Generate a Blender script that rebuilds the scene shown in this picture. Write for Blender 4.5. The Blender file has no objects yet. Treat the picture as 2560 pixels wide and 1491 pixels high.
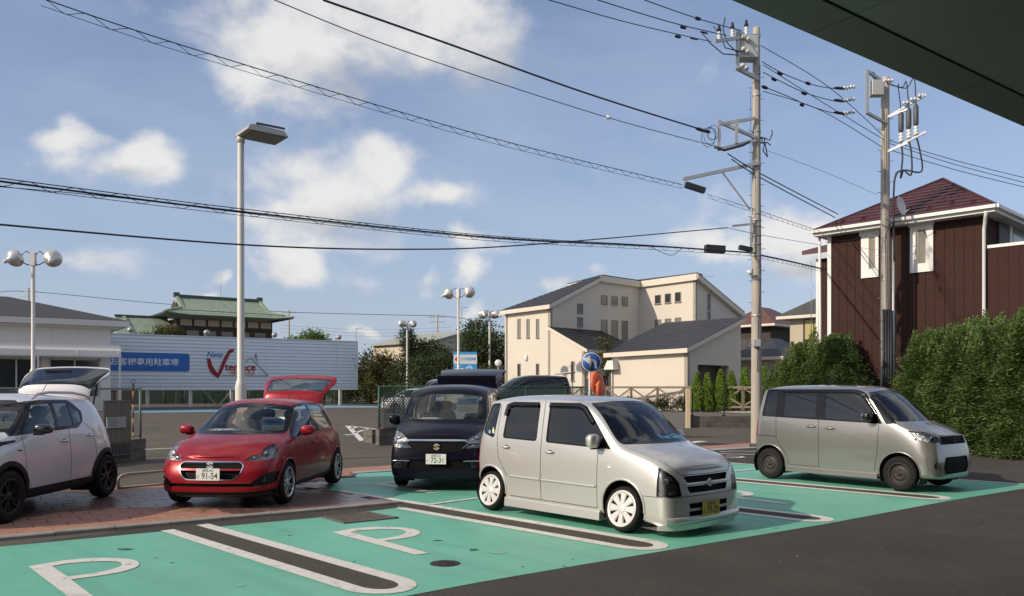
import bpy, bmesh, math, random
from mathutils import Vector as V, Matrix as M4, Quaternion
from mathutils.bvhtree import BVHTree
from mathutils import noise as mnoise
R = math.radians
random.seed(11)
SC = bpy.context.scene
COL = SC.collection

# ------------------------------------------------------------------ camera
F, CX, YH, EYE = 2060.0, 1280.0, 972.0, 1.68
cam = bpy.data.cameras.new('camera'); camo = bpy.data.objects.new('camera', cam); COL.objects.link(camo)
camo.location = (0, 0, EYE); camo.rotation_euler = (R(90), 0, 0)
cam.sensor_fit = 'HORIZONTAL'; cam.sensor_width = 36.0; cam.lens = 36.0 * F / 2560
cam.shift_y = (YH - 745.5) / 2560; cam.clip_start = .05; cam.clip_end = 4000
SC.camera = camo

# ------------------------------------------------------------------ world and sun
SUN_AZ, SUN_EL = (-.88, -.475), 29.0          # horizontal direction towards the sun, elevation
world = bpy.data.worlds.new("World"); SC.world = world; world.use_nodes = True
SC.view_settings.view_transform = 'Standard'; SC.view_settings.look = 'None'
SC.view_settings.gamma = 1; SC.view_settings.use_curve_mapping = False
SC.view_settings.exposure = 0.30
def build_world():
    nt = world.node_tree; N = nt.nodes; L = nt.links; N.clear()
    out = N.new('ShaderNodeOutputWorld'); bg = N.new('ShaderNodeBackground'); L.new(bg.outputs[0], out.inputs[0])
    sky = N.new('ShaderNodeTexSky'); sky.sky_type = 'NISHITA'; sky.sun_disc = False
    sky.sun_elevation = R(SUN_EL); sky.sun_rotation = math.atan2(SUN_AZ[0], SUN_AZ[1])
    sky.air_density = 1.1; sky.dust_density = 1.2; sky.ozone_density = 1.6; sky.altitude = 10
    tc = N.new('ShaderNodeTexCoord')
    def vm(op, a, b=None, **k):
        n = N.new('ShaderNodeVectorMath'); n.operation = op
        for i, x in enumerate((a, b)):
            if x is None: continue
            if isinstance(x, (tuple, list)): n.inputs[i].default_value = x
            else: L.new(x, n.inputs[i])
        return n
    def ma(op, a, b=None, c=None, clamp=False):
        n = N.new('ShaderNodeMath'); n.operation = op; n.use_clamp = clamp
        for i, x in enumerate((a, b, c)):
            if x is None: continue
            if isinstance(x, (int, float)): n.inputs[i].default_value = x
            else: L.new(x, n.inputs[i])
        return n.outputs[0]
    dirv = vm('NORMALIZE', tc.outputs['Generated']).outputs[0]
    sep = N.new('ShaderNodeSeparateXYZ'); L.new(dirv, sep.inputs[0])
    def noise(scale, detail, rough, loc=(0, 0, 0), sc=(1, 1, 1), dist=0):
        mp = N.new('ShaderNodeMapping'); mp.inputs['Location'].default_value = loc; mp.inputs['Scale'].default_value = sc
        L.new(dirv, mp.inputs[0])
        n = N.new('ShaderNodeTexNoise'); n.inputs['Scale'].default_value = scale; n.inputs['Detail'].default_value = detail
        n.inputs['Roughness'].default_value = rough; n.inputs['Distortion'].default_value = dist
        L.new(mp.outputs[0], n.inputs['Vector']); return n.outputs['Fac']
    fine = noise(8, 8, .58, sc=(1, 1, 1.45), dist=.2)
    big = noise(2.4, 2, .5, (3, 1, 2), (1, 1, 2))
    def comb(x, y, z):
        n = N.new('ShaderNodeCombineXYZ')
        for i, q in enumerate((x, y, z)):
            if isinstance(q, (int, float)): n.inputs[i].default_value = q
            else: L.new(q, n.inputs[i])
        return n.outputs[0]
    ysafe = ma('MAXIMUM', sep.outputs[1], .05)
    uv = comb(ma('DIVIDE', sep.outputs[0], ysafe), ma('DIVIDE', sep.outputs[2], ysafe), 1.0)
    for sc_, am, dt in ((6, .10, 3), (18, .06, 5)):          # billowing outlines
        wn = N.new('ShaderNodeTexNoise'); wn.inputs['Scale'].default_value = sc_; wn.inputs['Detail'].default_value = dt; L.new(dirv, wn.inputs['Vector'])
        w0 = vm('SUBTRACT', wn.outputs['Color'], (.5, .5, .5)); w1 = vm('MULTIPLY', w0.outputs[0], (am, am * .8, 0)); uv = vm('ADD', uv, w1.outputs[0]).outputs[0]
    def field(blobs):
        acc = None
        for px, py, rx, ry, c in blobs:
            sx, sy = F / rx, F / ry; n = N.new('ShaderNodeVectorMath'); n.operation = 'MULTIPLY_ADD'; L.new(uv, n.inputs[0])
            n.inputs[1].default_value = (sx, sy, 0); n.inputs[2].default_value = (-(px - CX) / F * sx, -(YH - py) / F * sy, c)
            q = vm('DOT_PRODUCT', n.outputs[0], n.outputs[0]).outputs['Value']
            acc = q if acc is None else ma('SMOOTH_MIN', acc, q, .35)
        return ma('EXPONENT', ma('MULTIPLY', acc, -.9))
    # cumulus heaps: (px, py, radius x, radius y, weakness); directions on the sky sphere
    clouds = [(1000, 25, 340, 190, 0), (760, 150, 200, 120, 0), (640, 215, 110, 60, .4), (1200, 130, 190, 130, .25), (880, 215, 200, 75, .5),
              (870, 480, 170, 100, .25), (955, 415, 90, 75, 0), (790, 540, 140, 60, .35), (1080, 480, 90, 50, .3), (880, 590, 230, 60, .7), (740, 420, 110, 70, .6),
              (340, 385, 105, 55, .2), (175, 350, 100, 45, .35), (400, 405, 85, 45, .4), (755, 680, 75, 70, .05), (560, 690, 45, 25, .7), (1170, 600, 80, 36, .5),
              (1060, 680, 50, 34, .6), (1175, 670, 46, 40, .4), (1365, 715, 50, 40, .3), (1475, 680, 50, 36, .45), (1960, 590, 170, 80, 0), (2010, 670, 190, 60, .3), (1760, 615, 120, 50, .3),
              (210, 650, 170, 50, .6), (1190, 770, 55, 24, .6), (500, 745, 55, 18, .6), (950, 845, 45, 16, .7)]
    acc = field(clouds)
    # outside the picture cumulus goes on as noise, cover raised to brighten shaded walls
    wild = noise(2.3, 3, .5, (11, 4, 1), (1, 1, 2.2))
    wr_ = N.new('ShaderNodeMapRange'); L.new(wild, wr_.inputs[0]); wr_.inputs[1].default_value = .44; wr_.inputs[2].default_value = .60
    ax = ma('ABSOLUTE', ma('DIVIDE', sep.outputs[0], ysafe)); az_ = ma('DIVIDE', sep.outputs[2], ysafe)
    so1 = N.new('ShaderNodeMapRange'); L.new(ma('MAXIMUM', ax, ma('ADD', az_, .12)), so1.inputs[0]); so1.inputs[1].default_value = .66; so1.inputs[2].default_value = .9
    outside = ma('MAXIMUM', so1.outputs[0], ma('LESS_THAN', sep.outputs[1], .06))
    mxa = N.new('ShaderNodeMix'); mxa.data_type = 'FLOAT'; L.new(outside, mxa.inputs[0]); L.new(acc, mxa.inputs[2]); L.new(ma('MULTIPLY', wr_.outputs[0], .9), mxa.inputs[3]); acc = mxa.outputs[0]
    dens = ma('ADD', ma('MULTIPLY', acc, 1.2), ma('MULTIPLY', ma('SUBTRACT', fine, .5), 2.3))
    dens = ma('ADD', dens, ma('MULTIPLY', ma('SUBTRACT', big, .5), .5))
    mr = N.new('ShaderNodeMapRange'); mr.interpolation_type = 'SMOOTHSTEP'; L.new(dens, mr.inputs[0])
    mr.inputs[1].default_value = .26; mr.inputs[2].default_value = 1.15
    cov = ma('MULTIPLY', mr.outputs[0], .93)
    veil = noise(3.2, 4, .55, (7, 2, 5), (1, 1, 3.4))
    vr = N.new('ShaderNodeMapRange'); L.new(veil, vr.inputs[0]); vr.inputs[1].default_value = .42; vr.inputs[2].default_value = .75; vr.inputs[4].default_value = .75
    hz = N.new('ShaderNodeMapRange'); L.new(sep.outputs[2], hz.inputs[0]); hz.inputs[1].default_value = .0; hz.inputs[2].default_value = .5
    hz.inputs[3].default_value = .60; hz.inputs[4].default_value = .08
    veilf = ma('ADD', hz.outputs[0], ma('MULTIPLY', vr.outputs[0], .5), clamp=True)
    # greyer bases of the heaps
    base = field([(1100, 235, 240, 70, 0), (960, 200, 180, 60, .3), (1290, 190, 130, 90, .4), (900, 560, 170, 50, .2), (2020, 690, 160, 40, .2), (330, 430, 90, 22, .4), (780, 300, 200, 20, .6)])
    lowacc = ma('SUBTRACT', .62, ma('MULTIPLY', base, 1.1))
    shade = N.new('ShaderNodeMapRange'); L.new(ma('ADD', lowacc, ma('MULTIPLY', ma('SUBTRACT', fine, .5), 2.3)), shade.inputs[0])
    shade.inputs[1].default_value = -.4; shade.inputs[2].default_value = .65
    cc = N.new('ShaderNodeMix'); cc.data_type = 'RGBA'; L.new(shade.outputs[0], cc.inputs[0])
    cc.inputs[6].default_value = (.40, .42, .45, 1); cc.inputs[7].default_value = (.70, .685, .665, 1)
    skym = vm('SCALE', sky.outputs[0]); skym.inputs['Scale'].default_value = .105
    skym = vm('MULTIPLY', skym.outputs[0], (.97, .92, 1.03))
    m1 = N.new('ShaderNodeMix'); m1.data_type = 'RGBA'; L.new(veilf, m1.inputs[0]); L.new(skym.outputs[0], m1.inputs[6]); m1.inputs[7].default_value = (.35, .43, .57, 1)
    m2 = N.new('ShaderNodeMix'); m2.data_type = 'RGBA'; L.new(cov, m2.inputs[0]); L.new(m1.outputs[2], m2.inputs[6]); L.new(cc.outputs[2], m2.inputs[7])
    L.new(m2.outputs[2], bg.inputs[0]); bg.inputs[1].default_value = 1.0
    world.cycles.sampling_method = 'MANUAL'; world.cycles.sample_map_resolution = 256
build_world()
sl = bpy.data.lights.new('sun', 'SUN'); sl.energy = 3.2; sl.angle = R(.6); sl.color = (1, .86, .68)
so = bpy.data.objects.new('sun', sl); COL.objects.link(so); so.location = (-30, -16, 30)
_h = V((SUN_AZ[0], SUN_AZ[1], 0)).normalized(); SUND = V((_h.x * math.cos(R(SUN_EL)), _h.y * math.cos(R(SUN_EL)), math.sin(R(SUN_EL))))
so.rotation_euler = SUND.to_track_quat('Z', 'Y').to_euler()

# ------------------------------------------------------------------ placing helpers (ground points and points at a distance)
def G(px, py, z=0.0):
    d = (EYE - z) * F / (py - YH); return V(((px - CX) / F * d, d, z))
def P(px, py, d): return V(((px - CX) / F * d, d, EYE - (py - YH) / F * d))

# ------------------------------------------------------------------ objects
def tag(o, label=None, cat=None, group=None, kind=None):
    for k, v in (('label', label), ('category', cat), ('group', group), ('kind', kind)):
        if v is not None: o[k] = v
    return o
def thing(name, label, cat, loc=(0, 0, 0), rz=0.0, group=None):
    o = bpy.data.objects.new(name, None); COL.objects.link(o); o.location = loc; o.rotation_euler = (0, 0, rz); o.empty_display_size = .2
    return tag(o, label, cat, group)
def link(name, me, parent=None, loc=None):
    o = bpy.data.objects.new(name, me); COL.objects.link(o); o.parent = parent
    if loc is not None: o.location = loc
    return o
def copy_tree(o, parent=None):
    c = o.copy(); COL.objects.link(c); c.parent = parent
    for ch in [x for x in o.children]: copy_tree(ch, c)
    return c
class MB:
    def __init__(s): s.v = []; s.f = []; s.m = []; s.sm = []
    def add(s, vs, fs, mi=0, smooth=False, mat=None):
        b = len(s.v)
        for p in vs: s.v.append(tuple(mat @ V(p)) if mat is not None else tuple(p))
        for f in fs: s.f.append(tuple(i + b for i in f)); s.m.append(mi); s.sm.append(smooth)
        return s
    def box(s, x0, x1, y0, y1, z0, z1, mi=0, mat=None):
        vs = [(x0, y0, z0), (x1, y0, z0), (x1, y1, z0), (x0, y1, z0), (x0, y0, z1), (x1, y0, z1), (x1, y1, z1), (x0, y1, z1)]
        return s.add(vs, [(0, 3, 2, 1), (4, 5, 6, 7), (0, 1, 5, 4), (1, 2, 6, 5), (2, 3, 7, 6), (3, 0, 4, 7)], mi, False, mat)
    def bar(s, a, b, w, h=None, mi=0, up=(0, 0, 1)):
        a, b = V(a), V(b); h = w if h is None else h
        d = (b - a).normalized(); u = V(up)
        if abs(d.dot(u)) > .99: u = V((1, 0, 0))
        r = d.cross(u).normalized(); u = r.cross(d).normalized()
        vs = [p + r * (i * w / 2) + u * (j * h / 2) for p in (a, b) for i, j in ((-1, -1), (1, -1), (1, 1), (-1, 1))]
        return s.add(vs, [(3, 2, 1, 0), (4, 5, 6, 7), (0, 1, 5, 4), (1, 2, 6, 5), (2, 3, 7, 6), (3, 0, 4, 7)], mi)
    def tube(s, pts, r, n=8, mi=0, caps=True):
        pts = [V(p) for p in pts]; rs = r if isinstance(r, (list, tuple)) else [r] * len(pts)
        vs = []; prev = None
        for i, p in enumerate(pts):
            d = (pts[min(i + 1, len(pts) - 1)] - pts[max(i - 1, 0)]).normalized()
            if prev is None:
                u = V((0, 0, 1)) if abs(d.z) < .9 else V((1, 0, 0)); u = (u - d * d.dot(u)).normalized()
            else:
                u = (prev - d * d.dot(prev)); u = u.normalized() if u.length > 1e-6 else d.orthogonal().normalized()
            prev = u; w = d.cross(u)
            for k in range(n):
                a = 2 * math.pi * k / n; vs.append(p + (u * math.cos(a) + w * math.sin(a)) * rs[i])
        fs = [(i * n + k, i * n + (k + 1) % n, (i + 1) * n + (k + 1) % n, (i + 1) * n + k) for i in range(len(pts) - 1) for k in range(n)]
        s.add(vs, fs, mi, True)
        if caps:
            b = len(s.v) - len(vs); s.f.append(tuple(b + k for k in reversed(range(n)))); s.m.append(mi); s.sm.append(False)
            b2 = len(s.v) - n; s.f.append(tuple(b2 + k for k in range(n))); s.m.append(mi); s.sm.append(False)
        return s
    def lathe(s, prof, n=24, mi=0, mat=None, smooth=True, close=False, mis=None):
        """prof: (radius, height) about local z"""
        vs = [(r * math.cos(2 * math.pi * k / n), r * math.sin(2 * math.pi * k / n), h) for r, h in prof for k in range(n)]
        fs = []; L_ = len(prof); b = len(s.v)
        for i in range(L_ if close else L_ - 1):
            j = (i + 1) % L_
            for k in range(n): 
                fs.append((i * n + k, i * n + (k + 1) % n, j * n + (k + 1) % n, j * n + k))
        s.add(vs, fs, mi, smooth, mat)
        if mis:
            for i in range(len(fs)): s.m[len(s.m) - len(fs) + i] = mis[i // n]
        return s
    def prism(s, poly, depth, mat=None, mi=0, mi_side=None, cap2=True):
        """poly in local xy, from z=0 to z=depth"""
        n = len(poly); vs = [(x, y, 0) for x, y in poly] + [(x, y, depth) for x, y in poly]
        ar = sum(poly[i][0] * poly[(i + 1) % n][1] - poly[(i + 1) % n][0] * poly[i][1] for i in range(n))
        f = list(range(n)); sides = [(i, (i + 1) % n, (i + 1) % n + n, i + n) for i in range(n)]
        if ar < 0: sides = [t[::-1] for t in sides]; bot = tuple(f); top = tuple(i + n for i in reversed(f))
        else: bot = tuple(reversed(f)); top = tuple(i + n for i in f)
        if depth < 0: sides = [t[::-1] for t in sides]; bot = bot[::-1]; top = top[::-1]
        s.add(vs, [bot, top] if cap2 else [bot], mi, False, mat)
        b = len(s.v) - 2 * n
        for t in sides: s.f.append(tuple(i + b for i in t)); s.m.append(mi if mi_side is None else mi_side); s.sm.append(False)
        return s
    def mesh(s, name, mats):
        me = bpy.data.meshes.new(name); me.from_pydata(s.v, [], s.f)
        for m in (mats if isinstance(mats, (list, tuple)) else [mats]): me.materials.append(m)
        me.polygons.foreach_set('material_index', s.m); me.polygons.foreach_set('use_smooth', s.sm); me.update(); return me
    def build(s, name, mats, parent=None, loc=None, bevel=0, seg=2):
        me = s.mesh(name, mats)
        if bevel:
            bm = bmesh.new(); bm.from_mesh(me)
            es = [e for e in bm.edges if len(e.link_faces) == 2 and e.calc_face_angle(0) > .5]
            bmesh.ops.bevel(bm, geom=es, offset=bevel, segments=seg, affect='EDGES', profile=.6, clamp_overlap=True)
            for f in bm.faces: f.smooth = seg > 1
            bm.to_mesh(me); bm.free(); 
            if seg > 1: wn_normals(me)
        return link(name, me, parent, loc)
def wn_normals(me):
    """area weighted normals so bevelled boxes keep flat faces"""
    n = [V((0, 0, 0)) for _ in me.vertices]
    for p in me.polygons:
        for i in p.vertices: n[i] += p.normal * (p.area ** 1.0)
    me.normals_split_custom_set_from_vertices([tuple(x.normalized()) if x.length > 0 else (0, 0, 1) for x in n])
def frame(o, xdir, ydir=None, zdir=None):
    """matrix: local x,y,z axes -> world"""
    x = V(xdir).normalized(); y = V(ydir).normalized(); z = x.cross(y) if zdir is None else V(zdir)
    m = M4.Identity(4)
    for i in range(3): m[i][0] = x[i]; m[i][1] = y[i]; m[i][2] = z[i]; m[i][3] = o[i]
    return m
def text_mesh(body, size, mat, name='lettering', parent=None, matrix=None, depth=.002, bold=0, align='CENTER', xscale=1.0):
    cu = bpy.data.curves.new('lettering', 'FONT'); cu.body = body; cu.size = size; cu.extrude = depth; cu.align_x = align; cu.align_y = 'CENTER'; cu.offset = bold
    cu.resolution_u = 3
    t = bpy.data.objects.new('tmp', cu); COL.objects.link(t)
    me = bpy.data.meshes.new_from_object(t.evaluated_get(bpy.context.evaluated_depsgraph_get())) 
    bpy.data.objects.remove(t); bpy.data.curves.remove(cu)
    me.name = name; me.materials.clear(); me.materials.append(mat)
    for v in me.vertices: v.co.x *= xscale
    if matrix is not None: me.transform(matrix)
    return link(name, me, parent)

# ------------------------------------------------------------------ materials
MATS = {}
def mat(name, col, rough=.6, metal=0.0, var=.0, vscale=3.0, bump=0.0, bscale=40.0, coat=0.0, spec=None, col2=None, fac2=(.45, .6), s2=2.0, d2=5, emis=0, coords='Object', stretch=(1, 1, 1), rvar=0.0):
    m = bpy.data.materials.new(name); m.use_nodes = True; MATS[name] = m
    nt = m.node_tree; N = nt.nodes; L = nt.links; p = N['Principled BSDF']
    c = (*col, 1); p.inputs['Base Color'].default_value = c; p.inputs['Roughness'].default_value = rough; p.inputs['Metallic'].default_value = metal
    if coat: p.inputs['Coat Weight'].default_value = coat; p.inputs['Coat Roughness'].default_value = .04
    if spec is not None: p.inputs['Specular IOR Level'].default_value = spec
    if emis: p.inputs['Emission Color'].default_value = c; p.inputs['Emission Strength'].default_value = emis
    if var or bump or col2 or rvar:
        tc = N.new('ShaderNodeTexCoord'); mp = N.new('ShaderNodeMapping'); mp.inputs['Scale'].default_value = stretch; L.new(tc.outputs[coords], mp.inputs[0])
        geo = N.new('ShaderNodeNewGeometry') if coords == 'World' else None
        def noise(s, d=5, r=.6):
            n = N.new('ShaderNodeTexNoise'); n.inputs['Scale'].default_value = s; n.inputs['Detail'].default_value = d; n.inputs['Roughness'].default_value = r
            L.new(mp.outputs[0], n.inputs['Vector']); return n.outputs['Fac']
        last = None
        if col2:
            r = N.new('ShaderNodeMapRange'); L.new(noise(s2, d2, .65), r.inputs[0]); r.inputs[1].default_value = fac2[0]; r.inputs[2].default_value = fac2[1]
            mx = N.new('ShaderNodeMix'); mx.data_type = 'RGBA'; L.new(r.outputs[0], mx.inputs[0]); mx.inputs[6].default_value = c; mx.inputs[7].default_value = (*col2, 1); last = mx.outputs[2]
        if var:
            hs = N.new('ShaderNodeHueSaturation')
            if last: L.new(last, hs.inputs['Color'])
            else: hs.inputs['Color'].default_value = c
            r = N.new('ShaderNodeMapRange'); L.new(noise(vscale), r.inputs[0]); r.inputs[1].default_value = .25; r.inputs[2].default_value = .75
            r.inputs[3].default_value = 1 - var; r.inputs[4].default_value = 1 + var; L.new(r.outputs[0], hs.inputs['Value']); last = hs.outputs[0]
        if last: L.new(last, p.inputs['Base Color'])
        if rvar:
            r = N.new('ShaderNodeMapRange'); L.new(noise(vscale * 1.7), r.inputs[0]); r.inputs[1].default_value = .3; r.inputs[2].default_value = .7
            r.inputs[3].default_value = rough - rvar; r.inputs[4].default_value = rough + rvar; L.new(r.outputs[0], p.inputs['Roughness'])
        if bump:
            b = N.new('ShaderNodeBump'); b.inputs['Strength'].default_value = min(1, bump * 2); b.inputs['Distance'].default_value = .01 * bump * 4; L.new(noise(bscale, 4, .7), b.inputs['Height']); L.new(b.outputs[0], p.inputs['Normal'])
    return m
def glass_mat(name, tint, refl=1.5, rough=.02, alpha=None):
    m = bpy.data.materials.new(name); m.use_nodes = True; nt = m.node_tree; N = nt.nodes; L = nt.links; N.clear()
    o = N.new('ShaderNodeOutputMaterial'); tr = N.new('ShaderNodeBsdfTransparent'); tr.inputs[0].default_value = (*tint, 1)
    gl = N.new('ShaderNodeBsdfGlossy'); gl.inputs['Roughness'].default_value = rough; gl.inputs[0].default_value = (.95, .97, 1, 1)
    fr = N.new('ShaderNodeFresnel'); fr.inputs[0].default_value = refl
    mx = N.new('ShaderNodeMixShader'); L.new(fr.outputs[0], mx.inputs[0]); L.new(tr.outputs[0], mx.inputs[1]); L.new(gl.outputs[0], mx.inputs[2]); L.new(mx.outputs[0], o.inputs[0])
    MATS[name] = m; return m
def paint(name, col, metal=.55, rough=.34, coat=1.0, spec=None):
    m = mat(name, col, rough, metal, coat=coat, spec=spec)
    return m
white_line = mat('white_road_paint', (.66, .65, .60), .65, var=.08, vscale=6, col2=(.34, .34, .31), fac2=(.56, .70), s2=7, d2=8, bump=.15, bscale=90)
conc = mat('concrete', (.33, .31, .28), .85, var=.14, vscale=4, bump=.25, bscale=60, col2=(.2, .19, .17), fac2=(.5, .75), s2=3)
steel_w = mat('white_painted_steel', (.62, .60, .56), .42, var=.04, vscale=2, col2=(.5, .46, .4), fac2=(.6, .8), s2=1.5)
galv = mat('galvanised_steel', (.42, .43, .43), .45, .5, var=.12, vscale=8)
blackp = mat('black_plastic', (.012, .012, .013), .5, spec=.25)
gloss_black = mat('gloss_black_trim', (.008, .008, .009), .1, spec=.35)
rubber = mat('tyre_rubber', (.013, .0125, .012), .8, spec=.25, var=.2, vscale=20, bump=.1)
chrome = mat('chrome', (.75, .75, .76), .12, 1.0)
darkm = mat('dark_interior', (.02, .02, .022), .8)
white_pl = mat('white_plastic', (.72, .72, .70), .45)
black_ink = mat('black_ink', (.01, .01, .01), .7)
# ------------------------------------------------------------------ car body technique: a subdivided cage cut along the panel outlines
class Body:
    """cage rows from rear to front: (xl,xm,xb,xe,xc, zb,ws,zs, wm,zm, wb,zbelt, we,ze, zc)"""
    def __init__(s, rows, creases=None, bulge_f=.03, bulge_r=.02, level=3):
        bm = bmesh.new(); cr = bm.edges.layers.float.new('crease_edge')
        nr = 8; ringsL = []; ringsR = []
        for (xl, xm, xb, xe, xc, zb, ws, zs, wm, zm, wb, zbelt, we, ze, zc) in rows:
            pts = [(xl, 0, zb), (xl, ws - .07, zb), (xl, ws, zs), (xm, wm, zm), (xb, wb, zbelt), (xe, we, ze), (xe * .35 + xc * .65, we * .62, ze + (zc - ze) * .82), (xc, 0, zc)]
            Lr = [bm.verts.new(p) for p in pts]
            Rr = [Lr[0]] + [bm.verts.new((p[0], -p[1], p[2])) for p in pts[1:7]] + [Lr[7]]
            ringsL.append(Lr); ringsR.append(Rr)
        n = len(rows)
        for i in range(n - 1):
            for k in range(nr - 1):
                a, b = ringsL[i], ringsL[i + 1]; bm.faces.new((a[k], a[k + 1], b[k + 1], b[k]))
                a, b = ringsR[i], ringsR[i + 1]; bm.faces.new((a[k], b[k], b[k + 1], a[k + 1]))
        for i, sg, bl in ((0, -1, bulge_r), (n - 1, 1, bulge_f)):
            a, b = ringsL[i], ringsR[i]
            C = [a[0]] + [bm.verts.new((a[k].co.x + sg * bl, 0, a[k].co.z)) for k in range(2, 6)] + [a[7]]
            seq = [(1, 2, 0, 1), (2, 3, 1, 2), (3, 4, 2, 3), (4, 5, 3, 4)]
            for k0, k1, c0, c1 in seq:
                q = (a[k0], a[k1], C[c1], C[c0]); r = (b[k0], C[c0], C[c1], b[k1])
                if sg < 0: q = q[::-1]; r = r[::-1]
                bm.faces.new(q); bm.faces.new(r)
            q = (a[5], a[6], C[5], C[4]); r = (b[5], C[4], C[5], b[6])
            if sg < 0: q = q[::-1]; r = r[::-1]
            bm.faces.new(q); bm.faces.new(r)
        bm.normal_update()
        for (i0, i1, k, w) in (creases or []):       # lengthwise crease on rail k between rows
            for i in range(i0, i1):
                for rg in (ringsL, ringsR):
                    e = bm.edges.get((rg[i][k], rg[i + 1][k]))
                    if e: e[cr] = w
        bmesh.ops.recalc_face_normals(bm, faces=bm.faces)
        me = bpy.data.meshes.new('cage'); bm.to_mesh(me); bm.free()
        ob = bpy.data.objects.new('cage', me); COL.objects.link(ob)
        sd = ob.modifiers.new('s', 'SUBSURF'); sd.levels = level; sd.render_levels = level
        ev = bpy.data.meshes.new_from_object(ob.evaluated_get(bpy.context.evaluated_depsgraph_get()))
        bpy.data.objects.remove(ob)
        s.bm = bmesh.new(); s.bm.from_mesh(ev); s.bm.normal_update()
        s.nl = s.bm.verts.layers.float_vector.new('sn')
        for v in s.bm.verts: v[s.nl] = v.normal
        s.tg = s.bm.faces.layers.int.new('tagg')
        s.bvh = BVHTree.FromBMesh(s.bm); s.names = ['body']
        s.rays = {}
    def tid(s, name):
        if name not in s.names: s.names.append(name)
        return s.names.index(name)
    def cut(s, name, poly, axis, sgn, only=None, lim=None, nmin=.12):
        """poly in side view (x,z) for axis 'y', in end view (y,z) for axis 'x', top view (x,y) for axis 'z'. sgn: side facing"""
        ai = 'xyz'.index(axis); u, w = [(1, 2), (0, 2), (0, 1)][ai]; bm = s.bm; tg = s.tg
        us = [p[0] for p in poly]; ws_ = [p[1] for p in poly]; e = .01
        u0, u1, w0, w1 = min(us) - e, max(us) + e, min(ws_) - e, max(ws_) + e
        onl = None if only is None else {s.tid(o) for o in ([only] if isinstance(only, str) else only)}
        nrm = lambda f: f.normal
        def cand():
            r = []
            for f in bm.faces:
                if nrm(f)[ai] * sgn < nmin: continue
                if onl is not None and f[tg] not in onl: continue
                c = f.calc_center_median()
                if lim and not lim(c): continue
                if c[ai] * sgn < -.3 and axis == 'y': continue
                if c[u] < u0 - .08 or c[u] > u1 + .08 or c[w] < w0 - .08 or c[w] > w1 + .08: continue
                r.append(f)
            return r
        fs = cand(); n = len(poly)
        for i in range(n):
            a, b = poly[i], poly[(i + 1) % n]
            d = V((b[0] - a[0], b[1] - a[1]))
            if d.length < 1e-5: continue
            co = V((0, 0, 0)); co[u] = a[0]; co[w] = a[1]
            no = V((0, 0, 0)); no[u] = -d[1]; no[w] = d[0]; no.normalize()
            # only faces touched by this segment
            su0, su1 = min(a[0], b[0]) - .004, max(a[0], b[0]) + .004; sw0, sw1 = min(a[1], b[1]) - .004, max(a[1], b[1]) + .004
            sel = []; rest = []
            for f in fs:
                if not f.is_valid: continue
                c = f.calc_center_median()
                if c[u] < su0 - .07 or c[u] > su1 + .07 or c[w] < sw0 - .07 or c[w] > sw1 + .07: rest.append(f); continue
                vs = f.verts
                if max(v.co[u] for v in vs) < su0 or min(v.co[u] for v in vs) > su1 or max(v.co[w] for v in vs) < sw0 or min(v.co[w] for v in vs) > sw1: rest.append(f)
                else: sel.append(f)
            if not sel: continue
            g = list({e for f in sel for e in f.edges}) + list({v for f in sel for v in f.verts}) + sel
            r = bmesh.ops.bisect_plane(bm, geom=g, dist=1e-5, plane_co=co, plane_no=no)
            fs = rest + [x for x in r['geom'] if isinstance(x, bmesh.types.BMFace)]
        t = s.tid(name); cnt = 0
        for f in fs:
            if not f.is_valid: continue
            c = f.calc_center_median(); x, y = c[u], c[w]; ins = False; j = n - 1
            for i in range(n):
                xi, yi = poly[i]; xj, yj = poly[j]
                if (yi > y) != (yj > y) and x < (xj - xi) * (y - yi) / (yj - yi) + xi: ins = not ins
                j = i
            if ins: f[tg] = t; cnt += 1
        return cnt
    def side(s, name, poly, **k):
        for sg in (1, -1): s.cut(name, poly, 'y', sg, **k)
    def hit(s, axis, sgn, a, b):
        """surface point seen along an axis: side view (x,z), end view (y,z)"""
        if axis == 'y': o = V((a, 2.0 * sgn, b)); d = V((0, -sgn, 0))
        elif axis == 'x': o = V((4.0 * sgn, a, b)); d = V((-sgn, 0, 0))
        else: o = V((a, b, 4)); d = V((0, 0, -1))
        loc, no, idx, dist = s.bvh.ray_cast(o, d)
        if loc is None: return None, None
        if no.dot(d) > 0: no = -no
        return loc, no
    def strip(s, mb, pts, axis, sgn, w=.006, off=.0015, thick=0, closed=False, step=.03, mi=0, taper=None):
        """ribbon lying on the skin along a drawn line"""
        P_ = list(pts) + ([pts[0]] if closed else []); rs = []
        for i in range(len(P_) - 1):
            a, b = P_[i], P_[i + 1]; L_ = math.hypot(b[0] - a[0], b[1] - a[1]); n = max(1, int(L_ / step))
            for k in range(n): t = k / n; rs.append((a[0] + (b[0] - a[0]) * t, a[1] + (b[1] - a[1]) * t))
        rs.append(P_[-1]); H = []
        for p in rs:
            l, n = s.hit(axis, sgn, *p)
            if l is not None: H.append((l, n))
        if len(H) < 2: return
        b = len(mb.v); m = len(H)
        for i, (l, n) in enumerate(H):
            d = (H[min(i + 1, m - 1)][0] - H[max(i - 1, 0)][0])
            if closed and i in (0, m - 1): d = H[1][0] - H[m - 2][0]
            if d.length < 1e-6: d = V((1, 0, 0))
            sd = n.cross(d.normalized()); ww = w
            if taper: ww = w * taper(i / (m - 1))
            o = l + n * (off + thick)
            if thick: mb.v += [tuple(l - n * .002 - sd * ww / 2), tuple(o - sd * ww / 2 * .8), tuple(o + sd * ww / 2 * .8), tuple(l - n * .002 + sd * ww / 2)]
            else: mb.v += [tuple(o - sd * ww / 2), tuple(o + sd * ww / 2)]
        q = 4 if thick else 2
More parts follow.
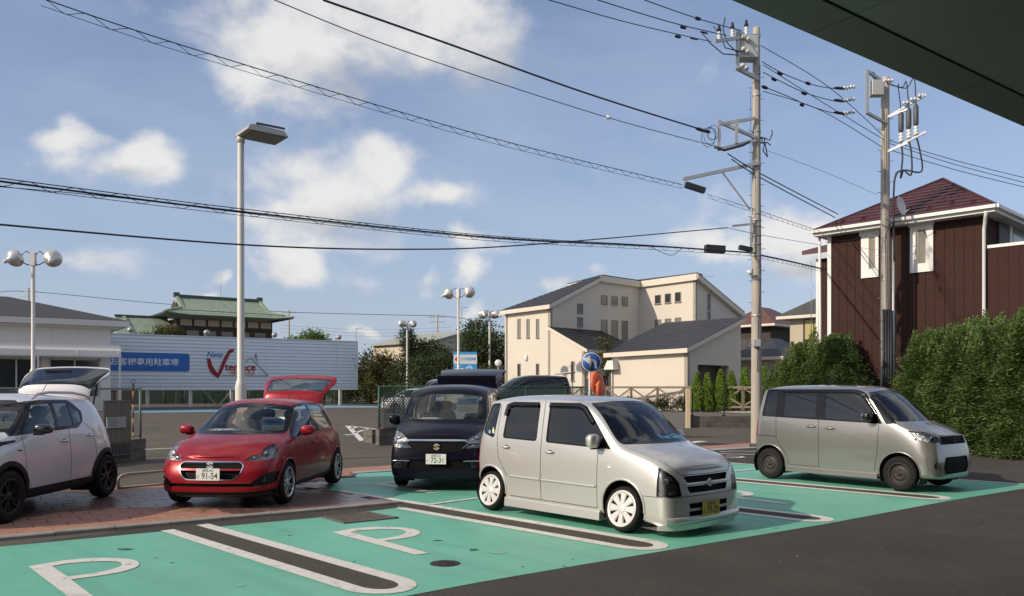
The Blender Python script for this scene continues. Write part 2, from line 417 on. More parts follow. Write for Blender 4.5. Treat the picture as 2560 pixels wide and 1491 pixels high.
        for i in range(m - 1):
            for k in range(q - 1):
                mb.f.append((b + i * q + k, b + (i + 1) * q + k, b + (i + 1) * q + k + 1, b + i * q + k + 1)); mb.m.append(mi); mb.sm.append(bool(thick))
    def finish(s, parent, spec, xform=None):
        """spec: tag -> (object name, material, offset along normal, thickness, label) ; None drops the faces; tag lists merge"""
        bm = s.bm; objs = {}
        groups = {}
        for f in bm.faces: groups.setdefault(s.names[f[s.tg]], []).append(f)
        jobs = []
        for nm, fs in groups.items():
            sp = spec.get(nm)
            if sp is None: continue
            for q in (sp if isinstance(sp, list) else [sp]): jobs.append((nm, fs, q))
        for nm, fs, sp in jobs:
            on, mt, off, th, lab = (list(sp) + [None])[:5]
            # connected left/right pieces become separate objects
            comps = [fs]
            if nm != 'body':
                ids = {f: 0 for f in fs}; comps = []
                while ids:
                    f0 = next(iter(ids)); st = [f0]; del ids[f0]; comp = [f0]
                    while st:
                        f = st.pop()
                        for e in f.edges:
                            for g in e.link_faces:
                                if g in ids: del ids[g]; comp.append(g); st.append(g)
                    comps.append(comp)
                comps = [c for c in comps if sum(f.calc_area() for f in c) > 2e-4]
            for c in comps:
                idx = {}; vs = []; ns = []; F_ = []
                for f in c:
                    q = []
                    for v in f.verts:
                        if v not in idx: idx[v] = len(vs); n = V(v[s.nl]).normalized(); vs.append(v.co + n * off); ns.append(n)
                        q.append(idx[v])
                    F_.append(tuple(q))
                ntop = len(F_)
                if th and th < 0:            # recessed panel: floor pushed in, walls left standing
                    m = len(vs); ec = {}
                    for f in F_:
                        for i in range(len(f)): ec[(f[i], f[(i + 1) % len(f)])] = 1
                    bd = [(a, b) for (a, b) in ec if (b, a) not in ec]; topv = list(vs)
                    for i in range(m): vs[i] = vs[i] + ns[i] * th
                    for a, b in bd:
                        k = len(vs); rn = (topv[b] - topv[a]).cross(ns[a]); rn = rn.normalized() if rn.length > 1e-9 else ns[a]
                        vs += [topv[a], topv[b], vs[b], vs[a]]; ns += [-rn] * 4; F_.append((k, k + 1, k + 2, k + 3))
                elif th:
                    m = len(vs); ec = {}
                    for f in F_:
                        for i in range(len(f)):
                            a, b = f[i], f[(i + 1) % len(f)]; ec[(a, b)] = 1
                    bd = [(a, b) for (a, b) in ec if (b, a) not in ec]
                    inner = [v - n * th for v, n in zip(vs, ns)]; F2 = [tuple(i + m for i in reversed(f)) for f in F_]
                    vs += inner; ns += [-n for n in ns]; F_ += F2
                    # rim with its own verts
                    for a, b in bd:
                        k = len(vs); d = (vs[b] - vs[a]); rn = d.cross(ns[a]); rn = rn.normalized() if rn.length > 1e-9 else ns[a]
                        vs += [vs[a], vs[b], vs[b + m], vs[a + m]]; ns += [rn] * 4; F_.append((k + 1, k, k + 3, k + 2))
                me = bpy.data.meshes.new(on); me.from_pydata([tuple(v) for v in vs], [], F_)
                ms = mt if isinstance(mt, (list, tuple)) else [mt]
                for x in ms: me.materials.append(x)
                if len(ms) > 1: me.polygons.foreach_set('material_index', [0] * ntop + [1] * (len(F_) - ntop))
                me.polygons.foreach_set('use_smooth', [True] * len(F_)); me.update()
                me.normals_split_custom_set_from_vertices([tuple(n) for n in ns])
                o = link(on, me, parent)
                if lab: o['label'] = lab
                objs.setdefault(nm, []).append(o)
        bm.free(); return objs
def arc(cx, cz, r, a0, a1, n):
    return [(cx + r * math.cos(R(a0 + (a1 - a0) * i / n)), cz + r * math.sin(R(a0 + (a1 - a0) * i / n))) for i in range(n + 1)]
def rpoly(pts, r=.03, n=3):
    """round the corners of a polygon"""
    out = []; m = len(pts)
    for i in range(m):
        rr = r
        p = V(pts[i][:2]); a = V(pts[i - 1][:2]); b = V(pts[(i + 1) % m][:2])
        if len(pts[i]) > 2: rr = pts[i][2]
        da = a - p; db = b - p; t = min(rr, da.length * .45, db.length * .45)
        s0 = p + da.normalized() * t; s1 = p + db.normalized() * t
        for k in range(n + 1):
            u = k / n; q = s0 * (1 - u) ** 2 + p * 2 * u * (1 - u) + s1 * u * u; out.append((q.x, q.y))
    return out
def inset(poly, d):
    """shrink polygon by d (positive = inwards)"""
    n = len(poly); ar = sum(poly[i][0] * poly[(i + 1) % n][1] - poly[(i + 1) % n][0] * poly[i][1] for i in range(n)); sg = 1 if ar > 0 else -1; out = []
    for i in range(n):
        a, p, b = V(poly[i - 1]), V(poly[i]), V(poly[(i + 1) % n]); e0 = p - a; e1 = b - p
        if e0.length < 1e-6: e0 = e1
        if e1.length < 1e-6: e1 = e0
        n0 = V((-e0.y, e0.x)).normalized() * sg; n1 = V((-e1.y, e1.x)).normalized() * sg; nn = (n0 + n1)
        nn = nn.normalized() if nn.length > 1e-6 else n0; k = d / max(.5, nn.dot(n0)); q = p + nn * k; out.append((q.x, q.y))
    return out

# ------------------------------------------------------------------ wheels (axis along local y, outside = +y)
def make_wheel(parent, x, y, r, w, rimr, style, rimmat, sgn, camber=0.0, steer=0.0):
    we = bpy.data.objects.new('wheel', None); COL.objects.link(we); we.parent = parent; we.location = (x, y * sgn, r * math.cos(camber) + .002)
    we.rotation_euler = (camber, 0, (0 if sgn > 0 else math.pi) + steer)
    key = (r, w, rimr, style, rimmat.name)
    if key not in WHEELS:
        # local lathe z axis -> +y outward
        mt = M4.Rotation(R(-90), 4, 'X')
        t = MB(); h = w / 2; rr = rimr
        t.lathe([(rr - .01, -h + .01), (rr + .01, -h), (r - .045, -h - .004), (r - .018, -h + .008), (r - .004, -h + .03), (r, -h + .06), (r - .006, -.02), (r, 0), (r - .006, .02), (r, h - .06), (r - .004, h - .03), (r - .018, h - .008), (r - .045, h + .004), (rr + .01, h), (rr - .008, h - .012)], 40, 0, mt)
        tyre = t.mesh('tyre', rubber)
        b = MB()
        b.lathe([(rr + .004, h - .004), (rr - .004, h + .001), (rr - .014, h - .004), (rr - .02, h - .02), (rr - .03, -h + .03), (.02, -h + .03)], 40, 0, mt, mis=[0, 0, 0, 1, 1])
        def spoke(a, w0, w1, r0, r1, z0, z1, th=.018, mi=0, skew=0.0):
            ca, sa = math.cos(a), math.sin(a); vs = []
            N_ = 5
            for i in range(N_):
                t_ = i / (N_ - 1); rad = r0 + (r1 - r0) * t_; ww = (w0 + (w1 - w0) * t_) / 2; z = z0 + (z1 - z0) * t_ ** 1.5; c = a + skew * t_
                cc, ss = math.cos(c), math.sin(c)
                for (q, dz) in ((-ww, -th), (-ww * .75, 0), (ww * .75, 0), (ww, -th)):
                    vs.append((cc * rad - ss * q, ss * rad + cc * q, z + dz))
            fs = [(i * 4 + k, i * 4 + k + 1, (i + 1) * 4 + k + 1, (i + 1) * 4 + k) for i in range(N_ - 1) for k in range(3)]
            b.add(vs, [f[::-1] for f in fs], mi, False, mt)
        if style == 'cap8':       # broad eight-spoke wheel cover
            for k in range(8): spoke(2 * math.pi * k / 8, .045, .10 * rr / .19, .04, rr - .012, h - .005, h - .008, .012)
            b.lathe([(rr - .006, h), (rr - .03, h - .004), (rr - .036, h - .014)], 40, 0, mt)
            b.lathe([(.07, h - .018), (.055, h - .002), (.03, h + .003), (.001, h + .003)], 20, 0, mt)
        elif style == 'multi10':
            for k in range(5):
                a = 2 * math.pi * k / 5
                for d in (-.17, .17): spoke(a + d, .03, .026, .04, rr - .01, h - .022, h - .006, .025, skew=d * .35)
            b.lathe([(.06, h - .045), (.052, h - .02), (.03, h - .016), (.001, h - .016)], 20, 0, mt)
            b.lathe([(rr - .002, h + .001), (rr - .02, h - .003), (rr - .024, h - .02)], 40, 0, mt)
        elif style == 'dual5':
            for k in range(5):
                a = 2 * math.pi * k / 5
                for d in (-.12, .12): spoke(a + d, .035, .035, .04, rr - .01, h - .025, h - .006, .03, skew=d * 1.1)
            b.lathe([(.06, h - .045), (.052, h - .02), (.03, h - .016), (.001, h - .016)], 20, 0, mt)
        elif style == 'steel':
            b.lathe([(rr - .02, h - .03), (rr - .04, h - .045), (.125, h - .05), (.10, h - .028), (.075, h - .022), (.06, h - .03), (.035, h - .03), (.033, h - .005), (.001, h - .003)], 36, 0, mt)
            for k in range(12):
                a = 2 * math.pi * k / 12; c = V((math.cos(a) * .142, math.sin(a) * .142, h - .0475))
                b.lathe([(.0001, .003), (.013, .003), (.016, 0)], 10, 1, mt @ M4.Translation(c))
            for k in range(4):
                a = 2 * math.pi * k / 4 + .4; c = V((math.cos(a) * .055, math.sin(a) * .055, h - .025)); b.lathe([(.010, -.01), (.009, .012), (.0001, .014)], 6, 2, mt @ M4.Translation(c))
        rim = b.mesh('rim', [rimmat, darkm, chrome])
        WHEELS[key] = (tyre, rim)
    ty, ri = WHEELS[key]
    link('tyre', ty, we); link('rim', ri, we); return we
WHEELS = {}
def plate(parent, m, kana, nums, region, yellow=False):
    """number plate, local x right, y up, facing +z"""
    base = mat('plate_yellow', (.62, .44, .05), .5) if yellow else mat('plate_white', (.78, .78, .74), .5)
    ink = mat('plate_ink_' + ('k' if yellow else 'g'), (.01, .01, .01) if yellow else (.01, .06, .03), .5)
    b = MB(); b.box(-.165, .165, -.0825, .0825, -.004, .004, 0, m); o = b.build('number_plate', base, parent, bevel=.003, seg=1)
    T = M4.Translation
    text_mesh(region, .046, ink, 'lettering', o, m @ T((0, .052, .0046)), .0003)
    text_mesh(nums, .118, ink, 'lettering', o, m @ T((.025, -.022, .0046)), .0003, bold=.0012, xscale=.82)
    text_mesh(kana, .04, ink, 'lettering', o, m @ T((-.138, -.03, .0046)), .0003)
    return o
def blob(mb, c, s, n=10, m=8, p=2.6, mi=0, mat_=None):
    """superellipsoid"""
    vs = []; e = 2 / p
    sp = lambda t: math.copysign(abs(t) ** e, t)
    for i in range(m + 1):
        ph = -math.pi / 2 + math.pi * i / m
        for k in range(n):
            th = 2 * math.pi * k / n
            vs.append((c[0] + s[0] * sp(math.cos(ph)) * sp(math.cos(th)), c[1] + s[1] * sp(math.cos(ph)) * sp(math.sin(th)), c[2] + s[2] * sp(math.sin(ph))))
    fs = [(i * n + k, i * n + (k + 1) % n, (i + 1) * n + (k + 1) % n, (i + 1) * n + k) for i in range(m) for k in range(n)]
    mb.add(vs, fs, mi, True, mat_)
def inbowl(root, B, y, z, r, m, k=1.0, ax='x'):
    """reflector sunk just behind the lens"""
    l, n = B.hit(ax, 1, y, z) if ax == 'x' else B.hit('y', 1 if r > 0 else -1, y, z); r = abs(r)
    b = MB(); c = l - n * (r * .75 + .006); blob(b, tuple(c), (r * .7, r * k, r), 14, 10, 2.2); return b.build('reflector_bowl', m, root)
def seats(parent, xs, zseat, wid, mt, belt):
    for x in xs:
        for sg in (1, -1):
            b = MB(); blob(b, (x, sg * wid, zseat), (.26, .23, .09)); blob(b, (x - .27, sg * wid, zseat + .32), (.08, .22, .34), mat_=None); blob(b, (x - .31, sg * wid, zseat + .72), (.045, .12, .085))
            b.build('seat', mt, parent)
def s_emblem(parent, m, size, mt):
    """the angular S badge, local xy facing +z"""
    s = size / 2
    P1 = [(0, 1), (.95, .42), (.52, .17), (0, .5), (-.32, .30), (0, .12), (0, -.12), (-.95, .40)]
    b = MB()
    for q in (1, -1):
        b.prism([(x * s * q, y * s * q) for x, y in P1], .006, m)
    return b.build('emblem', mt, parent)
# ------------------------------------------------------------------ materials for vehicles
silver = paint('pale_silver_paint', (.57, .56, .535), .5, .34)
silver2 = paint('warm_silver_paint', (.31, .305, .285), .72, .3)
redp = paint('deep_red_paint', (.30, .004, .012), .3, .34, coat=.4)
navyp = paint('dark_plum_paint', (.005, .0045, .012), .1, .28, coat=.25, spec=.2)
whitep = paint('pearl_white_paint', (.66, .65, .655), .1, .32)
blackcar = paint('black_paint', (.012, .013, .015), .2, .2)
tint_dark = glass_mat('dark_tinted_glass', (.05, .055, .06), 1.7)
tint_mid = glass_mat('windscreen_glass', (.42, .48, .46), 1.62)
tint_ws = glass_mat('clear_windscreen_glass', (.84, .88, .87), 1.55)
lens = glass_mat('clear_lens', (.86, .88, .9), 1.45)
refl = mat('lamp_reflector', (.72, .72, .72), .22, .9, bump=.6, bscale=26)
reflg = mat('lamp_reflector_grey', (.20, .20, .20), .25, .7)
lampdark = mat('lamp_dark_housing', (.05, .05, .052), .3, .5)
amber = mat('amber_plastic', (.7, .25, .02), .3)
redlens = mat('red_lens', (.35, .004, .006), .18, coat=1)
seat_m = mat('seat_fabric', (.045, .043, .045), .9)
seat_g = mat('grey_seat_fabric', (.12, .11, .105), .9)
rim_silver = mat('silver_rim', (.62, .62, .63), .3, .75)
rim_white = mat('pale_silver_wheel_cover', (.64, .635, .62), .38, .25)
rim_black = mat('black_rim', (.03, .03, .032), .32, .5)
rim_steel = mat('black_steel_wheel', (.035, .03, .027), .6, .3)
gap_m = mat('seam_shadow_rubber', (.012, .012, .012), .9)
mesh_m = mat('grille_black', (.005, .005, .006), .6, spec=.12)
badge = mat('badge_silver', (.66, .66, .68), .3, .25)
card_w = mat('card_white', (.72, .74, .72), .5); card_b = mat('card_blue', (.10, .25, .42), .5); card_g = mat('card_yellow_green', (.62, .66, .36), .5); card_y = mat('card_yellow', (.8, .5, .05), .5)
cyan_ink = mat('light_blue_vinyl', (.12, .48, .72), .5)
def SEG(*p): return list(p)
def sym(o): return [(-a, b) for a, b in o]
def cabin(root, xs, zs, w, hs, dashx, dashz, belt_mat=seat_m, steer_y=-.35):
    """floor, seats, dashboard and steering wheel (right-hand drive)"""
    b = MB(); b.box(-1.35, dashx + .1, -w, w, .28, .34); b.build('cabin_floor', darkm, root)
    seats(root, xs, zs, w * .52, belt_mat, 0)
    b = MB(); blob(b, (dashx + .08, 0, dashz - .12), (.26, w * .97, .13), 16, 8, 4); b.build('dashboard', darkm, root)
    b = MB(); b.tube([V((dashx - .22 + .07 * math.sin(a), steer_y + .18 * math.cos(a), dashz + .02 + .16 * math.sin(a))) for a in [2 * math.pi * k / 16 for k in range(17)]], .014, 6); b.build('steering_wheel', blackp, root)
def mirror(root, x, y, z, s, mt, sgn, fold=0):
    """door mirror: housing on a short stalk"""
    e = bpy.data.objects.new('door_mirror', None); COL.objects.link(e); e.parent = root; e.location = (x, y * sgn, z)
    b = MB(); blob(b, (0, sgn * s[1] * .75, 0), (s[0], s[1], s[2]), 16, 10, 3.2); b.build('mirror_housing', mt, e)
    b = MB(); b.box(-s[0] * .6, s[0] * .5, *sorted((-sgn * .03, sgn * .08)), -s[2] - .015, -s[2] * .4); b.build('mirror_stalk', blackp, e, bevel=.008)
    b = MB(); blob(b, (-s[0] * .93, sgn * s[1] * .75, 0), (.008, s[1] * .85, s[2] * .8), 14, 8, 3); b.build('mirror_glass', chrome, e)
    return e
def handle(root, body, x, z, sgn, mt, L=.17, style='bar'):
    l, n = body.hit('y', sgn, x, z)
    b = MB(); y = l.y
    b.tube([(x - L / 2, y + sgn * .004, z), (x - L / 2 + .02, y + sgn * .03, z), (x, y + sgn * .036, z + .002), (x + L / 2 - .02, y + sgn * .03, z), (x + L / 2, y + sgn * .004, z)], [.01, .013, .014, .013, .01], 8)
    o = b.build('door_handle', mt, root)
    b = MB(); blob(b, (x, y - sgn * .004, z), (L * .36, .010, .026), 14, 6, 2.2); b.build('handle_recess', lampdark, o)
    return o
def wells(root, cx, r, y0, y1, sgn, z):
    b = MB(); m = frame((cx, y0 * sgn, z), (1, 0, 0), (0, 0, 1) if sgn < 0 else (0, 0, -1))
    n = 20; vs = []; fs = []
    for k in range(n + 1):
        a = R(-30 + 240 * k / n)
        for yy in (y0, y1): vs.append((cx + r * math.cos(a), yy * sgn, z + r * math.sin(a)))
    for k in range(n): fs.append((2 * k, 2 * k + 1, 2 * k + 3, 2 * k + 2))
    b.add(vs, fs, 0, True); c = len(vs)
    vs2 = [(cx, y0 * sgn, z)] + [vs[2 * k] for k in range(n + 1)]; b.add(vs2, [(0, k + 1, k + 2) for k in range(n)])
    b.build('wheel_well', darkm, root)
def arch_lip(mb, body, cx, cz, r, sgn, w, off, thick, a0=-8, a1=188, mi=0):
    body.strip(mb, arc(cx, cz, r, a0, a1, 30), 'y', sgn, w, off, thick, step=.06, mi=mi)
def visor(root, body, pts, sgn, name='window_visor'):
    b = MB(); body.strip(b, pts, 'y', sgn, .075, .004, .016, step=.04); b.build(name, tint_visor, root)
tint_visor = glass_mat('smoked_acrylic', (.10, .10, .10), 1.6, .08)
def lamp_fill(root, c, s, mt=None, n='reflector_bowl'):
    b = MB(); blob(b, c, s, 14, 10, 2.2); return b.build(n, mt or chrome, root)

# ------------------------------------------------------------------ pale silver lowered kei wagon
def car_pale_wagon():
    root = thing('parked_car', 'pale silver boxy kei wagon, lowered, with splayed wheels, silver eight spoke covers and yellow plate', 'car', group='cars parked in the dealership lot')
    rows = [(-1.49, -1.52, -1.49, -1.36, -1.33, .18, .60, .24, .63, .60, .61, .98, .52, 1.46, 1.50),
            (-1.46, -1.50, -1.47, -1.32, -1.29, .16, .69, .22, .725, .60, .71, 1.00, .60, 1.48, 1.545),
            (-1.20, -1.25, -1.22, -1.12, -1.08, .15, .72, .20, .745, .60, .73, 1.00, .63, 1.505, 1.575),
            (-.50, -.50, -.50, -.50, -.50, .15, .72, .19, .745, .58, .732, .985, .635, 1.515, 1.59),
            (.15, .15, .15, .15, .15, .15, .72, .19, .745, .57, .732, .975, .635, 1.515, 1.585),
            (.50, .52, .56, .56, .62, .15, .72, .19, .745, .56, .732, .965, .615, 1.49, 1.55),
            (.86, .88, .92, .86, .96, .15, .72, .19, .745, .56, .730, .955, .640, 1.20, 1.27),
            (1.10, 1.10, 1.10, 1.08, 1.20, .15, .72, .20, .745, .56, .725, .94, .665, .985, 1.02),
            (1.34, 1.34, 1.34, 1.34, 1.40, .15, .72, .20, .745, .56, .715, .89, .65, .935, .98),
            (1.62, 1.62, 1.59, 1.60, 1.66, .10, .71, .15, .735, .48, .71, .80, .63, .865, .91),
            (1.77, 1.77, 1.74, 1.73, 1.78, .09, .70, .13, .73, .44, .70, .71, .63, .79, .835),
            (1.84, 1.85, 1.81, 1.79, 1.83, .09, .60, .12, .64, .44, .61, .66, .54, .735, .765)]
    B = Body(rows, creases=[(0, 5, 5, .65), (5, 7, 5, .75), (7, 10, 5, .55), (0, 11, 2, .5)], bulge_f=.035, bulge_r=.02)
    WR, WB = .266, 1.18
    for cx in (WB, -WB): B.side('none', arc(cx, .30, .315, -90, 270, 30), lim=lambda c: abs(c.y) > .5 and c.z < .75)
    # windows
    rq = rpoly([(-1.40, 1.06, .06), (-1.13, .99, .04), (-1.07, 1.47, .04), (-1.29, 1.46, .08)])
    rd = rpoly([(-.95, 1.0, .05), (-.28, .985, .05), (-.275, 1.475, .05), (-.90, 1.475, .08)])
    fd = rpoly([(-.11, .98, .04), (.98, .95, .01), (.52, 1.46, .10), (-.105, 1.475, .05)])
    B.side('door_r', rpoly([(-1.04, .26, .05), (-.19, .26, .03), (-.19, 1.51, .04), (-.95, 1.51, .10), (-1.04, 1.1, .1), (-1.00, .70, .2), (-.80, .45, .1), (-.78, .26, .05)]))
    B.side('door_f', rpoly([(-.19, .26, .03), (.78, .26, .04), (.80, .93, .02), (1.02, .94, .02), (.545, 1.50, .08), (-.19, 1.51, .03)]))
    for nm, p in (('rq', rq), ('rd', rd), ('fd', fd)):
        B.side('trim', p); B.side(nm, inset(p, .022))
    ws = [(-.655, 1.01), (.655, 1.01), (.555, 1.485), (.2, 1.51), (-.2, 1.51), (-.555, 1.485)]
    B.cut('wsf', rpoly(ws, .05), 'x', 1, lim=lambda c: c.z > .98, nmin=.15); B.cut('ws', inset(rpoly(ws, .05), .035), 'x', 1, only='wsf', nmin=.15)
    B.cut('trimr', rpoly([(-.56, 1.02), (.56, 1.02), (.50, 1.44), (-.50, 1.44)], .06), 'x', -1)
    # nose
    hl = rpoly([(.48, .46, .02), (.76, .46, .01), (.76, .78, .01), (.68, .775, .03), (.52, .62, .03)])
    for q in (hl, sym(hl)): B.cut('head', q, 'x', 1, nmin=.02, lim=lambda c: c.x > 1.5)
    hls = rpoly([(1.66, .46), (1.95, .46), (1.95, .60), (1.76, .715), (1.68, .775), (1.63, .78)], .012)
    B.side('head', hls, lim=lambda c: c.x > 1.4, nmin=.05); B.side('body', [(1.3, .3), (1.665, .3), (1.665, .70), (1.64, .9), (1.3, .9)], only='head', nmin=-.9); B.cut('body', [(-.485, .40), (.485, .40), (.51, .61), (.67, .785), (.67, 1.1), (-.67, 1.1), (-.67, .785), (-.51, .61)], 'x', 1, only='head', nmin=.0)
    gr1 = rpoly([(-.38, .60), (.38, .60), (.43, .675), (-.43, .675)], .02); gr2 = rpoly([(-.35, .485), (.35, .485), (.40, .56), (-.40, .56)], .02)
    B.cut('grille', gr1, 'x', 1); B.cut('grille', gr2, 'x', 1)
    for z0, z1 in ((.31, .37), (.22, .28)):
        B.cut('grille', rpoly([(-.36, z0), (.36, z0), (.37, z1), (-.37, z1)], .012), 'x', 1)
    tl = rpoly([(-1.60, .46), (-1.44, .46), (-1.445, .70), (-1.455, 1.0), (-1.60, 1.02)], .02)
    B.side('tail', tl, lim=lambda c: c.x < -1.2, nmin=.0)
    seam = MB()
    for sg in (1, -1):
        B.strip(seam, [(-.19, .24), (-.19, 1.50)], 'y', sg, .008); B.strip(seam, [(.78, .24), (.79, .93)], 'y', sg, .007)
        B.strip(seam, [(-1.05, 1.45), (-1.06, 1.0), (-1.02, .74), (-.84, .5)], 'y', sg, .007); B.strip(seam, [(-.80, .24), (.78, .24)], 'y', sg, .007)
        B.strip(seam, [(1.46, .452), (1.74, .455)], 'y', sg, .006)
    B.strip(seam, [(-.70, .455), (-.3, .45), (.3, .45), (.70, .455)], 'x', 1, .007); B.strip(seam, [(-.60, .86), (-.57, .79), (-.46, .69), (0, .687), (.46, .69), (.57, .79), (.60, .86)], 'x', 1, .006)
    seam.build('panel_gap', gap_m, root)['kind'] = 'stuff'
    for sg in (1, -1):
        mould = MB(); skirt = MB()
        for q in ([(-.78, .505), (-.20, .50)], [(-.18, .50), (.76, .495)]): mould = MB(); B.strip(mould, q, 'y', sg, .028, .002, .012); mould.build('body_moulding', silver, root)
        for cx in (WB, -WB): mould = MB(); arch_lip(mould, B, cx, .30, .318, sg, .03, .002, .010); mould.build('wheel_arch', silver, root)
        for (x0, x1) in ((-.86, .85),):
            skirt.add([(x0, sg * .60, .10), (x1, sg * .60, .10), (x1, sg * .775, .10), (x0, sg * .775, .10), (x0, sg * .69, .245), (x1, sg * .69, .245), (x1, sg * .765, .215), (x0, sg * .765, .215)],
                      [(0, 1, 2, 3), (4, 7, 6, 5), (3, 2, 6, 7), (0, 3, 7, 4), (1, 5, 6, 2), (0, 4, 5, 1)] if sg > 0 else [(3, 2, 1, 0), (5, 6, 7, 4), (7, 6, 2, 3), (4, 7, 3, 0), (2, 6, 5, 1), (1, 5, 4, 0)])
        skirt.build('side_skirt', silver, root, bevel=.012)
    lip = MB(); B.strip(lip, [(-.68, .185), (-.4, .18), (.4, .18), (.68, .185)], 'x', 1, .09, .0, .03); lip.build('front_lip', silver, root)
    lip = MB()
    pts = []
    for k in range(25):
        a = -1 + 2 * k / 24; y = a * .728; x = 1.875 - .05 * abs(a) ** 3 - .15 * abs(a) ** 8; pts.append((x, y))
    for (za, zb_, o1, o2) in ((.08, .14, .0, .010), (.14, .17, .010, -.10)):
        vs = [(x + o1, y * (1 + o1 * .3), za) for x, y in pts] + [(x + o2, y * (1 + o2 * .3), zb_) for x, y in pts]; n = len(pts)
        lip.add(vs, [(i, i + 1, i + 1 + n, i + n) for i in range(n - 1)], 0, True)
    vs = [(x, y, .08) for x, y in pts] + [(x - .3, y * .93, .085) for x, y in pts]; n = len(pts); lip.add(vs, [(i, i + n, i + 1 + n, i + 1) for i in range(n - 1)])
    lip.build('front_spoiler', silver, root)
    bars = MB()
    B.strip(bars, [(-.42, .58), (.42, .58)], 'x', 1, .03, .002, .02); bars.build('grille_bar', silver, root)
    s_emblem(root, frame((front_at(B, 0, .585, .022), 0, .585), (0, 1, 0), (0, 0, 1)), .10, badge)
    for sg in (1, -1):
        visor(root, B, [(-.93, 1.30), (-.90, 1.43), (-.80, 1.455), (-.30, 1.455)], sg); visor(root, B, [(-.10, 1.455), (.40, 1.455), (.50, 1.42), (.66, 1.25)], sg)
        handle(root, B, -.86, .885, sg, silver, .15); handle(root, B, -.02, .865, sg, silver, .15)
        mirror(root, .80, .76, 1.045, (.055, .085, .085), silver if True else 0, sg)
        wells(root, WB, .33, .40, .72, sg, .30); wells(root, -WB, .33, .40, .72, sg, .30)
        make_wheel(root, WB, .665, WR, .185, .208, 'cap8', rim_white, sg, R(11)); make_wheel(root, -WB, .665, WR, .185, .208, 'cap8', rim_white, sg, R(11))
        inbowl(root, B, sg * .62, .64, .055, chrome); inbowl(root, B, sg * .60, .50, .03, refl, 2)
        l, n = B.hit('y', sg, .98, .74)
        b = MB(); blob(b, tuple(l), (.03, .008, .014)); b.build('side_repeater', amber if 0 else white_pl, root)
    B.finish(root, {'body': ('car_body', (silver, darkm), 0, .02), 'door_r': ('rear_door', (silver, darkm), 0, .02), 'door_f': ('front_door', (silver, darkm), 0, .02),
                    'trim': ('window_trim', gloss_black, -.004, .012), 'trimr': ('rear_window', tint_dark, -.003, 0), 'rq': ('quarter_window', tint_dark, -.008, 0), 'rd': ('side_window', tint_dark, -.008, 0), 'fd': ('side_window', tint_dark, -.008, 0),
                    'wsf': ('windscreen_trim', gloss_black, -.003, .008), 'ws': ('windscreen', tint_mid, -.004, 0), 'head': [('headlight', lens, .002, 0), ('lamp_housing', reflg, 0, -.03)], 'grille': ('grille', mesh_m, 0, -.035),
                    'tail': ('tail_light', redlens, .004, .01)})
    for sg in (1, -1): b = MB(); b.tube([(1.17, sg * .1 + .05, 1.0), (1.12, sg * .2 + .1, 1.035), (1.08, sg * .3 + .2, 1.04)], .01, 5); b.build('wiper', blackp, root)
    cabin(root, (.05, -.70), .58, .62, 0, .85, 1.0)
    plate(root, frame((1.89, .0, .29), (0, 1, 0), (0, 0, 1)), 'ほ', '79-29', '湘南582', True)
    t = text_mesh('Front Glass', .10, cyan_ink, 'lettering', root, frame((1.145, .22, 1.075), (-.05, 1, 0), (-.72, 0, .70)), .0005, bold=.002)
    # coloured stickers low in the quarter windows
    for sg in (-1,):
        b = MB()
        for k, (x, z) in enumerate(((-1.24, 1.075), (-1.16, 1.08))):
            l, n = B.hit('y', sg, x, z); b = MB(); b.prism([(x - .022, z - .025), (x + .022, z - .025), (x + .022, z + .02), (x, z + .045 * (k + .4)), (x - .022, z + .02)], .002, frame((0, l.y - .002 * sg, 0), (1, 0, 0), (0, 0, 1))); b.build('window_sticker', [cyan_ink, card_g][k], root)
    return root
def front_at(B, y, z, d=.0):
    l, n = B.hit('x', 1, y, z); return l.x + d
def tailgate(objs, hinge, ang, parent, struts, mt=None):
    """swing the cut-out rear door open about its top edge"""
    Mx = M4.Translation(V(hinge)) @ M4.Rotation(R(ang), 4, 'Y') @ M4.Translation(-V(hinge))
    base = None
    for o in objs.get('hatch', []): o.data.transform(Mx); base = base or o
    for o in objs.get('hglass', []) + objs.get('hextra', []): o.data.transform(Mx); o.parent = base
    for sg in (1, -1):
        a, b_ = struts; q = MB(); q.tube([(a[0], a[1] * sg, a[2]), tuple(Mx @ V((b_[0], b_[1] * sg, b_[2])))], .011, 6); q.build('gas_strut', blackp, parent)
    return Mx
def bowl(root, B, y, z, r, axis='x', dz=-.015, lensr=None, bez=None):
    l, n = B.hit('x', 1, y, z)
    m = frame(l + n * dz, n.cross(V((0, 0, 1))).normalized(), V((0, 0, 1)).cross(n).cross(n).normalized() * -1)
    m = l.to_3d(); q = n.to_track_quat('Z', 'Y').to_matrix().to_4x4(); q.translation = l + n * dz
    b = MB(); b.lathe([(r * 1.25, .002), (r * 1.2, .014), (r, .010), (r * .8, -.02), (.0001, -.035)], 20, 0, q, mis=[1, 1, 0, 0]); o = b.build('fog_lamp', [chrome, bez or blackp], root)
    b = MB(); b.lathe([(r, .008), (r * .6, .016), (.0001, .018)], 20, 0, q); b.build('lamp_lens', lens, o)
    return o
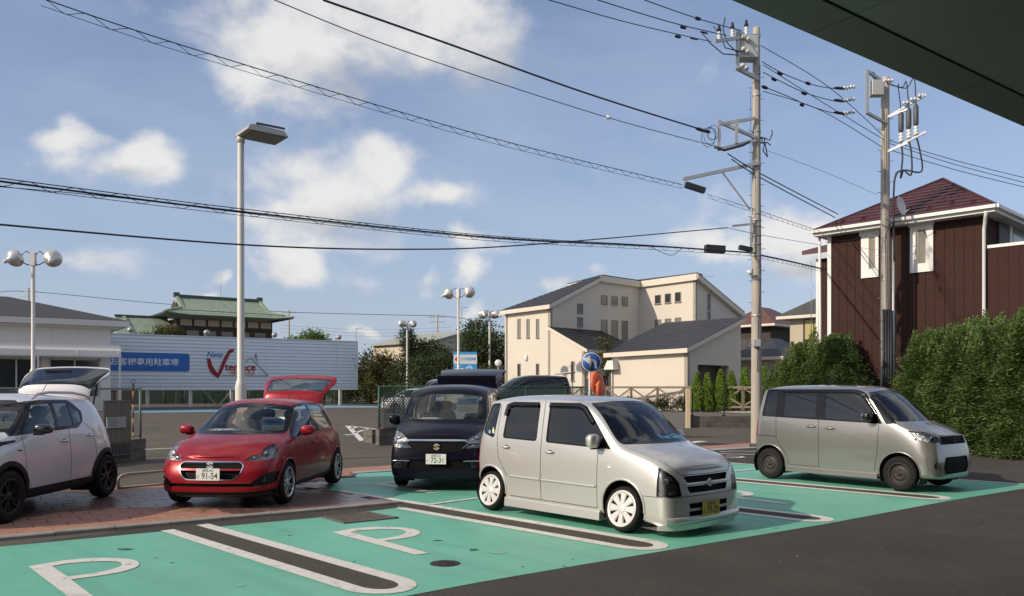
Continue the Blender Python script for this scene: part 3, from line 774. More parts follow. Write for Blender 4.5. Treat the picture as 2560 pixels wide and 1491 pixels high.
def cards(root, x, items):
    """price cards standing inside the windscreen: (y0, y1, z0, z1, lean, kind)"""
    for (y0, y1, z0, z1, lean, kind, dx) in items:
        h = z1 - z0; m = frame((x + dx, (y0 + y1) / 2, z0), (0, 1, 0), V((-lean, 0, h)).normalized()); w = y1 - y0; H = math.hypot(lean, h)
        b = MB(); b.box(-w / 2, w / 2, 0, H, -.003, .003, 0, m); o = b.build('price_card', card_w, root)
        b = MB()
        if kind == 'menu':
            b.box(-w * .46, w * .46, H * .52, H * .88, .003, .005, 0, m); b.box(-w * .46, w * .46, H * .08, H * .46, .003, .005, 1, m); b.box(-w * .1, w * .15, H * .36, H * .42, .005, .006, 2, m)
            for k in range(6): b.box(-w * .42, w * (.05 + .3 * ((k * 7) % 5) / 5), H * (.12 + .045 * k), H * (.128 + .045 * k), .005, .0056, 3, m)
            for k in range(5): b.box(-w * .36 + w * .14 * k, -w * .26 + w * .14 * k, H * .66, H * .76, .005, .0056, 3, m)
            b.build('printed_panel', [card_b, card_g, card_y, lampdark], o)
        else:
            b.box(-w * .46, -w * .26, H * .2, H * .8, .003, .005, 0, m); b.build('printed_panel', [card_y], o)
            text_mesh(kind, H * .62, black_ink, 'lettering', o, m @ M4.Translation((w * .06, H * .5, .0045)), .0004, bold=.001, xscale=.8)

# ------------------------------------------------------------------ deep red hatchback, tailgate up
def car_red_hatch():
    root = thing('parked_car', 'deep red hatchback with its tailgate raised and white plate 91-54', 'car', group='cars parked in the dealership lot')
    rows = [(-1.72, -1.76, -1.66, -1.47, -1.44, .30, .62, .36, .66, .62, .60, .93, .46, 1.34, 1.37),
            (-1.64, -1.70, -1.60, -1.42, -1.38, .26, .74, .32, .80, .62, .72, .94, .54, 1.36, 1.42),
            (-1.30, -1.34, -1.30, -1.20, -1.15, .20, .80, .26, .875, .60, .80, .97, .60, 1.405, 1.46),
            (-.60, -.60, -.60, -.55, -.55, .17, .80, .22, .855, .55, .80, .95, .625, 1.43, 1.495),
            (-.05, -.05, -.05, -.05, -.05, .17, .80, .22, .845, .55, .795, .94, .63, 1.435, 1.505),
            (.30, .32, .34, .22, .32, .17, .80, .22, .845, .55, .795, .93, .62, 1.39, 1.46),
            (.66, .68, .70, .62, .80, .17, .80, .22, .85, .55, .80, .925, .68, 1.13, 1.20),
            (.98, .98, 1.0, .98, 1.20, .17, .80, .22, .86, .56, .81, .90, .72, .955, .99),
            (1.30, 1.30, 1.30, 1.30, 1.42, .18, .80, .24, .875, .58, .82, .87, .69, .93, .955),
            (1.62, 1.62, 1.58, 1.58, 1.68, .19, .79, .26, .85, .56, .78, .80, .62, .85, .885),
            (1.84, 1.84, 1.76, 1.74, 1.86, .20, .74, .26, .76, .50, .68, .70, .52, .745, .775),
            (1.96, 1.97, 1.88, 1.84, 1.94, .20, .54, .25, .56, .48, .54, .66, .40, .70, .72)]
    B = Body(rows, creases=[(0, 5, 5, .3), (5, 7, 5, .45), (0, 11, 2, .4), (1, 9, 4, .25)], bulge_f=.07, bulge_r=.04)
    WB, WR = 1.225, .305
    for cx in (WB, -WB): B.side('none', arc(cx, .31, .34, -90, 270, 30), lim=lambda c: abs(c.y) > .55 and c.z < .8)
    fd = rpoly([(-.15, .96, .03), (.86, .94, .01), (.26, 1.37, .12), (-.15, 1.40, .03)]); rd = rpoly([(-1.02, 1.0, .05), (-.24, .965, .03), (-.24, 1.405, .03), (-.92, 1.37, .12)])
    B.side('glassf', rpoly([(-1.20, 1.03, .05), (-.19, .95, .02), (.98, .925, .01), (.27, 1.395, .14), (-.2, 1.425, .2), (-1.0, 1.39, .12)]))
    B.side('fd', fd, only='glassf'); B.side('rd', rd, only='glassf')
    B.side('apil', [(.26, 1.40), (.27, 1.37), (.90, .94), (1.05, .935), (.98, .985), (.40, 1.40)], only='body', nmin=.05)
    ws = rpoly([(-.70, .985), (.70, .985), (.585, 1.37), (.2, 1.42), (-.2, 1.42), (-.585, 1.37)], .06)
    B.cut('wsf', ws, 'x', 1, lim=lambda c: c.z > .9 and c.x > 0, nmin=.15); B.cut('ws', inset(ws, .05), 'x', 1, only='wsf', nmin=.15)
    B.cut('hatch', rpoly([(-.60, .72), (.60, .72), (.66, .95), (.52, 1.42), (-.52, 1.42), (-.66, .95)], .05), 'x', -1, nmin=.12, lim=lambda c: c.x < -1.2)
    B.cut('hatch', [(-1.9, -.50), (-1.28, -.50), (-1.28, .50), (-1.9, .50)], 'z', 1, lim=lambda c: c.z > 1.3, nmin=.3, only='body')
    B.cut('hglass', rpoly([(-.57, .90), (.57, .90), (.49, 1.33), (-.49, 1.33)], .07), 'x', -1, only='hatch')
    # headlights
    hl = rpoly([(.44, .665, .02), (.62, .66, .03), (.90, .71, .02), (.90, .90, .02), (.74, .86, .05), (.58, .76, .04)])
    for q in (hl, sym(hl)): B.cut('head', q, 'x', 1, nmin=.04, lim=lambda c: c.x > 1.5)
    B.side('head', rpoly([(1.72, .665, .02), (1.99, .66, .02), (1.92, .77, .02), (1.70, .87, .03), (1.42, .885, .02), (1.52, .78, .05)], .02), lim=lambda c: c.x > 1.3, nmin=.05, only=('body', 'head')); B.cut('body', [(1.3, -.62), (1.74, -.62), (1.79, -.4), (1.79, .4), (1.74, .62), (1.3, .62)], 'z', 1, only='head', nmin=.05); B.cut('body', [(-.43, .5), (.43, .5), (.45, .67), (.57, .79), (.72, .89), (.76, 1.1), (-.76, 1.1), (-.72, .89), (-.57, .79), (-.45, .67)], 'x', 1, only='head', nmin=.0)
    hexa = [(-.40, .655), (.40, .655), (.46, .60), (.42, .48), (.33, .405), (-.33, .405), (-.42, .48), (-.46, .60)]
    hx = rpoly(hexa, .04)
    B.cut('gring', hx, 'x', 1); B.cut('grille', inset(hx, .014), 'x', 1); B.cut('gbar', [(-.5, .535), (.5, .535), (.5, .56), (-.5, .56)], 'x', 1, only='grille')
    fg = rpoly([(.50, .33, .02), (.76, .33, .05), (.88, .44, .04), (.88, .50, .02), (.74, .50, .05), (.60, .40, .05)])
    for q in (fg, sym(fg)): B.cut('fog', q, 'x', 1, nmin=.15, lim=lambda c: c.x > 1.5)
    B.cut('lower', rpoly([(-.62, .315), (.62, .315), (.52, .36), (-.52, .36)], .015), 'x', 1)
    B.cut('lip', [(-.95, .10), (.95, .10), (.95, .275), (.60, .245), (-.60, .245), (-.95, .275)], 'x', 1, nmin=-.2, lim=lambda c: c.x > 1.55)
    B.side('lip', [(-.80, .1), (.83, .1), (.83, .27), (-.80, .28)], lim=lambda c: c.z < .3, nmin=-.9)
    B.side('tail', rpoly([(-1.80, .80), (-1.55, .80), (-1.36, .90), (-1.50, 1.0), (-1.8, 1.0)], .03), lim=lambda c: c.x < -1.2, nmin=.2, only='body')
    B.side('door_f', rpoly([(-.20, .30, .03), (.74, .30, .05), (.84, .60, .1), (.84, .93, .02), (-.20, .95, .02)]), only='body'); B.side('door_r', rpoly([(-.20, .30, .03), (-.20, .95, .02), (-1.18, 1.0, .05), (-1.12, .72, .1), (-.86, .5, .1), (-.82, .30, .03)]), only='body')
    seam = MB()
    for sg in (1, -1):
        B.strip(seam, [(-.20, .28), (-.20, .95)], 'y', sg, .008); B.strip(seam, [(.74, .28), (.84, .60), (.85, .93)], 'y', sg, .008); B.strip(seam, [(-.82, .28), (-.86, .5), (-1.12, .74), (-1.18, 1.0)], 'y', sg, .007)
        B.strip(seam, [(1.50, .86), (1.55, .72), (1.50, .62)], 'y', sg, .006)
    B.strip(seam, [(-.80, .93), (-.74, .84), (-.50, .70), (-.2, .685), (.2, .685), (.50, .70), (.74, .84), (.80, .93)], 'x', 1, .007)
    seam.build('panel_gap', gap_m, root)['kind'] = 'stuff'
    for sg in (1, -1):
        for cx in (WB, -WB): e = MB(); arch_lip(e, B, cx, .31, .342, sg, .022, .0, .008); e.build('wheel_arch', redp, root)
    hxm = MB(); gx = front_at(B, 0, .6, -.012)
    for r_ in range(4):
        for c_ in range(-12, 13):
            y = c_ * .034 + (.017 if r_ % 2 else 0); z = .572 + r_ * .022
            if abs(y) > .43: continue
            l, n = B.hit('x', 1, y, z)
            if l is None: continue
            q = [(math.cos(R(60 * k + 30)) * .0185 + y, math.sin(R(60 * k + 30)) * .0135 + z) for k in range(6)]
            for k in range(6):
                a_, b_ = q[k], q[(k + 1) % 6]; hxm.bar((l.x - .012, a_[0], a_[1]), (l.x - .012, b_[0], b_[1]), .0045, .008)
    hxm.build('grille_mesh', lampdark, root)['kind'] = 'stuff'
    B.strip(lp := MB(), [(-.80, .225), (-.60, .205), (.60, .205), (.80, .225)], 'x', 1, .022, .004, .035); lp.build('lip_strip', lampdark, root)
    for sg in (1, -1):
        wells(root, WB, .35, .45, .80, sg, .31); wells(root, -WB, .35, .45, .80, sg, .31)
        make_wheel(root, WB, .755, WR, .19, .215, 'multi10', rim_silver, sg, 0, 0); make_wheel(root, -WB, .755, WR, .19, .215, 'multi10', rim_silver, sg)
        mirror(root, .68, .86, 1.03, (.07, .105, .07), redp, sg); handle(root, B, -.05, .80, sg, redp)
        bowl(root, B, sg * .70, .415, .035)
        inbowl(root, B, sg * .66, .765, .05, chrome); inbowl(root, B, sg * .54, .71, .03, chrome, 1.3)
        b = MB(); b.tube([(.95, sg * .25 + .3, .99), (1.10, sg * .1 + .1, 1.0)], .01, 5); b.build('wiper', blackp, root)
    s_emblem(root, frame((front_at(B, 0, .61, .012), 0, .607), (0, 1, 0), (0, 0, 1)), .11, badge)
    objs = B.finish(root, {'body': ('car_body', (redp, darkm), 0, .02), 'door_f': ('front_door', (redp, darkm), 0, .02), 'door_r': ('rear_door', (redp, darkm), 0, .02), 'hatch': ('tailgate', (redp, redp), 0, .03), 'hglass': ('rear_window', tint_mid, -.004, 0),
        'glassf': ('window_trim', gloss_black, -.003, .012), 'fd': ('side_window', tint_ws, -.007, 0), 'rd': ('side_window', tint_mid, -.007, 0), 'apil': ('pillar_trim', redp, 0, .02), 'wsf': ('windscreen_trim', gloss_black, -.002, .01), 'ws': ('windscreen', tint_ws, -.004, 0),
        'head': [('headlight', lens, .002, 0), ('lamp_housing', refl, 0, -.05)], 'gring': ('grille_frame', chrome, .006, .015), 'grille': ('grille', mesh_m, 0, -.045), 'gbar': ('grille_bar', redp, .004, .02),
        'fog': ('fog_lamp_recess', blackp, 0, -.02), 'lower': ('lower_intake', mesh_m, 0, -.03), 'lip': ('lower_trim', blackp, .004, .015), 'tail': ('tail_light', redlens, .003, .01)})
    tailgate(objs, (-1.30, 0, 1.43), 92, root, ((-1.46, .50, 1.22), (-1.60, .50, 1.02)))
    cabin(root, (.02, -.80), .50, .66, 0, .72, .94, seat_m)
    plate(root, frame((front_at(B, 0, .49, .03), 0, .487), (0, 1, 0), (0, 0, 1)), 'の', '91-54', '湘南502')
    cards(root, .80, [(.22, .56, .96, 1.22, .06, 'menu', -.12), (-.60, -.10, .985, 1.04, .25, '1,200,', .12)])
    b = MB(); b.tube([(-1.12, 0, 1.475), (-1.28, 0, 1.62)], .005, 5); b.build('antenna', blackp, root)
    return root

# ------------------------------------------------------------------ dark plum tall wagon, tailgate up
def car_dark_wagon():
    root = thing('parked_car', 'dark plum tall boxy wagon with its tailgate raised and white plate 72-31', 'car', group='cars parked in the dealership lot')
    rows = [(-1.68, -1.71, -1.68, -1.58, -1.54, .28, .66, .33, .70, .62, .67, 1.05, .56, 1.62, 1.66),
            (-1.64, -1.67, -1.64, -1.52, -1.48, .24, .75, .30, .79, .62, .76, 1.06, .64, 1.64, 1.71),
            (-1.30, -1.32, -1.30, -1.25, -1.22, .18, .78, .24, .83, .60, .80, 1.07, .67, 1.66, 1.74),
            (-.50, -.50, -.50, -.50, -.50, .17, .78, .22, .82, .58, .80, 1.06, .68, 1.67, 1.755),
            (.30, .30, .30, .30, .30, .17, .78, .22, .82, .58, .80, 1.05, .68, 1.665, 1.75),
            (.78, .78, .80, .70, .74, .17, .78, .22, .82, .58, .80, 1.05, .665, 1.63, 1.70),
            (1.05, 1.05, 1.08, 1.02, 1.10, .17, .78, .22, .82, .58, .80, 1.04, .70, 1.33, 1.39),
            (1.30, 1.30, 1.34, 1.28, 1.40, .17, .78, .24, .825, .58, .80, 1.02, .74, 1.07, 1.11),
            (1.52, 1.52, 1.52, 1.50, 1.58, .18, .78, .25, .83, .56, .79, .98, .70, 1.02, 1.055),
            (1.76, 1.76, 1.72, 1.70, 1.76, .19, .77, .26, .81, .54, .75, .90, .65, .955, .985),
            (1.90, 1.91, 1.83, 1.81, 1.86, .20, .75, .26, .785, .50, .73, .86, .62, .90, .925),
            (1.95, 1.97, 1.89, 1.87, 1.91, .20, .62, .25, .67, .50, .64, .85, .54, .88, .90)]
    B = Body(rows, creases=[(0, 5, 5, .65), (5, 7, 5, .75), (0, 11, 2, .4), (7, 11, 5, .5)], bulge_f=.04, bulge_r=.02)
    WB, WR = 1.24, .293
    for cx in (WB, -WB): B.side('none', arc(cx, .30, .33, -90, 270, 24), lim=lambda c: abs(c.y) > .5 and c.z < .8)
    ws = rpoly([(-.735, 1.115), (.735, 1.115), (.635, 1.58), (.2, 1.62), (-.2, 1.62), (-.635, 1.58)], .06)
    B.cut('wsf', ws, 'x', 1, lim=lambda c: c.z > 1 and c.x > 0, nmin=.12); B.cut('ws', inset(ws, .04), 'x', 1, only='wsf', nmin=.12)
    B.side('glassf', rpoly([(-1.42, 1.12, .08), (1.12, 1.07, .02), (.74, 1.58, .06), (-1.36, 1.60, .1)]))
    for i, (p) in enumerate(([(-1.34, 1.15), (-1.05, 1.14), (-1.05, 1.57), (-1.30, 1.57)], [(-.98, 1.14), (-.15, 1.125), (-.15, 1.58), (-.98, 1.58)], [(-.05, 1.12), (.80, 1.10), (.62, 1.56), (-.05, 1.58)])):
        B.side('sw', rpoly(p, .04), only='glassf')
    B.cut('hatch', rpoly([(-.70, .50), (.70, .50), (.70, 1.1), (.62, 1.68), (-.62, 1.68), (-.70, 1.1)], .04), 'x', -1, lim=lambda c: c.x < -1.2, nmin=.1)
    B.cut('hglass', rpoly([(-.58, 1.12), (.58, 1.12), (.52, 1.55), (-.52, 1.55)], .05), 'x', -1, only='hatch')
    h1 = rpoly([(.47, .815, .01), (.82, .80, .02), (.82, .96, .02), (.66, .965, .03), (.50, .86, .02)]); h2 = rpoly([(.44, .70, .01), (.74, .71, .03), (.74, .78, .02), (.56, .775, .02)])
    for q in (h1, sym(h1)): B.cut('head', q, 'x', 1, nmin=.2, lim=lambda c: c.x > 1.4)
    B.side('head', rpoly([(1.60, .83), (1.95, .80), (1.95, .90), (1.56, .95)], .02), lim=lambda c: c.x > 1.4, nmin=.25, only=('body', 'head'))
    for q in (h2, sym(h2)): B.cut('pos', q, 'x', 1, nmin=.2)
    B.cut('chr', rpoly([(-.50, .815), (.50, .815), (.47, .84), (-.47, .84)], .005), 'x', 1, only='body')
    B.cut('gr', rpoly([(-.50, .795), (.50, .795), (.36, .655), (-.36, .655)], .02), 'x', 1, only='body')
    B.cut('gr', rpoly([(-.46, .845), (.46, .845), (.38, .90), (-.38, .90)], .01), 'x', 1, only='body')
    B.cut('grille', rpoly([(-.50, .37), (.50, .37), (.46, .52), (-.46, .52)], .02), 'x', 1, only='body')
    fg = rpoly([(.53, .38), (.76, .38), (.70, .49), (.53, .50)], .02)
    for q in (fg, sym(fg)): B.cut('fogr', q, 'x', 1, nmin=.15, lim=lambda c: c.x > 1.5)
    B.side('tail', rpoly([(-1.74, .8), (-1.60, .8), (-1.58, 1.1), (-1.74, 1.1)], .02), nmin=.2, lim=lambda c: c.x < -1.3)
    seam = MB()
    for sg in (1, -1):
        B.strip(seam, [(-.10, .28), (-.10, 1.08)], 'y', sg, .008); B.strip(seam, [(.84, .28), (.86, 1.06)], 'y', sg, .008); B.strip(seam, [(-.98, 1.1), (-.98, .7), (-.84, .5)], 'y', sg, .008)
    B.strip(seam, [(-.76, 1.03), (-.68, .98), (-.50, .925), (0, .915), (.50, .925), (.68, .98), (.76, 1.03)], 'x', 1, .006); seam.build('panel_gap', gap_m, root)['kind'] = 'stuff'
    ch = MB()
    for sg in (1, -1):
        B.strip(ch, [(sg * .74, .79), (sg * .48, .80), (sg * .45, .826), (0, .822)], 'x', 1, .012, .003, .008); B.strip(ch, [(sg * .78, .43), (sg * .72, .50), (sg * .44, .495)], 'x', 1, .012, .003, .008); B.strip(ch, [(sg * .42, .70), (sg * .53, .785), (sg * .76, .79)], 'x', 1, .008, .003, .006)
        B.strip(ch, [(sg * .10, .645), (sg * .38, .645), (sg * .52, .79)], 'x', 1, .010, .002, .006, mi=1)
        bowl(root, B, sg * .60, .435, .04); wells(root, WB, .34, .45, .76, sg, .30); wells(root, -WB, .34, .45, .76, sg, .30)
        make_wheel(root, WB, .725, WR, .18, .20, 'multi10', rim_silver, sg); make_wheel(root, -WB, .725, WR, .18, .20, 'multi10', rim_silver, sg)
        mirror(root, .90, .86, 1.13, (.07, .095, .085), navyp, sg)
        inbowl(root, B, sg * .64, .88, .04, chrome, 1.4)
        b = MB(); b.tube([(1.25, sg * .25 + .3, 1.12), (1.33, sg * .15 + .05, 1.105)], .012, 5); b.build('wiper', blackp, root)
    ch.build('chrome_trim', [chrome, navyp], root)
    s_emblem(root, frame((front_at(B, 0, .725, .012), 0, .725), (0, 1, 0), (0, 0, 1)), .115, mat('champagne_chrome', (.55, .47, .34), .3, .3))
    objs = B.finish(root, {'body': ('car_body', (navyp, darkm), 0, .02), 'hatch': ('tailgate', (navyp, lampdark), 0, .05), 'hglass': ('rear_window', tint_dark, -.004, 0), 'glassf': ('window_trim', gloss_black, -.003, .012), 'sw': ('side_window', tint_mid, -.007, 0),
        'wsf': ('windscreen_trim', gloss_black, -.002, .01), 'ws': ('windscreen', tint_ws, -.004, 0), 'head': [('headlight', lens, .002, 0), ('lamp_housing', refl, 0, -.03)], 'pos': [('position_lamp', lens, .002, 0), ('lamp_housing', refl, 0, -.02)],
        'chr': ('grille_bar', chrome, .008, .02), 'gr': ('grille', mesh_m, 0, -.012), 'grille': ('lower_intake', mesh_m, 0, -.03), 'fogr': ('fog_lamp_recess', blackp, 0, -.015), 'tail': ('tail_light', redlens, .003, .01)})
    Mx = tailgate(objs, (-1.50, 0, 1.70), 99, root, ((-1.62, .62, 1.40), (-1.64, .62, 1.15)))
    b = MB(); b.box(-1.74, -1.44, -.60, .60, 1.69, 1.735, 0, Mx); b.build('roof_spoiler', navyp, root, bevel=.015)
    cabin(root, (.15, -.75), .62, .66, 0, 1.0, 1.06, seat_m)
    plate(root, frame((front_at(B, 0, .53, .025), 0, .53), (0, 1, 0), (0, 0, 1)), 'の', '72-31', '湘南502')
    cards(root, 1.0, [(.16, .54, 1.24, 1.52, .08, 'menu', -.09), (-.62, -.08, 1.105, 1.16, .2, '1,250,', .17)])
    return root

# ------------------------------------------------------------------ grey silver tall kei van
def car_grey_van():
    root = thing('parked_car', 'warm silver tall kei van with black steel wheels and dark side glass beside the hedge', 'car', group='cars parked in the dealership lot')
    rows = [(-1.54, -1.58, -1.55, -1.45, -1.42, .26, .60, .32, .64, .62, .61, 1.10, .53, 1.62, 1.66),
            (-1.50, -1.54, -1.52, -1.40, -1.37, .22, .69, .28, .725, .62, .70, 1.12, .60, 1.64, 1.70),
            (-1.22, -1.26, -1.24, -1.18, -1.15, .18, .72, .24, .745, .60, .735, 1.13, .63, 1.66, 1.73),
            (-.50, -.50, -.50, -.50, -.50, .18, .72, .22, .745, .58, .735, 1.12, .64, 1.67, 1.745),
            (.20, .20, .20, .20, .20, .18, .72, .22, .745, .58, .735, 1.11, .64, 1.665, 1.74),
            (.62, .62, .66, .60, .66, .18, .72, .22, .745, .58, .735, 1.10, .625, 1.63, 1.69),
            (.90, .90, .94, .88, .98, .18, .72, .22, .745, .58, .730, 1.09, .655, 1.33, 1.40),
            (1.14, 1.14, 1.18, 1.14, 1.26, .18, .72, .23, .745, .58, .725, 1.06, .68, 1.10, 1.14),
            (1.36, 1.36, 1.36, 1.34, 1.42, .19, .72, .25, .75, .58, .715, 1.01, .64, 1.05, 1.085),
            (1.58, 1.58, 1.54, 1.54, 1.60, .20, .71, .26, .735, .56, .69, .93, .60, .97, 1.01),
            (1.72, 1.74, 1.66, 1.64, 1.70, .21, .65, .27, .66, .50, .62, .86, .50, .92, .95),
            (1.77, 1.80, 1.73, 1.71, 1.75, .21, .56, .26, .60, .48, .57, .84, .47, .90, .92)]
    B = Body(rows, creases=[(0, 5, 5, .65), (5, 7, 5, .75), (0, 11, 2, .45), (7, 10, 5, .45)], bulge_f=.04, bulge_r=.02)
    WB, WR = 1.2125, .283
    for cx in (WB, -WB): B.side('none', arc(cx, .30, .335, -90, 270, 30), lim=lambda c: abs(c.y) > .5 and c.z < .8)
    B.side('glassf', rpoly([(-1.40, 1.155, .03), (.93, 1.085, .01), (.60, 1.60, .10), (.40, 1.655, .05), (-1.33, 1.655, .04)]))
    B.side('vent', rpoly([(.66, 1.54, .01), (.99, 1.085, .01), (1.155, 1.09, .01), (.76, 1.56, .03)], .02), nmin=.05)
    for p, t in (([(-1.37, 1.17), (-1.09, 1.165), (-1.09, 1.64), (-1.31, 1.64)], 'swd'), ([(-.93, 1.175), (-.29, 1.155), (-.29, 1.585), (-.93, 1.585)], 'swd'), ([(-.11, 1.15), (.86, 1.11), (.50, 1.56), (-.11, 1.585)], 'sw')):
        B.side(t, rpoly(p, .03), only='glassf')
    ws = rpoly([(-.665, 1.125), (.665, 1.125), (.58, 1.60), (.2, 1.635), (-.2, 1.635), (-.58, 1.60)], .06)
    B.cut('wsf', ws, 'x', 1, lim=lambda c: c.z > 1 and c.x > 0, nmin=.12); B.cut('ws', inset(ws, .035), 'x', 1, only='wsf', nmin=.12)
    B.cut('rw', rpoly([(-.58, 1.12), (.58, 1.12), (.50, 1.60), (-.50, 1.60)], .05), 'x', -1)
    hl = rpoly([(.40, .79, .01), (.78, .84, .01), (.78, 1.0, .01), (.56, .965, .03), (.42, .86, .02)])
    for q in (hl, sym(hl)): B.cut('head', q, 'x', 1, nmin=.2, lim=lambda c: c.x > 1.3)
    B.side('head', rpoly([(1.62, .81), (1.9, .78), (1.9, .86), (1.62, .92), (1.40, .99), (1.36, .965), (1.46, .87)], .012), lim=lambda c: c.x > 1.25, nmin=.25, only=('body', 'head'))
    B.cut('gr', rpoly([(-.46, .77), (.46, .77), (.40, .90), (-.40, .90)], .02), 'x', 1, only='body')
    B.cut('gr', rpoly([(-.38, .30), (.38, .30), (.44, .40), (.38, .57), (-.38, .57), (-.44, .40)], .03), 'x', 1, only='body')
    fg = rpoly([(.50, .37), (.68, .37), (.70, .56), (.58, .52)], .03)
    for q in (fg, sym(fg)): B.cut('fogr', q, 'x', 1, nmin=.15, lim=lambda c: c.x > 1.4)
    B.side('tail', rpoly([(-1.66, .80), (-1.49, .80), (-1.49, 1.10), (-1.66, 1.10)], .02), nmin=.1, lim=lambda c: c.x < -1.2, only='body')
    B.side('door_r', rpoly([(-1.08, 1.14, .02), (-.215, 1.115, .02), (-.215, .30, .02), (-.80, .30, .08), (-.86, .50, .1), (-1.06, .72, .1)]), only='body'); B.side('door_f', rpoly([(-.215, .30, .02), (.80, .30, .06), (.84, .6, .1), (.86, 1.085, .02), (-.215, 1.115, .02)]), only='body')
    seam = MB()
    for sg in (1, -1):
        B.strip(seam, [(-.215, .28), (-.215, 1.12)], 'y', sg, .008); B.strip(seam, [(.80, .30), (.85, .62), (.87, 1.08)], 'y', sg, .008); B.strip(seam, [(-1.08, 1.14), (-1.06, .74), (-.87, .50), (-.80, .30)], 'y', sg, .008); B.strip(seam, [(-.80, .298), (-.24, .298)], 'y', sg, .007)
        B.strip(seam, [(-1.50, .80), (-1.08, .79)], 'y', sg, .012); B.strip(seam, [(-.215, 1.655), (-.215, 1.70)], 'y', sg, .006); B.strip(seam, [(1.36, .965), (1.46, .87), (1.62, .805)], 'y', sg, .005)
    B.strip(seam, [(-.66, 1.06), (-.6, .975), (-.44, .915), (0, .91), (.44, .915), (.6, .975), (.66, 1.06)], 'x', 1, .006); seam.build('panel_gap', gap_m, root)['kind'] = 'stuff'
    for sg in (1, -1):
        for cx in (WB, -WB): e = MB(); arch_lip(e, B, cx, .30, .337, sg, .022, .0, .008); e.build('wheel_arch', silver2, root)
    for sg in (1, -1): sk = MB(); sk.add([(-.86, sg * .60, .17), (.86, sg * .60, .17), (.86, sg * .755, .17), (-.86, sg * .755, .17), (-.86, sg * .70, .275), (.86, sg * .70, .275), (.86, sg * .752, .265), (-.86, sg * .752, .265)], [(0, 1, 2, 3), (4, 7, 6, 5), (3, 2, 6, 7), (0, 3, 7, 4), (1, 5, 6, 2), (0, 4, 5, 1)]); sk.build('side_skirt', silver2, root, bevel=.008)
    gb = MB()
    for z in (.81, .85): B.strip(gb, [(-.44, z), (.44, z)], 'x', 1, .012, -.004, .01)
    for z in (.35, .40, .45, .50): B.strip(gb, [(-.38, z), (.38, z)], 'x', 1, .010, -.006, .008)
    gb.build('grille_bar', mesh_m, root)
    for sg in (1, -1):
        wells(root, WB, .345, .42, .72, sg, .30); wells(root, -WB, .345, .42, .72, sg, .30)
        make_wheel(root, WB, .655, WR, .165, .178, 'steel', rim_steel, sg); make_wheel(root, -WB, .655, WR, .165, .178, 'steel', rim_steel, sg)
        mirror(root, .74, .77, 1.20, (.07, .09, .085), blackcar, sg); handle(root, B, -.36, 1.0, sg, silver2, .19); handle(root, B, .00, .98, sg, silver2, .19)
        bowl(root, B, sg * .60, .44, .04); inbowl(root, B, sg * .55, .885, .045, chrome, 1.3)
        v = MB(); B.strip(v, [(-.98, 1.62), (.38, 1.62), (.56, 1.57), (.82, 1.24)], 'y', sg, .06, .004, .012); v.build('window_visor', tint_visor, root)
        b = MB(); b.tube([(1.18, sg * .25 + .2, 1.145), (1.25, sg * .15, 1.13)], .012, 5); b.build('wiper', blackp, root)
    s_emblem(root, frame((front_at(B, 0, .835, .01), 0, .835), (0, 1, 0), (0, 0, 1)), .08, lampdark)
    B.finish(root, {'body': ('car_body', (silver2, darkm), 0, .02), 'door_f': ('front_door', (silver2, darkm), 0, .02), 'door_r': ('sliding_door', (silver2, darkm), 0, .02), 'glassf': ('window_trim', gloss_black, -.003, .012), 'sw': ('side_window', tint_dark, -.007, 0), 'swd': ('side_window', tint_dark, -.007, 0), 'vent': ('vent_window', tint_mid, -.004, 0),
        'rw': ('rear_window', tint_dark, -.004, 0), 'wsf': ('windscreen_trim', gloss_black, -.002, .01), 'ws': ('windscreen', tint_ws, -.004, 0), 'head': [('headlight', lens, .002, 0), ('lamp_housing', refl, 0, -.045)], 'gr': ('grille', mesh_m, 0, -.02), 'fogr': ('fog_lamp_recess', silver2, 0, -.012), 'tail': ('tail_light', redlens, .003, .01)})
    cabin(root, (.10, -.75), .62, .62, 0, .92, 1.10, seat_m)
    return root

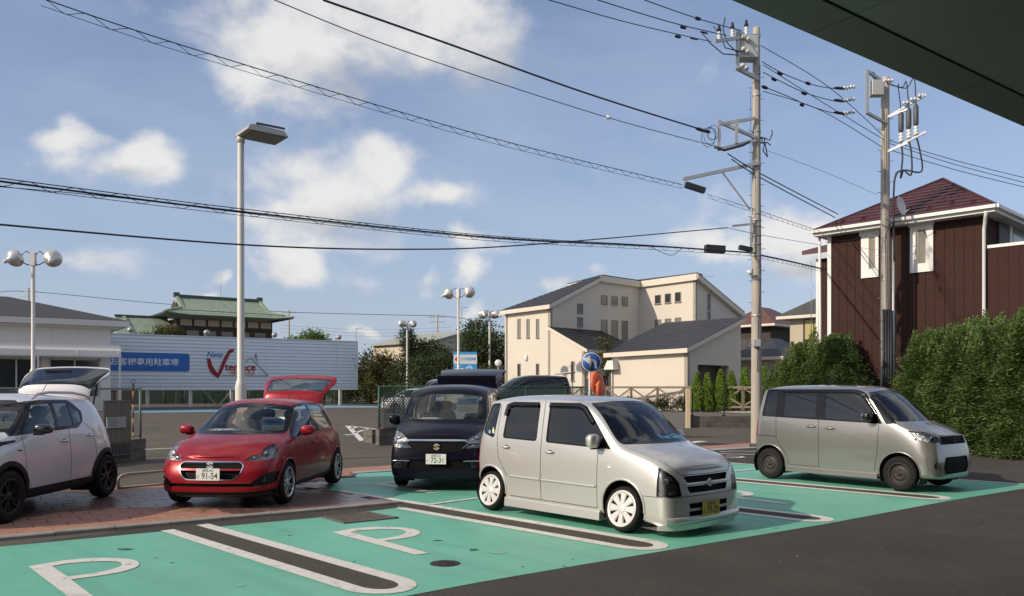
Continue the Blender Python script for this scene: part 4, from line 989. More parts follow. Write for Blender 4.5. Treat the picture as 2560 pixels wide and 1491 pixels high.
# ------------------------------------------------------------------ pearl white crossover, tailgate up
def car_white_crossover():
    root = thing('parked_car', 'pearl white compact crossover with black cladding, roof rails and its tailgate raised', 'car', group='cars parked in the dealership lot')
    rows = [(-1.58, -1.62, -1.50, -1.40, -1.37, .34, .60, .40, .64, .70, .60, 1.06, .48, 1.42, 1.46),
            (-1.52, -1.56, -1.46, -1.34, -1.30, .30, .74, .36, .78, .70, .72, 1.07, .56, 1.45, 1.51),
            (-1.20, -1.24, -1.18, -1.08, -1.04, .24, .81, .31, .87, .66, .80, 1.08, .63, 1.49, 1.565),
            (-.60, -.60, -.60, -.55, -.50, .22, .80, .28, .84, .60, .80, 1.08, .65, 1.51, 1.59),
            (.05, .05, .05, .05, .05, .22, .80, .28, .835, .60, .80, 1.07, .66, 1.515, 1.595),
            (.48, .48, .50, .42, .48, .22, .80, .28, .84, .60, .80, 1.06, .645, 1.48, 1.55),
            (.75, .75, .78, .72, .86, .22, .80, .28, .845, .62, .80, 1.05, .68, 1.24, 1.31),
            (.98, .98, 1.0, .98, 1.16, .22, .80, .30, .855, .64, .80, 1.03, .72, 1.07, 1.11),
            (1.30, 1.30, 1.30, 1.30, 1.40, .24, .80, .32, .87, .66, .81, 1.0, .70, 1.05, 1.08),
            (1.66, 1.66, 1.66, 1.64, 1.70, .26, .79, .34, .85, .62, .78, .94, .66, .98, 1.01),
            (1.88, 1.88, 1.84, 1.82, 1.86, .28, .70, .36, .74, .60, .68, .88, .56, .92, .94),
            (1.94, 1.95, 1.90, 1.88, 1.92, .28, .52, .35, .54, .60, .52, .86, .44, .90, .91)]
    B = Body(rows, creases=[(0, 5, 5, .35), (5, 7, 5, .5), (0, 11, 2, .45)], bulge_f=.04, bulge_r=.03)
    WB, WR = 1.2175, .325
    for cx in (WB, -WB): B.side('clad', arc(cx, .33, .43, -90, 270, 30), lim=lambda c: abs(c.y) > .5 and c.z < .9); B.side('none', arc(cx, .33, .365, -90, 270, 30), lim=lambda c: abs(c.y) > .5 and c.z < .8)
    B.side('clad', [(-1.9, .1), (2.0, .1), (2.0, .37), (-1.9, .37)], only=('body',), nmin=-.5)
    B.side('glassf', rpoly([(-.48, 1.09, .02), (.98, 1.06, .01), (.50, 1.47, .10), (.3, 1.495, .1), (-.45, 1.49, .05), (-.70, 1.32, .04), (-.66, 1.18, .04)]))
    for p in ([(.05, 1.125), (.80, 1.095), (.42, 1.44), (.05, 1.455)], [(-.38, 1.135), (-.02, 1.125), (-.02, 1.455), (-.38, 1.445)], [(-.63, 1.19), (-.41, 1.14), (-.41, 1.44), (-.645, 1.31)]):
        B.side('sw', rpoly(p, .02), only='glassf')
    B.side('apil', [(.42, 1.50), (.48, 1.46), (.93, 1.055), (1.08, 1.055), (1.0, 1.11), (.56, 1.50)], only='body', nmin=.05)
    ws = rpoly([(-.71, 1.10), (.71, 1.10), (.61, 1.46), (.2, 1.50), (-.2, 1.50), (-.61, 1.46)], .06)
    B.cut('wsf', ws, 'x', 1, lim=lambda c: c.z > 1 and c.x > 0, nmin=.12); B.cut('ws', inset(ws, .05), 'x', 1, only='wsf', nmin=.12)
    B.cut('hatch', rpoly([(-.58, .86), (.58, .86), (.66, 1.05), (.54, 1.50), (-.54, 1.50), (-.66, 1.05)], .05), 'x', -1, lim=lambda c: c.x < -1.05, nmin=.12)
    B.cut('hatch', [(-1.9, -.52), (-1.16, -.52), (-1.16, .52), (-1.9, .52)], 'z', 1, lim=lambda c: c.z > 1.35, nmin=.3, only='body')
    B.cut('hglass', rpoly([(-.63, .91), (.63, .91), (.57, 1.46), (-.57, 1.46)], .08), 'x', -1, only='hatch')
    hl = rpoly([(.46, .76), (.80, .76), (.80, .93), (.46, .90)], .03)
    for q in (hl, sym(hl)): B.cut('head', q, 'x', 1, nmin=.2, lim=lambda c: c.x > 1.4)
    B.cut('gr', rpoly([(-.45, .74), (.45, .74), (.44, .88), (-.44, .88)], .02), 'x', 1, only='body')
    B.side('blk', rpoly([(1.02, .985, .01), (1.30, .955, .01), (1.50, .90, .01), (1.50, .93, .01), (1.30, 1.0, .01), (1.03, 1.005, .01)]), only='body')
    B.side('door_r', rpoly([(-.66, 1.08, .02), (-.22, 1.07, .02), (-.22, .38, .02), (-.74, .38, .04), (-.90, .62, .1), (-.90, 1.0, .1)]), only='body'); B.side('door_f', rpoly([(-.22, .38, .02), (.74, .38, .05), (.86, .62, .1), (.88, 1.04, .02), (-.22, 1.07, .02)]), only='body')
    seam = MB()
    for sg in (1, -1):
        B.strip(seam, [(-.22, .37), (-.22, 1.08)], 'y', sg, .008); B.strip(seam, [(.74, .38), (.86, .62), (.88, 1.04)], 'y', sg, .008); B.strip(seam, [(-.66, 1.16), (-.88, 1.02), (-.90, .66), (-.76, .40)], 'y', sg, .008)
        rl = MB(); ps = [(.40, 1.52), (.28, 1.575), (0, 1.60), (-.6, 1.59), (-.95, 1.55), (-1.08, 1.50)]
        rl.tube([(x, sg * .635, z) for x, z in ps], [.012, .02, .02, .02, .02, .012], 8); rl.build('roof_rail', rim_silver, root)
        wells(root, WB, .37, .45, .80, sg, .33); wells(root, -WB, .37, .45, .80, sg, .33)
        make_wheel(root, WB, .76, WR, .19, .215, 'dual5', rim_black, sg); make_wheel(root, -WB, .76, WR, .19, .215, 'dual5', rim_black, sg)
        mirror(root, .70, .87, 1.13, (.075, .115, .065), blackcar, sg); handle(root, B, -.08, .93, sg, chrome, .17); handle(root, B, -.76, .97, sg, chrome, .14)
    seam.build('panel_gap', gap_m, root)['kind'] = 'stuff'
    b = MB()
    for sg in (1, -1): l, n = B.hit('y', sg, .98, .87); b.box(.93, 1.03, *sorted((l.y, l.y + sg * .006)), .865, .88)
    b.build('side_badge', lampdark, root)
    objs = B.finish(root, {'body': ('car_body', (whitep, darkm), 0, .02), 'door_f': ('front_door', (whitep, darkm), 0, .02), 'door_r': ('rear_door', (whitep, darkm), 0, .02), 'clad': ('wheel_arch_cladding', blackp, .014, .04), 'glassf': ('window_trim', gloss_black, -.003, .012), 'sw': ('side_window', tint_mid, -.007, 0), 'apil': ('pillar_trim', gloss_black, 0, .02),
        'wsf': ('windscreen_trim', gloss_black, -.002, .01), 'ws': ('windscreen', tint_ws, -.004, 0), 'hatch': ('tailgate', (whitep, whitep), 0, .04), 'hglass': ('rear_window', tint_dark, -.004, 0), 'head': [('headlight', lens, .002, 0), ('lamp_housing', refl, 0, -.045)], 'gr': ('grille', mesh_m, 0, -.02), 'blk': ('bonnet_vent', blackp, .002, .01)})
    Mx = tailgate(objs, (-1.20, 0, 1.54), 97, root, ((-1.38, .52, 1.30), (-1.44, .50, 1.08)))
    b = MB(); b.box(-1.545, -1.52, -.35, .05, 1.03, 1.06, 0, Mx); b.build('wiper', blackp, root)
    cabin(root, (.05, -.70), .60, .66, 0, .72, 1.05, seat_g)
    cards(root, .80, [(.12, .56, 1.08, 1.36, .06, 'menu', -.14)])
    b = MB(); b.tube([(-.92, 0, 1.57), (-1.06, 0, 1.71)], .005, 5); b.build('antenna', blackp, root)
    return root
# ------------------------------------------------------------------ ground materials
def ground_mat(name, col, col2, rough, s2=1.2, bscale=120, bump=.5, spots=True, var=.12, wet=None, spec=.4, track=0):
    """large-scale tone changes, grit and scuffs in world metres"""
    m = bpy.data.materials.new(name); m.use_nodes = True; nt = m.node_tree; N = nt.nodes; L = nt.links; p = N['Principled BSDF']; MATS[name] = m
    g = N.new('ShaderNodeNewGeometry').outputs['Position']
    def noise(s, d=5, r=.6, st=(1, 1, 1)):
        mp = N.new('ShaderNodeMapping'); mp.inputs['Scale'].default_value = st; L.new(g, mp.inputs[0])
        n = N.new('ShaderNodeTexNoise'); n.inputs['Scale'].default_value = s; n.inputs['Detail'].default_value = d; n.inputs['Roughness'].default_value = r; L.new(mp.outputs[0], n.inputs['Vector']); return n.outputs['Fac']
    def mr(v, a, b, c=0, d=1):
        r = N.new('ShaderNodeMapRange'); L.new(v, r.inputs[0]); r.inputs[1].default_value = a; r.inputs[2].default_value = b; r.inputs[3].default_value = c; r.inputs[4].default_value = d; return r.outputs[0]
    def mix(f, a, b):
        x = N.new('ShaderNodeMix'); x.data_type = 'RGBA'; L.new(f, x.inputs[0])
        for i, q in ((6, a), (7, b)):
            if isinstance(q, tuple): x.inputs[i].default_value = (*q, 1)
            else: L.new(q, x.inputs[i])
        return x.outputs[2]
    c = mix(mr(noise(s2, 6, .62), .38, .66), col, col2)
    c = mix(mr(noise(.35, 4, .6), .42, .62, 0, .35), c, tuple(x * .72 for x in col))
    if track:
        mp = N.new('ShaderNodeMapping'); mp.vector_type = 'TEXTURE'; mp.inputs['Rotation'].default_value = (0, 0, R(-46)); mp.inputs['Scale'].default_value = (5, .28, 1); L.new(g, mp.inputs[0]); tn = N.new('ShaderNodeTexNoise'); tn.inputs['Scale'].default_value = 1; tn.inputs['Detail'].default_value = 4; L.new(mp.outputs[0], tn.inputs['Vector'])
        c = mix(mr(tn.outputs['Fac'], .52, .72, 0, track), c, tuple(x * .6 + .02 for x in col)); c = mix(mr(noise(.9, 7, .7), .58, .70, 0, track * 1.2), c, tuple(x * .5 + .07 for x in col))
    if spots:
        c = mix(mr(noise(9, 3, .5), .70, .76, 0, .55), c, tuple(x * .55 for x in col2)); c = mix(mr(noise(23, 2, .5), .72, .78, 0, .4), c, tuple(min(1, x * 1.7 + .02) for x in col))
    hs = N.new('ShaderNodeHueSaturation'); L.new(c, hs.inputs['Color']); L.new(mr(noise(bscale, 2, .6), .3, .7, 1 - var, 1 + var), hs.inputs['Value']); c = hs.outputs[0]
    rr = mr(noise(s2 * 2, 4), .3, .7, rough - .08, rough + .08)
    if wet:
        ms = None
        for (x, y, rx, ry, an) in wet:
            mp = N.new('ShaderNodeMapping'); mp.vector_type = 'TEXTURE'; mp.inputs['Location'].default_value = (x, y, 0); mp.inputs['Rotation'].default_value = (0, 0, R(an)); mp.inputs['Scale'].default_value = (rx, ry, 1e6); L.new(g, mp.inputs[0])
            ln = N.new('ShaderNodeVectorMath'); ln.operation = 'LENGTH'; L.new(mp.outputs[0], ln.inputs[0])
            ms = ln.outputs['Value'] if ms is None else (lambda a, b: (lambda q: (L.new(a, q.inputs[0]), L.new(b, q.inputs[1]), q.outputs[0])[2])((lambda q: (setattr(q, 'operation', 'MINIMUM'), q)[1])(N.new('ShaderNodeMath'))))(ms, ln.outputs['Value'])
        ad = N.new('ShaderNodeMath'); ad.operation = 'ADD'; L.new(ms, ad.inputs[0]); L.new(mr(noise(1.3, 5, .6), .2, .8, -.55, .55), ad.inputs[1])
        w = mr(ad.outputs[0], .92, 1.06, 1, 0)
        dk = N.new('ShaderNodeMix'); dk.data_type = 'RGBA'; dk.blend_type = 'MULTIPLY'; L.new(w, dk.inputs[0]); L.new(c, dk.inputs[6]); dk.inputs[7].default_value = (.40, .45, .52, 1); c = dk.outputs[2]
        rx_ = N.new('ShaderNodeMix'); rx_.data_type = 'FLOAT'; L.new(w, rx_.inputs[0]); L.new(rr, rx_.inputs[2]); rx_.inputs[3].default_value = .30; rr = rx_.outputs[0]
    L.new(c, p.inputs['Base Color']); L.new(rr, p.inputs['Roughness']); p.inputs['Specular IOR Level'].default_value = spec
    b = N.new('ShaderNodeBump'); b.inputs['Strength'].default_value = bump; b.inputs['Distance'].default_value = .006; L.new(noise(bscale, 3, .7), b.inputs['Height']); L.new(b.outputs[0], p.inputs['Normal'])
    return m
asph_near = ground_mat('near_asphalt', (.070, .063, .057), (.092, .083, .075), .9, 1.0, 110, 1.0, var=.3, spec=.15, track=.4)
asph_road = ground_mat('road_asphalt', (.118, .105, .090), (.138, .124, .107), .92, .5, 90, .5, spec=.08, track=.3)
asph_strip = ground_mat('lane_asphalt', (.080, .073, .062), (.100, .091, .078), .9, 2.5, 110, .8, var=.25, spec=.15)
green_m = ground_mat('green_parking_paint', (.15, .475, .345), (.175, .495, .37), .5, 1.6, 70, .25, var=.05, track=.38)
brick_m = ground_mat('brick_paver', (.36, .185, .13), (.42, .23, .165), .85, 4, 60, .35, spots=False, wet=[(-5.6, 12.3, 3.4, 1.15, 36), (-3.2, 12.4, 1.8, 1.3, 20), (-7.8, 11.3, 2.6, 1.2, 36)])
soil_m = ground_mat('soil', (.16, .12, .08), (.10, .085, .05), .95, 2, 40, .8)
bluep = ground_mat('blue_lane_paint', (.16, .34, .46), (.22, .42, .54), .6, 1, 40, .1, spots=False)

def sheet(name, pts, z, m, kind='structure', parent=None):
    """flat polygon from ground points"""
    b = MB(); b.add([(p[0], p[1], z) for p in pts], [tuple(range(len(pts)))])
    o = b.build(name, m, parent)
    bm = bmesh.new(); bm.from_mesh(o.data); bmesh.ops.triangulate(bm, faces=bm.faces, ngon_method='EAR_CLIP'); 
    for f in bm.faces:
        if f.normal.z < 0: f.normal_flip()
    bm.to_mesh(o.data); bm.free()
    if kind: o['kind'] = kind
    return o
g2 = lambda x, y: G(x, y).xy
sheet('ground', [(-700, -40), (700, -40), (900, 1500), (-900, 1500)], -.012, soil_m)
sheet('asphalt_lot', [(-110, -30), (110, -30), (150, 190), (-150, 190)], 0, asph_road)
# newer, darker asphalt of the forecourt the camera looks over
E1 = V((.6947, -.7193)); E2 = V((.745, .667)).normalized()
fe = [g2(x, y) for x, y in ((1025, 1491), (1200, 1458), (1417, 1420.6), (1622, 1386), (1775, 1360), (2060, 1312.7), (2370, 1254), (2560, 1223))]
d0 = (fe[0] - fe[2]).normalized(); fe = [fe[0] + d0 * 9] + fe + [fe[-1] + (fe[-1] - fe[-3]).normalized() * 9]
sheet('forecourt', [fe[0] + V((-2, 1.6)), g2(1731, 1127), g2(1874, 1119.5), g2(2400, 1088), (26, 22), (26, -6), (-12, -6)], .004, asph_near)
# green sheet
back = [g2(1808, 1157), g2(980, 1180), g2(868, 1187)]
r5 = g2(2560, 1212.5); r5e = r5 + E1 * .2
green = [fe[0]] + fe[1:9] + [r5e, g2(2436, 1204.5), g2(1892, 1163.5)] + back + [g2(780, 1222), g2(908, 1237), g2(988, 1252), g2(1004, 1262), g2(990, 1272), g2(805, 1295), g2(556, 1318), g2(424, 1329), g2(0, 1369), g2(0, 1369) + (g2(0, 1369) - g2(424, 1329)).normalized() * 7]
sheet('green_parking_surface', green, .008, green_m)
# ------------------------------------------------------------------ painted lines
marks = []
def stroke(path, w, z=.013, name='painted_line', m=None, closed=False, label=None):
    b = MB(); n = len(path); vs = []
    for i, p in enumerate(path):
        p = V(p); a = V(path[max(i - 1, 0)]); c = V(path[min(i + 1, n - 1)]); d = (c - a)
        if i == 0 and closed: d = V(path[1]) - V(path[-2])
        nn = V((-d.y, d.x)).normalized() * w / 2; vs += [(*(p + nn), z), (*(p - nn), z)]
    b.add(vs, [(2 * i, 2 * i + 1, 2 * i + 3, 2 * i + 2) for i in range(n - 1)]); o = b.build(name, m or white_line); o['kind'] = 'structure'; return o
def bay_loop(tip, sL, sR, w=.155, half=.20, endc=None):
    """two lines joined by a rounded end: tip of the centre line, distances back along the bay"""
    d = E1; n = V((-d.y, d.x)); n = n if n.dot(E2) > 0 else -n; c = tip - d * half * 1.3
    path = [c - n * half - d * sL] + [c - n * half - d * t for t in (1.0, .5)] + [c + d * (math.sin(R(a)) * half * 1.3) - n * (math.cos(R(a)) * half) for a in range(0, 181, 15)] + [c + n * half - d * t for t in (.5, 1.0)] + [c + n * half - d * sR]
    stroke(path, w)
    ins = [c - n * (half - w / 2) - d * sL] + [c + d * (math.sin(R(a)) * (half * 1.3 - w / 2)) - n * (math.cos(R(a)) * (half - w / 2)) for a in range(0, 181, 15)] + [c + n * (half - w / 2) - d * sR]
    sheet('lane_strip', ins, .0125, asph_strip)
bay_loop(g2(995, 1479), 3.95, 4.05, half=.235)
bay_loop(g2(1644, 1372), 3.9, 6.15, half=.235)
bay_loop(g2(2066, 1303), 7.2, 7.2, half=.235)
bay_loop(g2(2363, 1248.5), 7.2, 7.2, half=.235)
stroke([g2(1808, 1157.5), r5e], .11)
stroke([g2(1058, 1266), g2(1192, 1248.5), g2(1815, 1182.5), g2(1894, 1174.5)], .10, .0185)
# letter P, one in each bay
Pout = [(1620, 376), (1800, 340), (2000, 326), (2200, 328), (2340, 342), (2415, 373), (2370, 405), (2250, 430), (2085, 452), (2490, 562), (2370, 578)]
Phole = [(1785, 374), (1850, 360), (2000, 348), (2150, 345), (2240, 352), (2290, 374), (2240, 400), (2150, 420), (2030, 436)]
def smooth_pts(q, idx):
    return q
def letter_p(off, z=.0135):
    o_ = [g2(380 + x / 3.6, 1230 + y / 3.6) - g2(830, 1334.4) + V(off) for x, y in Pout]; h_ = [g2(380 + x / 3.6, 1230 + y / 3.6) - g2(830, 1334.4) + V(off) for x, y in Phole]
    def dense(pts, a, b):      # round the bowl with Catmull-Rom between indices a..b
        out = []
        for i in range(len(pts)):
            p1 = pts[i]; p2 = pts[(i + 1) % len(pts)]; out.append(p1)
            if a <= i < b:
                p0 = pts[i - 1] if i > a else p1; p3 = pts[(i + 2) % len(pts)] if i + 1 < b else p2
                for t in (.25, .5, .75): out.append(.5 * ((2 * p1) + (p2 - p0) * t + (2 * p0 - 5 * p1 + 4 * p2 - p3) * t * t + (3 * p1 - p0 - 3 * p2 + p3) * t ** 3))
        return out
    o_ = dense(o_, 1, 8); h_ = dense(h_, 1, 8)
    cu = bpy.data.curves.new('p', 'CURVE'); cu.dimensions = '2D'; cu.fill_mode = 'BOTH'
    for q in (o_, h_):
        sp = cu.splines.new('POLY'); sp.points.add(len(q) - 1); sp.use_cyclic_u = True
        for i, p in enumerate(q): sp.points[i].co = (p[0], p[1], 0, 1)
    t = bpy.data.objects.new('p', cu); COL.objects.link(t); me = bpy.data.meshes.new_from_object(t.evaluated_get(bpy.context.evaluated_depsgraph_get())); bpy.data.objects.remove(t)
    for v in me.vertices: v.co.z = z
    me.materials.clear(); me.materials.append(white_line); o = link('painted_letter', me); o['kind'] = 'structure'
    return o
p2 = g2(830, 1334.4); bay = V((2.45, 1.82))
for k in (-1, 0, 1, 2): letter_p(p2 + bay * k)
letter_p(g2(932, 1212)); 
# markings of the far bays and road
stroke([g2(1779, 1126.5), g2(1900, 1119)], .12); stroke([g2(1790, 1135.5), g2(1905, 1138.5)], .12); stroke([g2(1800, 1130.5), g2(1840, 1129), g2(1905, 1131)], .10)
stroke([g2(1790, 1145.5), g2(1840, 1146), g2(1858, 1144.5), g2(1852, 1142.5), g2(1815, 1141.5)], .12)
stroke([g2(300, 1127), g2(440, 1120.5)], .16, .0045); stroke([g2(1720, 1108), g2(1757, 1103.5)], .35, .0045, 'painted_arrow')
A_, B_, C_ = g2(868, 1064), g2(952, 1075), g2(906, 1103); stroke([A_, B_], .16, .0045); stroke([A_, C_], .2, .0045); stroke([A_.lerp(B_, .34), A_.lerp(C_, .30)], .15, .0045); stroke([A_.lerp(B_, .68), A_.lerp(C_, .58)], .15, .0045)
stroke([g2(868, 1087), g2(880, 1088)], .4, .0045, 'painted_arrow')
# ------------------------------------------------------------------ brick pavement with kerb
K0, K1 = g2(0, 1353), g2(1000, 1262); kd = (K1 - K0).normalized(); kn = V((-kd.y, kd.x)); KL = K0 - kd * 7
B0 = g2(290, 1222); B1 = g2(868, 1172); bd_ = (B1 - B0).normalized()
bed = [KL + kn * .12, K1 + kn * .05, g2(908, 1240), g2(797, 1229), g2(868, 1184), B1, B0, B0 - bd_ * 8]
bp = sheet('brick_pavement', bed, .018, mat('mortar', (.17, .11, .085), .95))
strip_a = [g2(868, 1172), g2(1874, 1109.5), g2(1874, 1117), g2(868, 1182)]
sheet('brick_edge_strip', strip_a, .014, brick_m); sheet('drain_channel', [g2(868, 1182), g2(1874, 1117), g2(1874, 1119.5), g2(868, 1186.5)], .014, galv)
def clip_poly(sub, clip):
    """convex clip, both counter-clockwise"""
    out = sub
    for i in range(len(clip)):
        a, b = clip[i], clip[(i + 1) % len(clip)]; inp = out; out = []
        if not inp: return []
        e = b - a; f = lambda p: e.x * (p.y - a.y) - e.y * (p.x - a.x)
        for j in range(len(inp)):
            p, q = inp[j - 1], inp[j]; fp, fq = f(p), f(q)
            if (fp >= 0) != (fq >= 0): out.append(p + (q - p) * (fp / (fp - fq)))
            if fq >= 0: out.append(q)
    return out
isl = [V(KL + kn * .15), V(K1 + kn * .10), V(g2(960, 1253)), V(g2(797, 1229)), V(g2(868, 1176)), V(B0), V(B0 - bd_ * 8)]
hull = [isl[0], isl[1], V(g2(868, 1176)), V(B0 - bd_ * 8)]
TS = .36; tm = {}; cnt = 0; rest = MB()
for j in range(0, 30):
    for i in range(-4, 60):
        o = KL + kd * (i * TS + (TS / 2 if j % 2 else 0)) + kn * (.15 + j * TS)
        c = o + kd * TS / 2 + kn * TS / 2
        gq = .0035; sq = [o + kd * gq + kn * gq, o + kd * (TS - gq) + kn * gq, o + kd * (TS - gq) + kn * (TS - gq), o + kd * gq + kn * (TS - gq)]
        q = clip_poly(sq, hull)
        if len(q) < 3: continue
        ar = abs(sum(q[k - 1].x * q[k].y - q[k].x * q[k - 1].y for k in range(len(q)))) / 2
        if ar < .003: continue
        px_ = CX + c.x / max(c.y, 1) * F
        if px_ < -60 or c.y < 4: continue
        h = .032 + random.uniform(-.0015, .0015); full = ar > (TS - .012) ** 2 * .99
        # wedge side beyond the channel line is cut off
        if (g2(960, 1253) - g2(797, 1229)).x * (c.y - g2(797, 1229).y) - (g2(960, 1253) - g2(797, 1229)).y * (c.x - g2(797, 1229).x) > 0 and c.x > g2(797, 1229).x: continue
        cnt += 1
        if full:
            if 'full' not in tm:
                b = MB(); s_ = TS - .007; b.box(0, s_, 0, s_, -.02, 0); me = b.mesh('paver', brick_m)
                bm = bmesh.new(); bm.from_mesh(me); bmesh.ops.bevel(bm, geom=[e for e in bm.edges if all(v.co.z > -.001 for v in e.verts)], offset=.005, segments=1, affect='EDGES'); bm.to_mesh(me); bm.free(); tm['full'] = me
            ob = link('paver', tm['full'], bp, (sq[0].x, sq[0].y, h)); ob.rotation_euler = (random.uniform(-.003, .003), random.uniform(-.003, .003), math.atan2(kd.y, kd.x))
        else:
            b = MB(); b.prism([(p.x, p.y) for p in q], .014, M4.Translation((0, 0, h - .014))); link('paver', b.mesh('paver', brick_m), bp)
kb = thing('kerb', 'worn low concrete kerb along the front of the brick pavement', 'kerb', (0, 0, 0)); 
ln = (K1 - KL).length; n = int(ln / .62)
for k in range(n):
    a = KL + kd * (k * ln / n + .004); c = KL + kd * ((k + 1) * ln / n - .004)
    if CX + c.x / max(c.y, .5) * F < -200: continue
    b = MB(); w = .11; dz = random.uniform(-.004, .004)
    b.prism([(0, -.02), (w, -.02), (w, .048 + dz), (.02, .052 + dz), (0, .036 + dz)], (c - a).length, frame((a.x, a.y, 0), (kn.x, kn.y, 0), (0, 0, 1), (kd.x, kd.y, 0))); b.build('kerb_stone', conc, kb)
# ------------------------------------------------------------------ drain grate and manhole on the green
grate_m = mat('worn_grate_steel', (.17, .15, .13), .6, .4, var=.2, vscale=12)
def grate():
    q = [g2(799.4, 1295.3), g2(860.6, 1312), g2(998, 1298), g2(924.4, 1284)]; o = thing('drain_grate', 'steel lattice drain grate set in the green paint between the P and the kerb', 'drain grate', (q[0].x, q[0].y, 0)); o0 = V((q[0].x, q[0].y))
    L_ = lambda s, t: q[0].lerp(q[1], s).lerp(q[3].lerp(q[2], s), t) - o0
    b = MB(); b.add([(*L_(s, t), .0095) for s, t in ((0, 0), (1, 0), (1, 1), (0, 1))], [(0, 1, 2, 3)]); b.build('pit', mesh_m, o)
    b = MB(); z = .018
    for a, c in (((0, .03), (1, .03)), ((0, .97), (1, .97)), ((.04, 0), (.04, 1)), ((.96, 0), (.96, 1))): b.bar((*L_(*a), z), (*L_(*c), z), .045, .012)
    b.build('grate_frame', grate_m, o)
    for k in range(11): b = MB(); b.bar((*L_(.08, .06 + .08 * k), .016), (*L_(.92, .10 + .08 * k), .016), .014, .01); b.build('grate_bar', grate_m, o)
    for k in range(9): b = MB(); b.bar((*L_(.09 + .10 * k, .05), .0155), (*L_(.12 + .10 * k, .95), .0155), .012, .009); b.build('grate_bar', grate_m, o)
grate()
mh = thing('manhole_cover', 'small round dark iron cover on the green parking paint', 'manhole', (g2(1112.5, 1411.7).x, g2(1112.5, 1411.7).y, .008))
iron = mat('cast_iron', (.055, .042, .042), .6, .4, var=.3, vscale=60)
b = MB(); b.lathe([(.145, .0005), (.145, .005), (.132, .005), (.130, .003)], 32); b.build('rim_ring', iron, mh); b = MB(); b.lathe([(.129, .001), (.127, .004), (.0001, .004)], 32); pl = b.build('cover_plate', iron, mh)
b = MB()
for k in range(120):
    a = random.uniform(0, 6.28); r_ = .12 * math.sqrt(random.random()); x, y = r_ * math.cos(a), r_ * math.sin(a); b.box(x - .005, x + .005, y - .005, y + .005, .004, .0065)
o = b.build('raised_studs', iron, mh); o['kind'] = 'stuff'
# paint scars and dark marks on the green
scar = mat('bare_patch', (.03, .10, .075), .8); scar2 = mat('dusty_patch', (.26, .45, .36), .7)
def patch(px, py, rx, ry, m, n=14):
    c = g2(px, py); k = c.y / F; pts = []
    for i in range(n):
        a = 2 * math.pi * i / n; r_ = random.uniform(.45, 1.15); pts.append((c.x + math.cos(a) * rx * k * r_, c.y + math.sin(a) * ry * k * r_ * c.y / EYE))
    o = sheet('surface_stain', pts, .0115, m)
for a in ((311, 1376, 20, 3, scar), (1096, 1354, 14, 2, scar), (1183, 1377, 12, 3, scar), (1245, 1385, 20, 4, scar2), (600, 1467, 16, 3, scar2), (885, 1407, 6, 1, scar), (1410, 1419, 5, 1, scar), (1306, 1420, 5, 1, scar), (725, 1341, 6, 1, scar), (1026, 1377, 9, 1.5, scar), (1940, 1323, 5, 1, scar), (1745, 1338, 4, 1, scar), (430, 1410, 6, 1.4, scar), (388, 1398, 4, 1, scar), (1432, 1402, 4, 1, scar)): patch(*a)
ltr = mat('leaf_litter', (.30, .24, .16), .9)
b = MB()
for k in range(160):
    x = random.uniform(-1, 14); y = random.uniform(5.5, 22); s = random.uniform(.004, .012); a = random.uniform(0, 3)
    b.add([(x, y, .02), (x + s * 2 * math.cos(a), y + s * 2 * math.sin(a), .022), (x + s * math.sin(a), y + s, .027)], [(0, 1, 2)])
o = b.build('scattered_grit', ltr); o['kind'] = 'stuff'
# ------------------------------------------------------------------ blue lane, kerb and white line at the far side of the lot
sheet('blue_painted_lane', [g2(300, 1033), g2(560, 1029.5), g2(830, 1019.5), g2(950, 1019.5), g2(950, 1015.5), g2(830, 1014.5), g2(560, 1023.5), g2(300, 1026.5)], .006, bluep)
stroke([g2(280, 1009.5), g2(600, 1008.5), g2(950, 1007.5)], .5, .0065)
# ------------------------------------------------------------------ cars of the forecourt
def put(root, x, y, hd, z=.0): root.location = (x, y, z); root.rotation_euler = (0, 0, R(hd))
put(car_pale_wagon(), 1.04, 10.92, -48.2, .013)
put(car_grey_van(), 6.09, 14.76, -51.6, .013)
put(car_red_hatch(), -3.96, 13.16, -94.3, .03)
put(car_dark_wagon(), -1.05, 15.27, -95, .013)
put(car_white_crossover(), -7.0, 11.33, -90, .03)
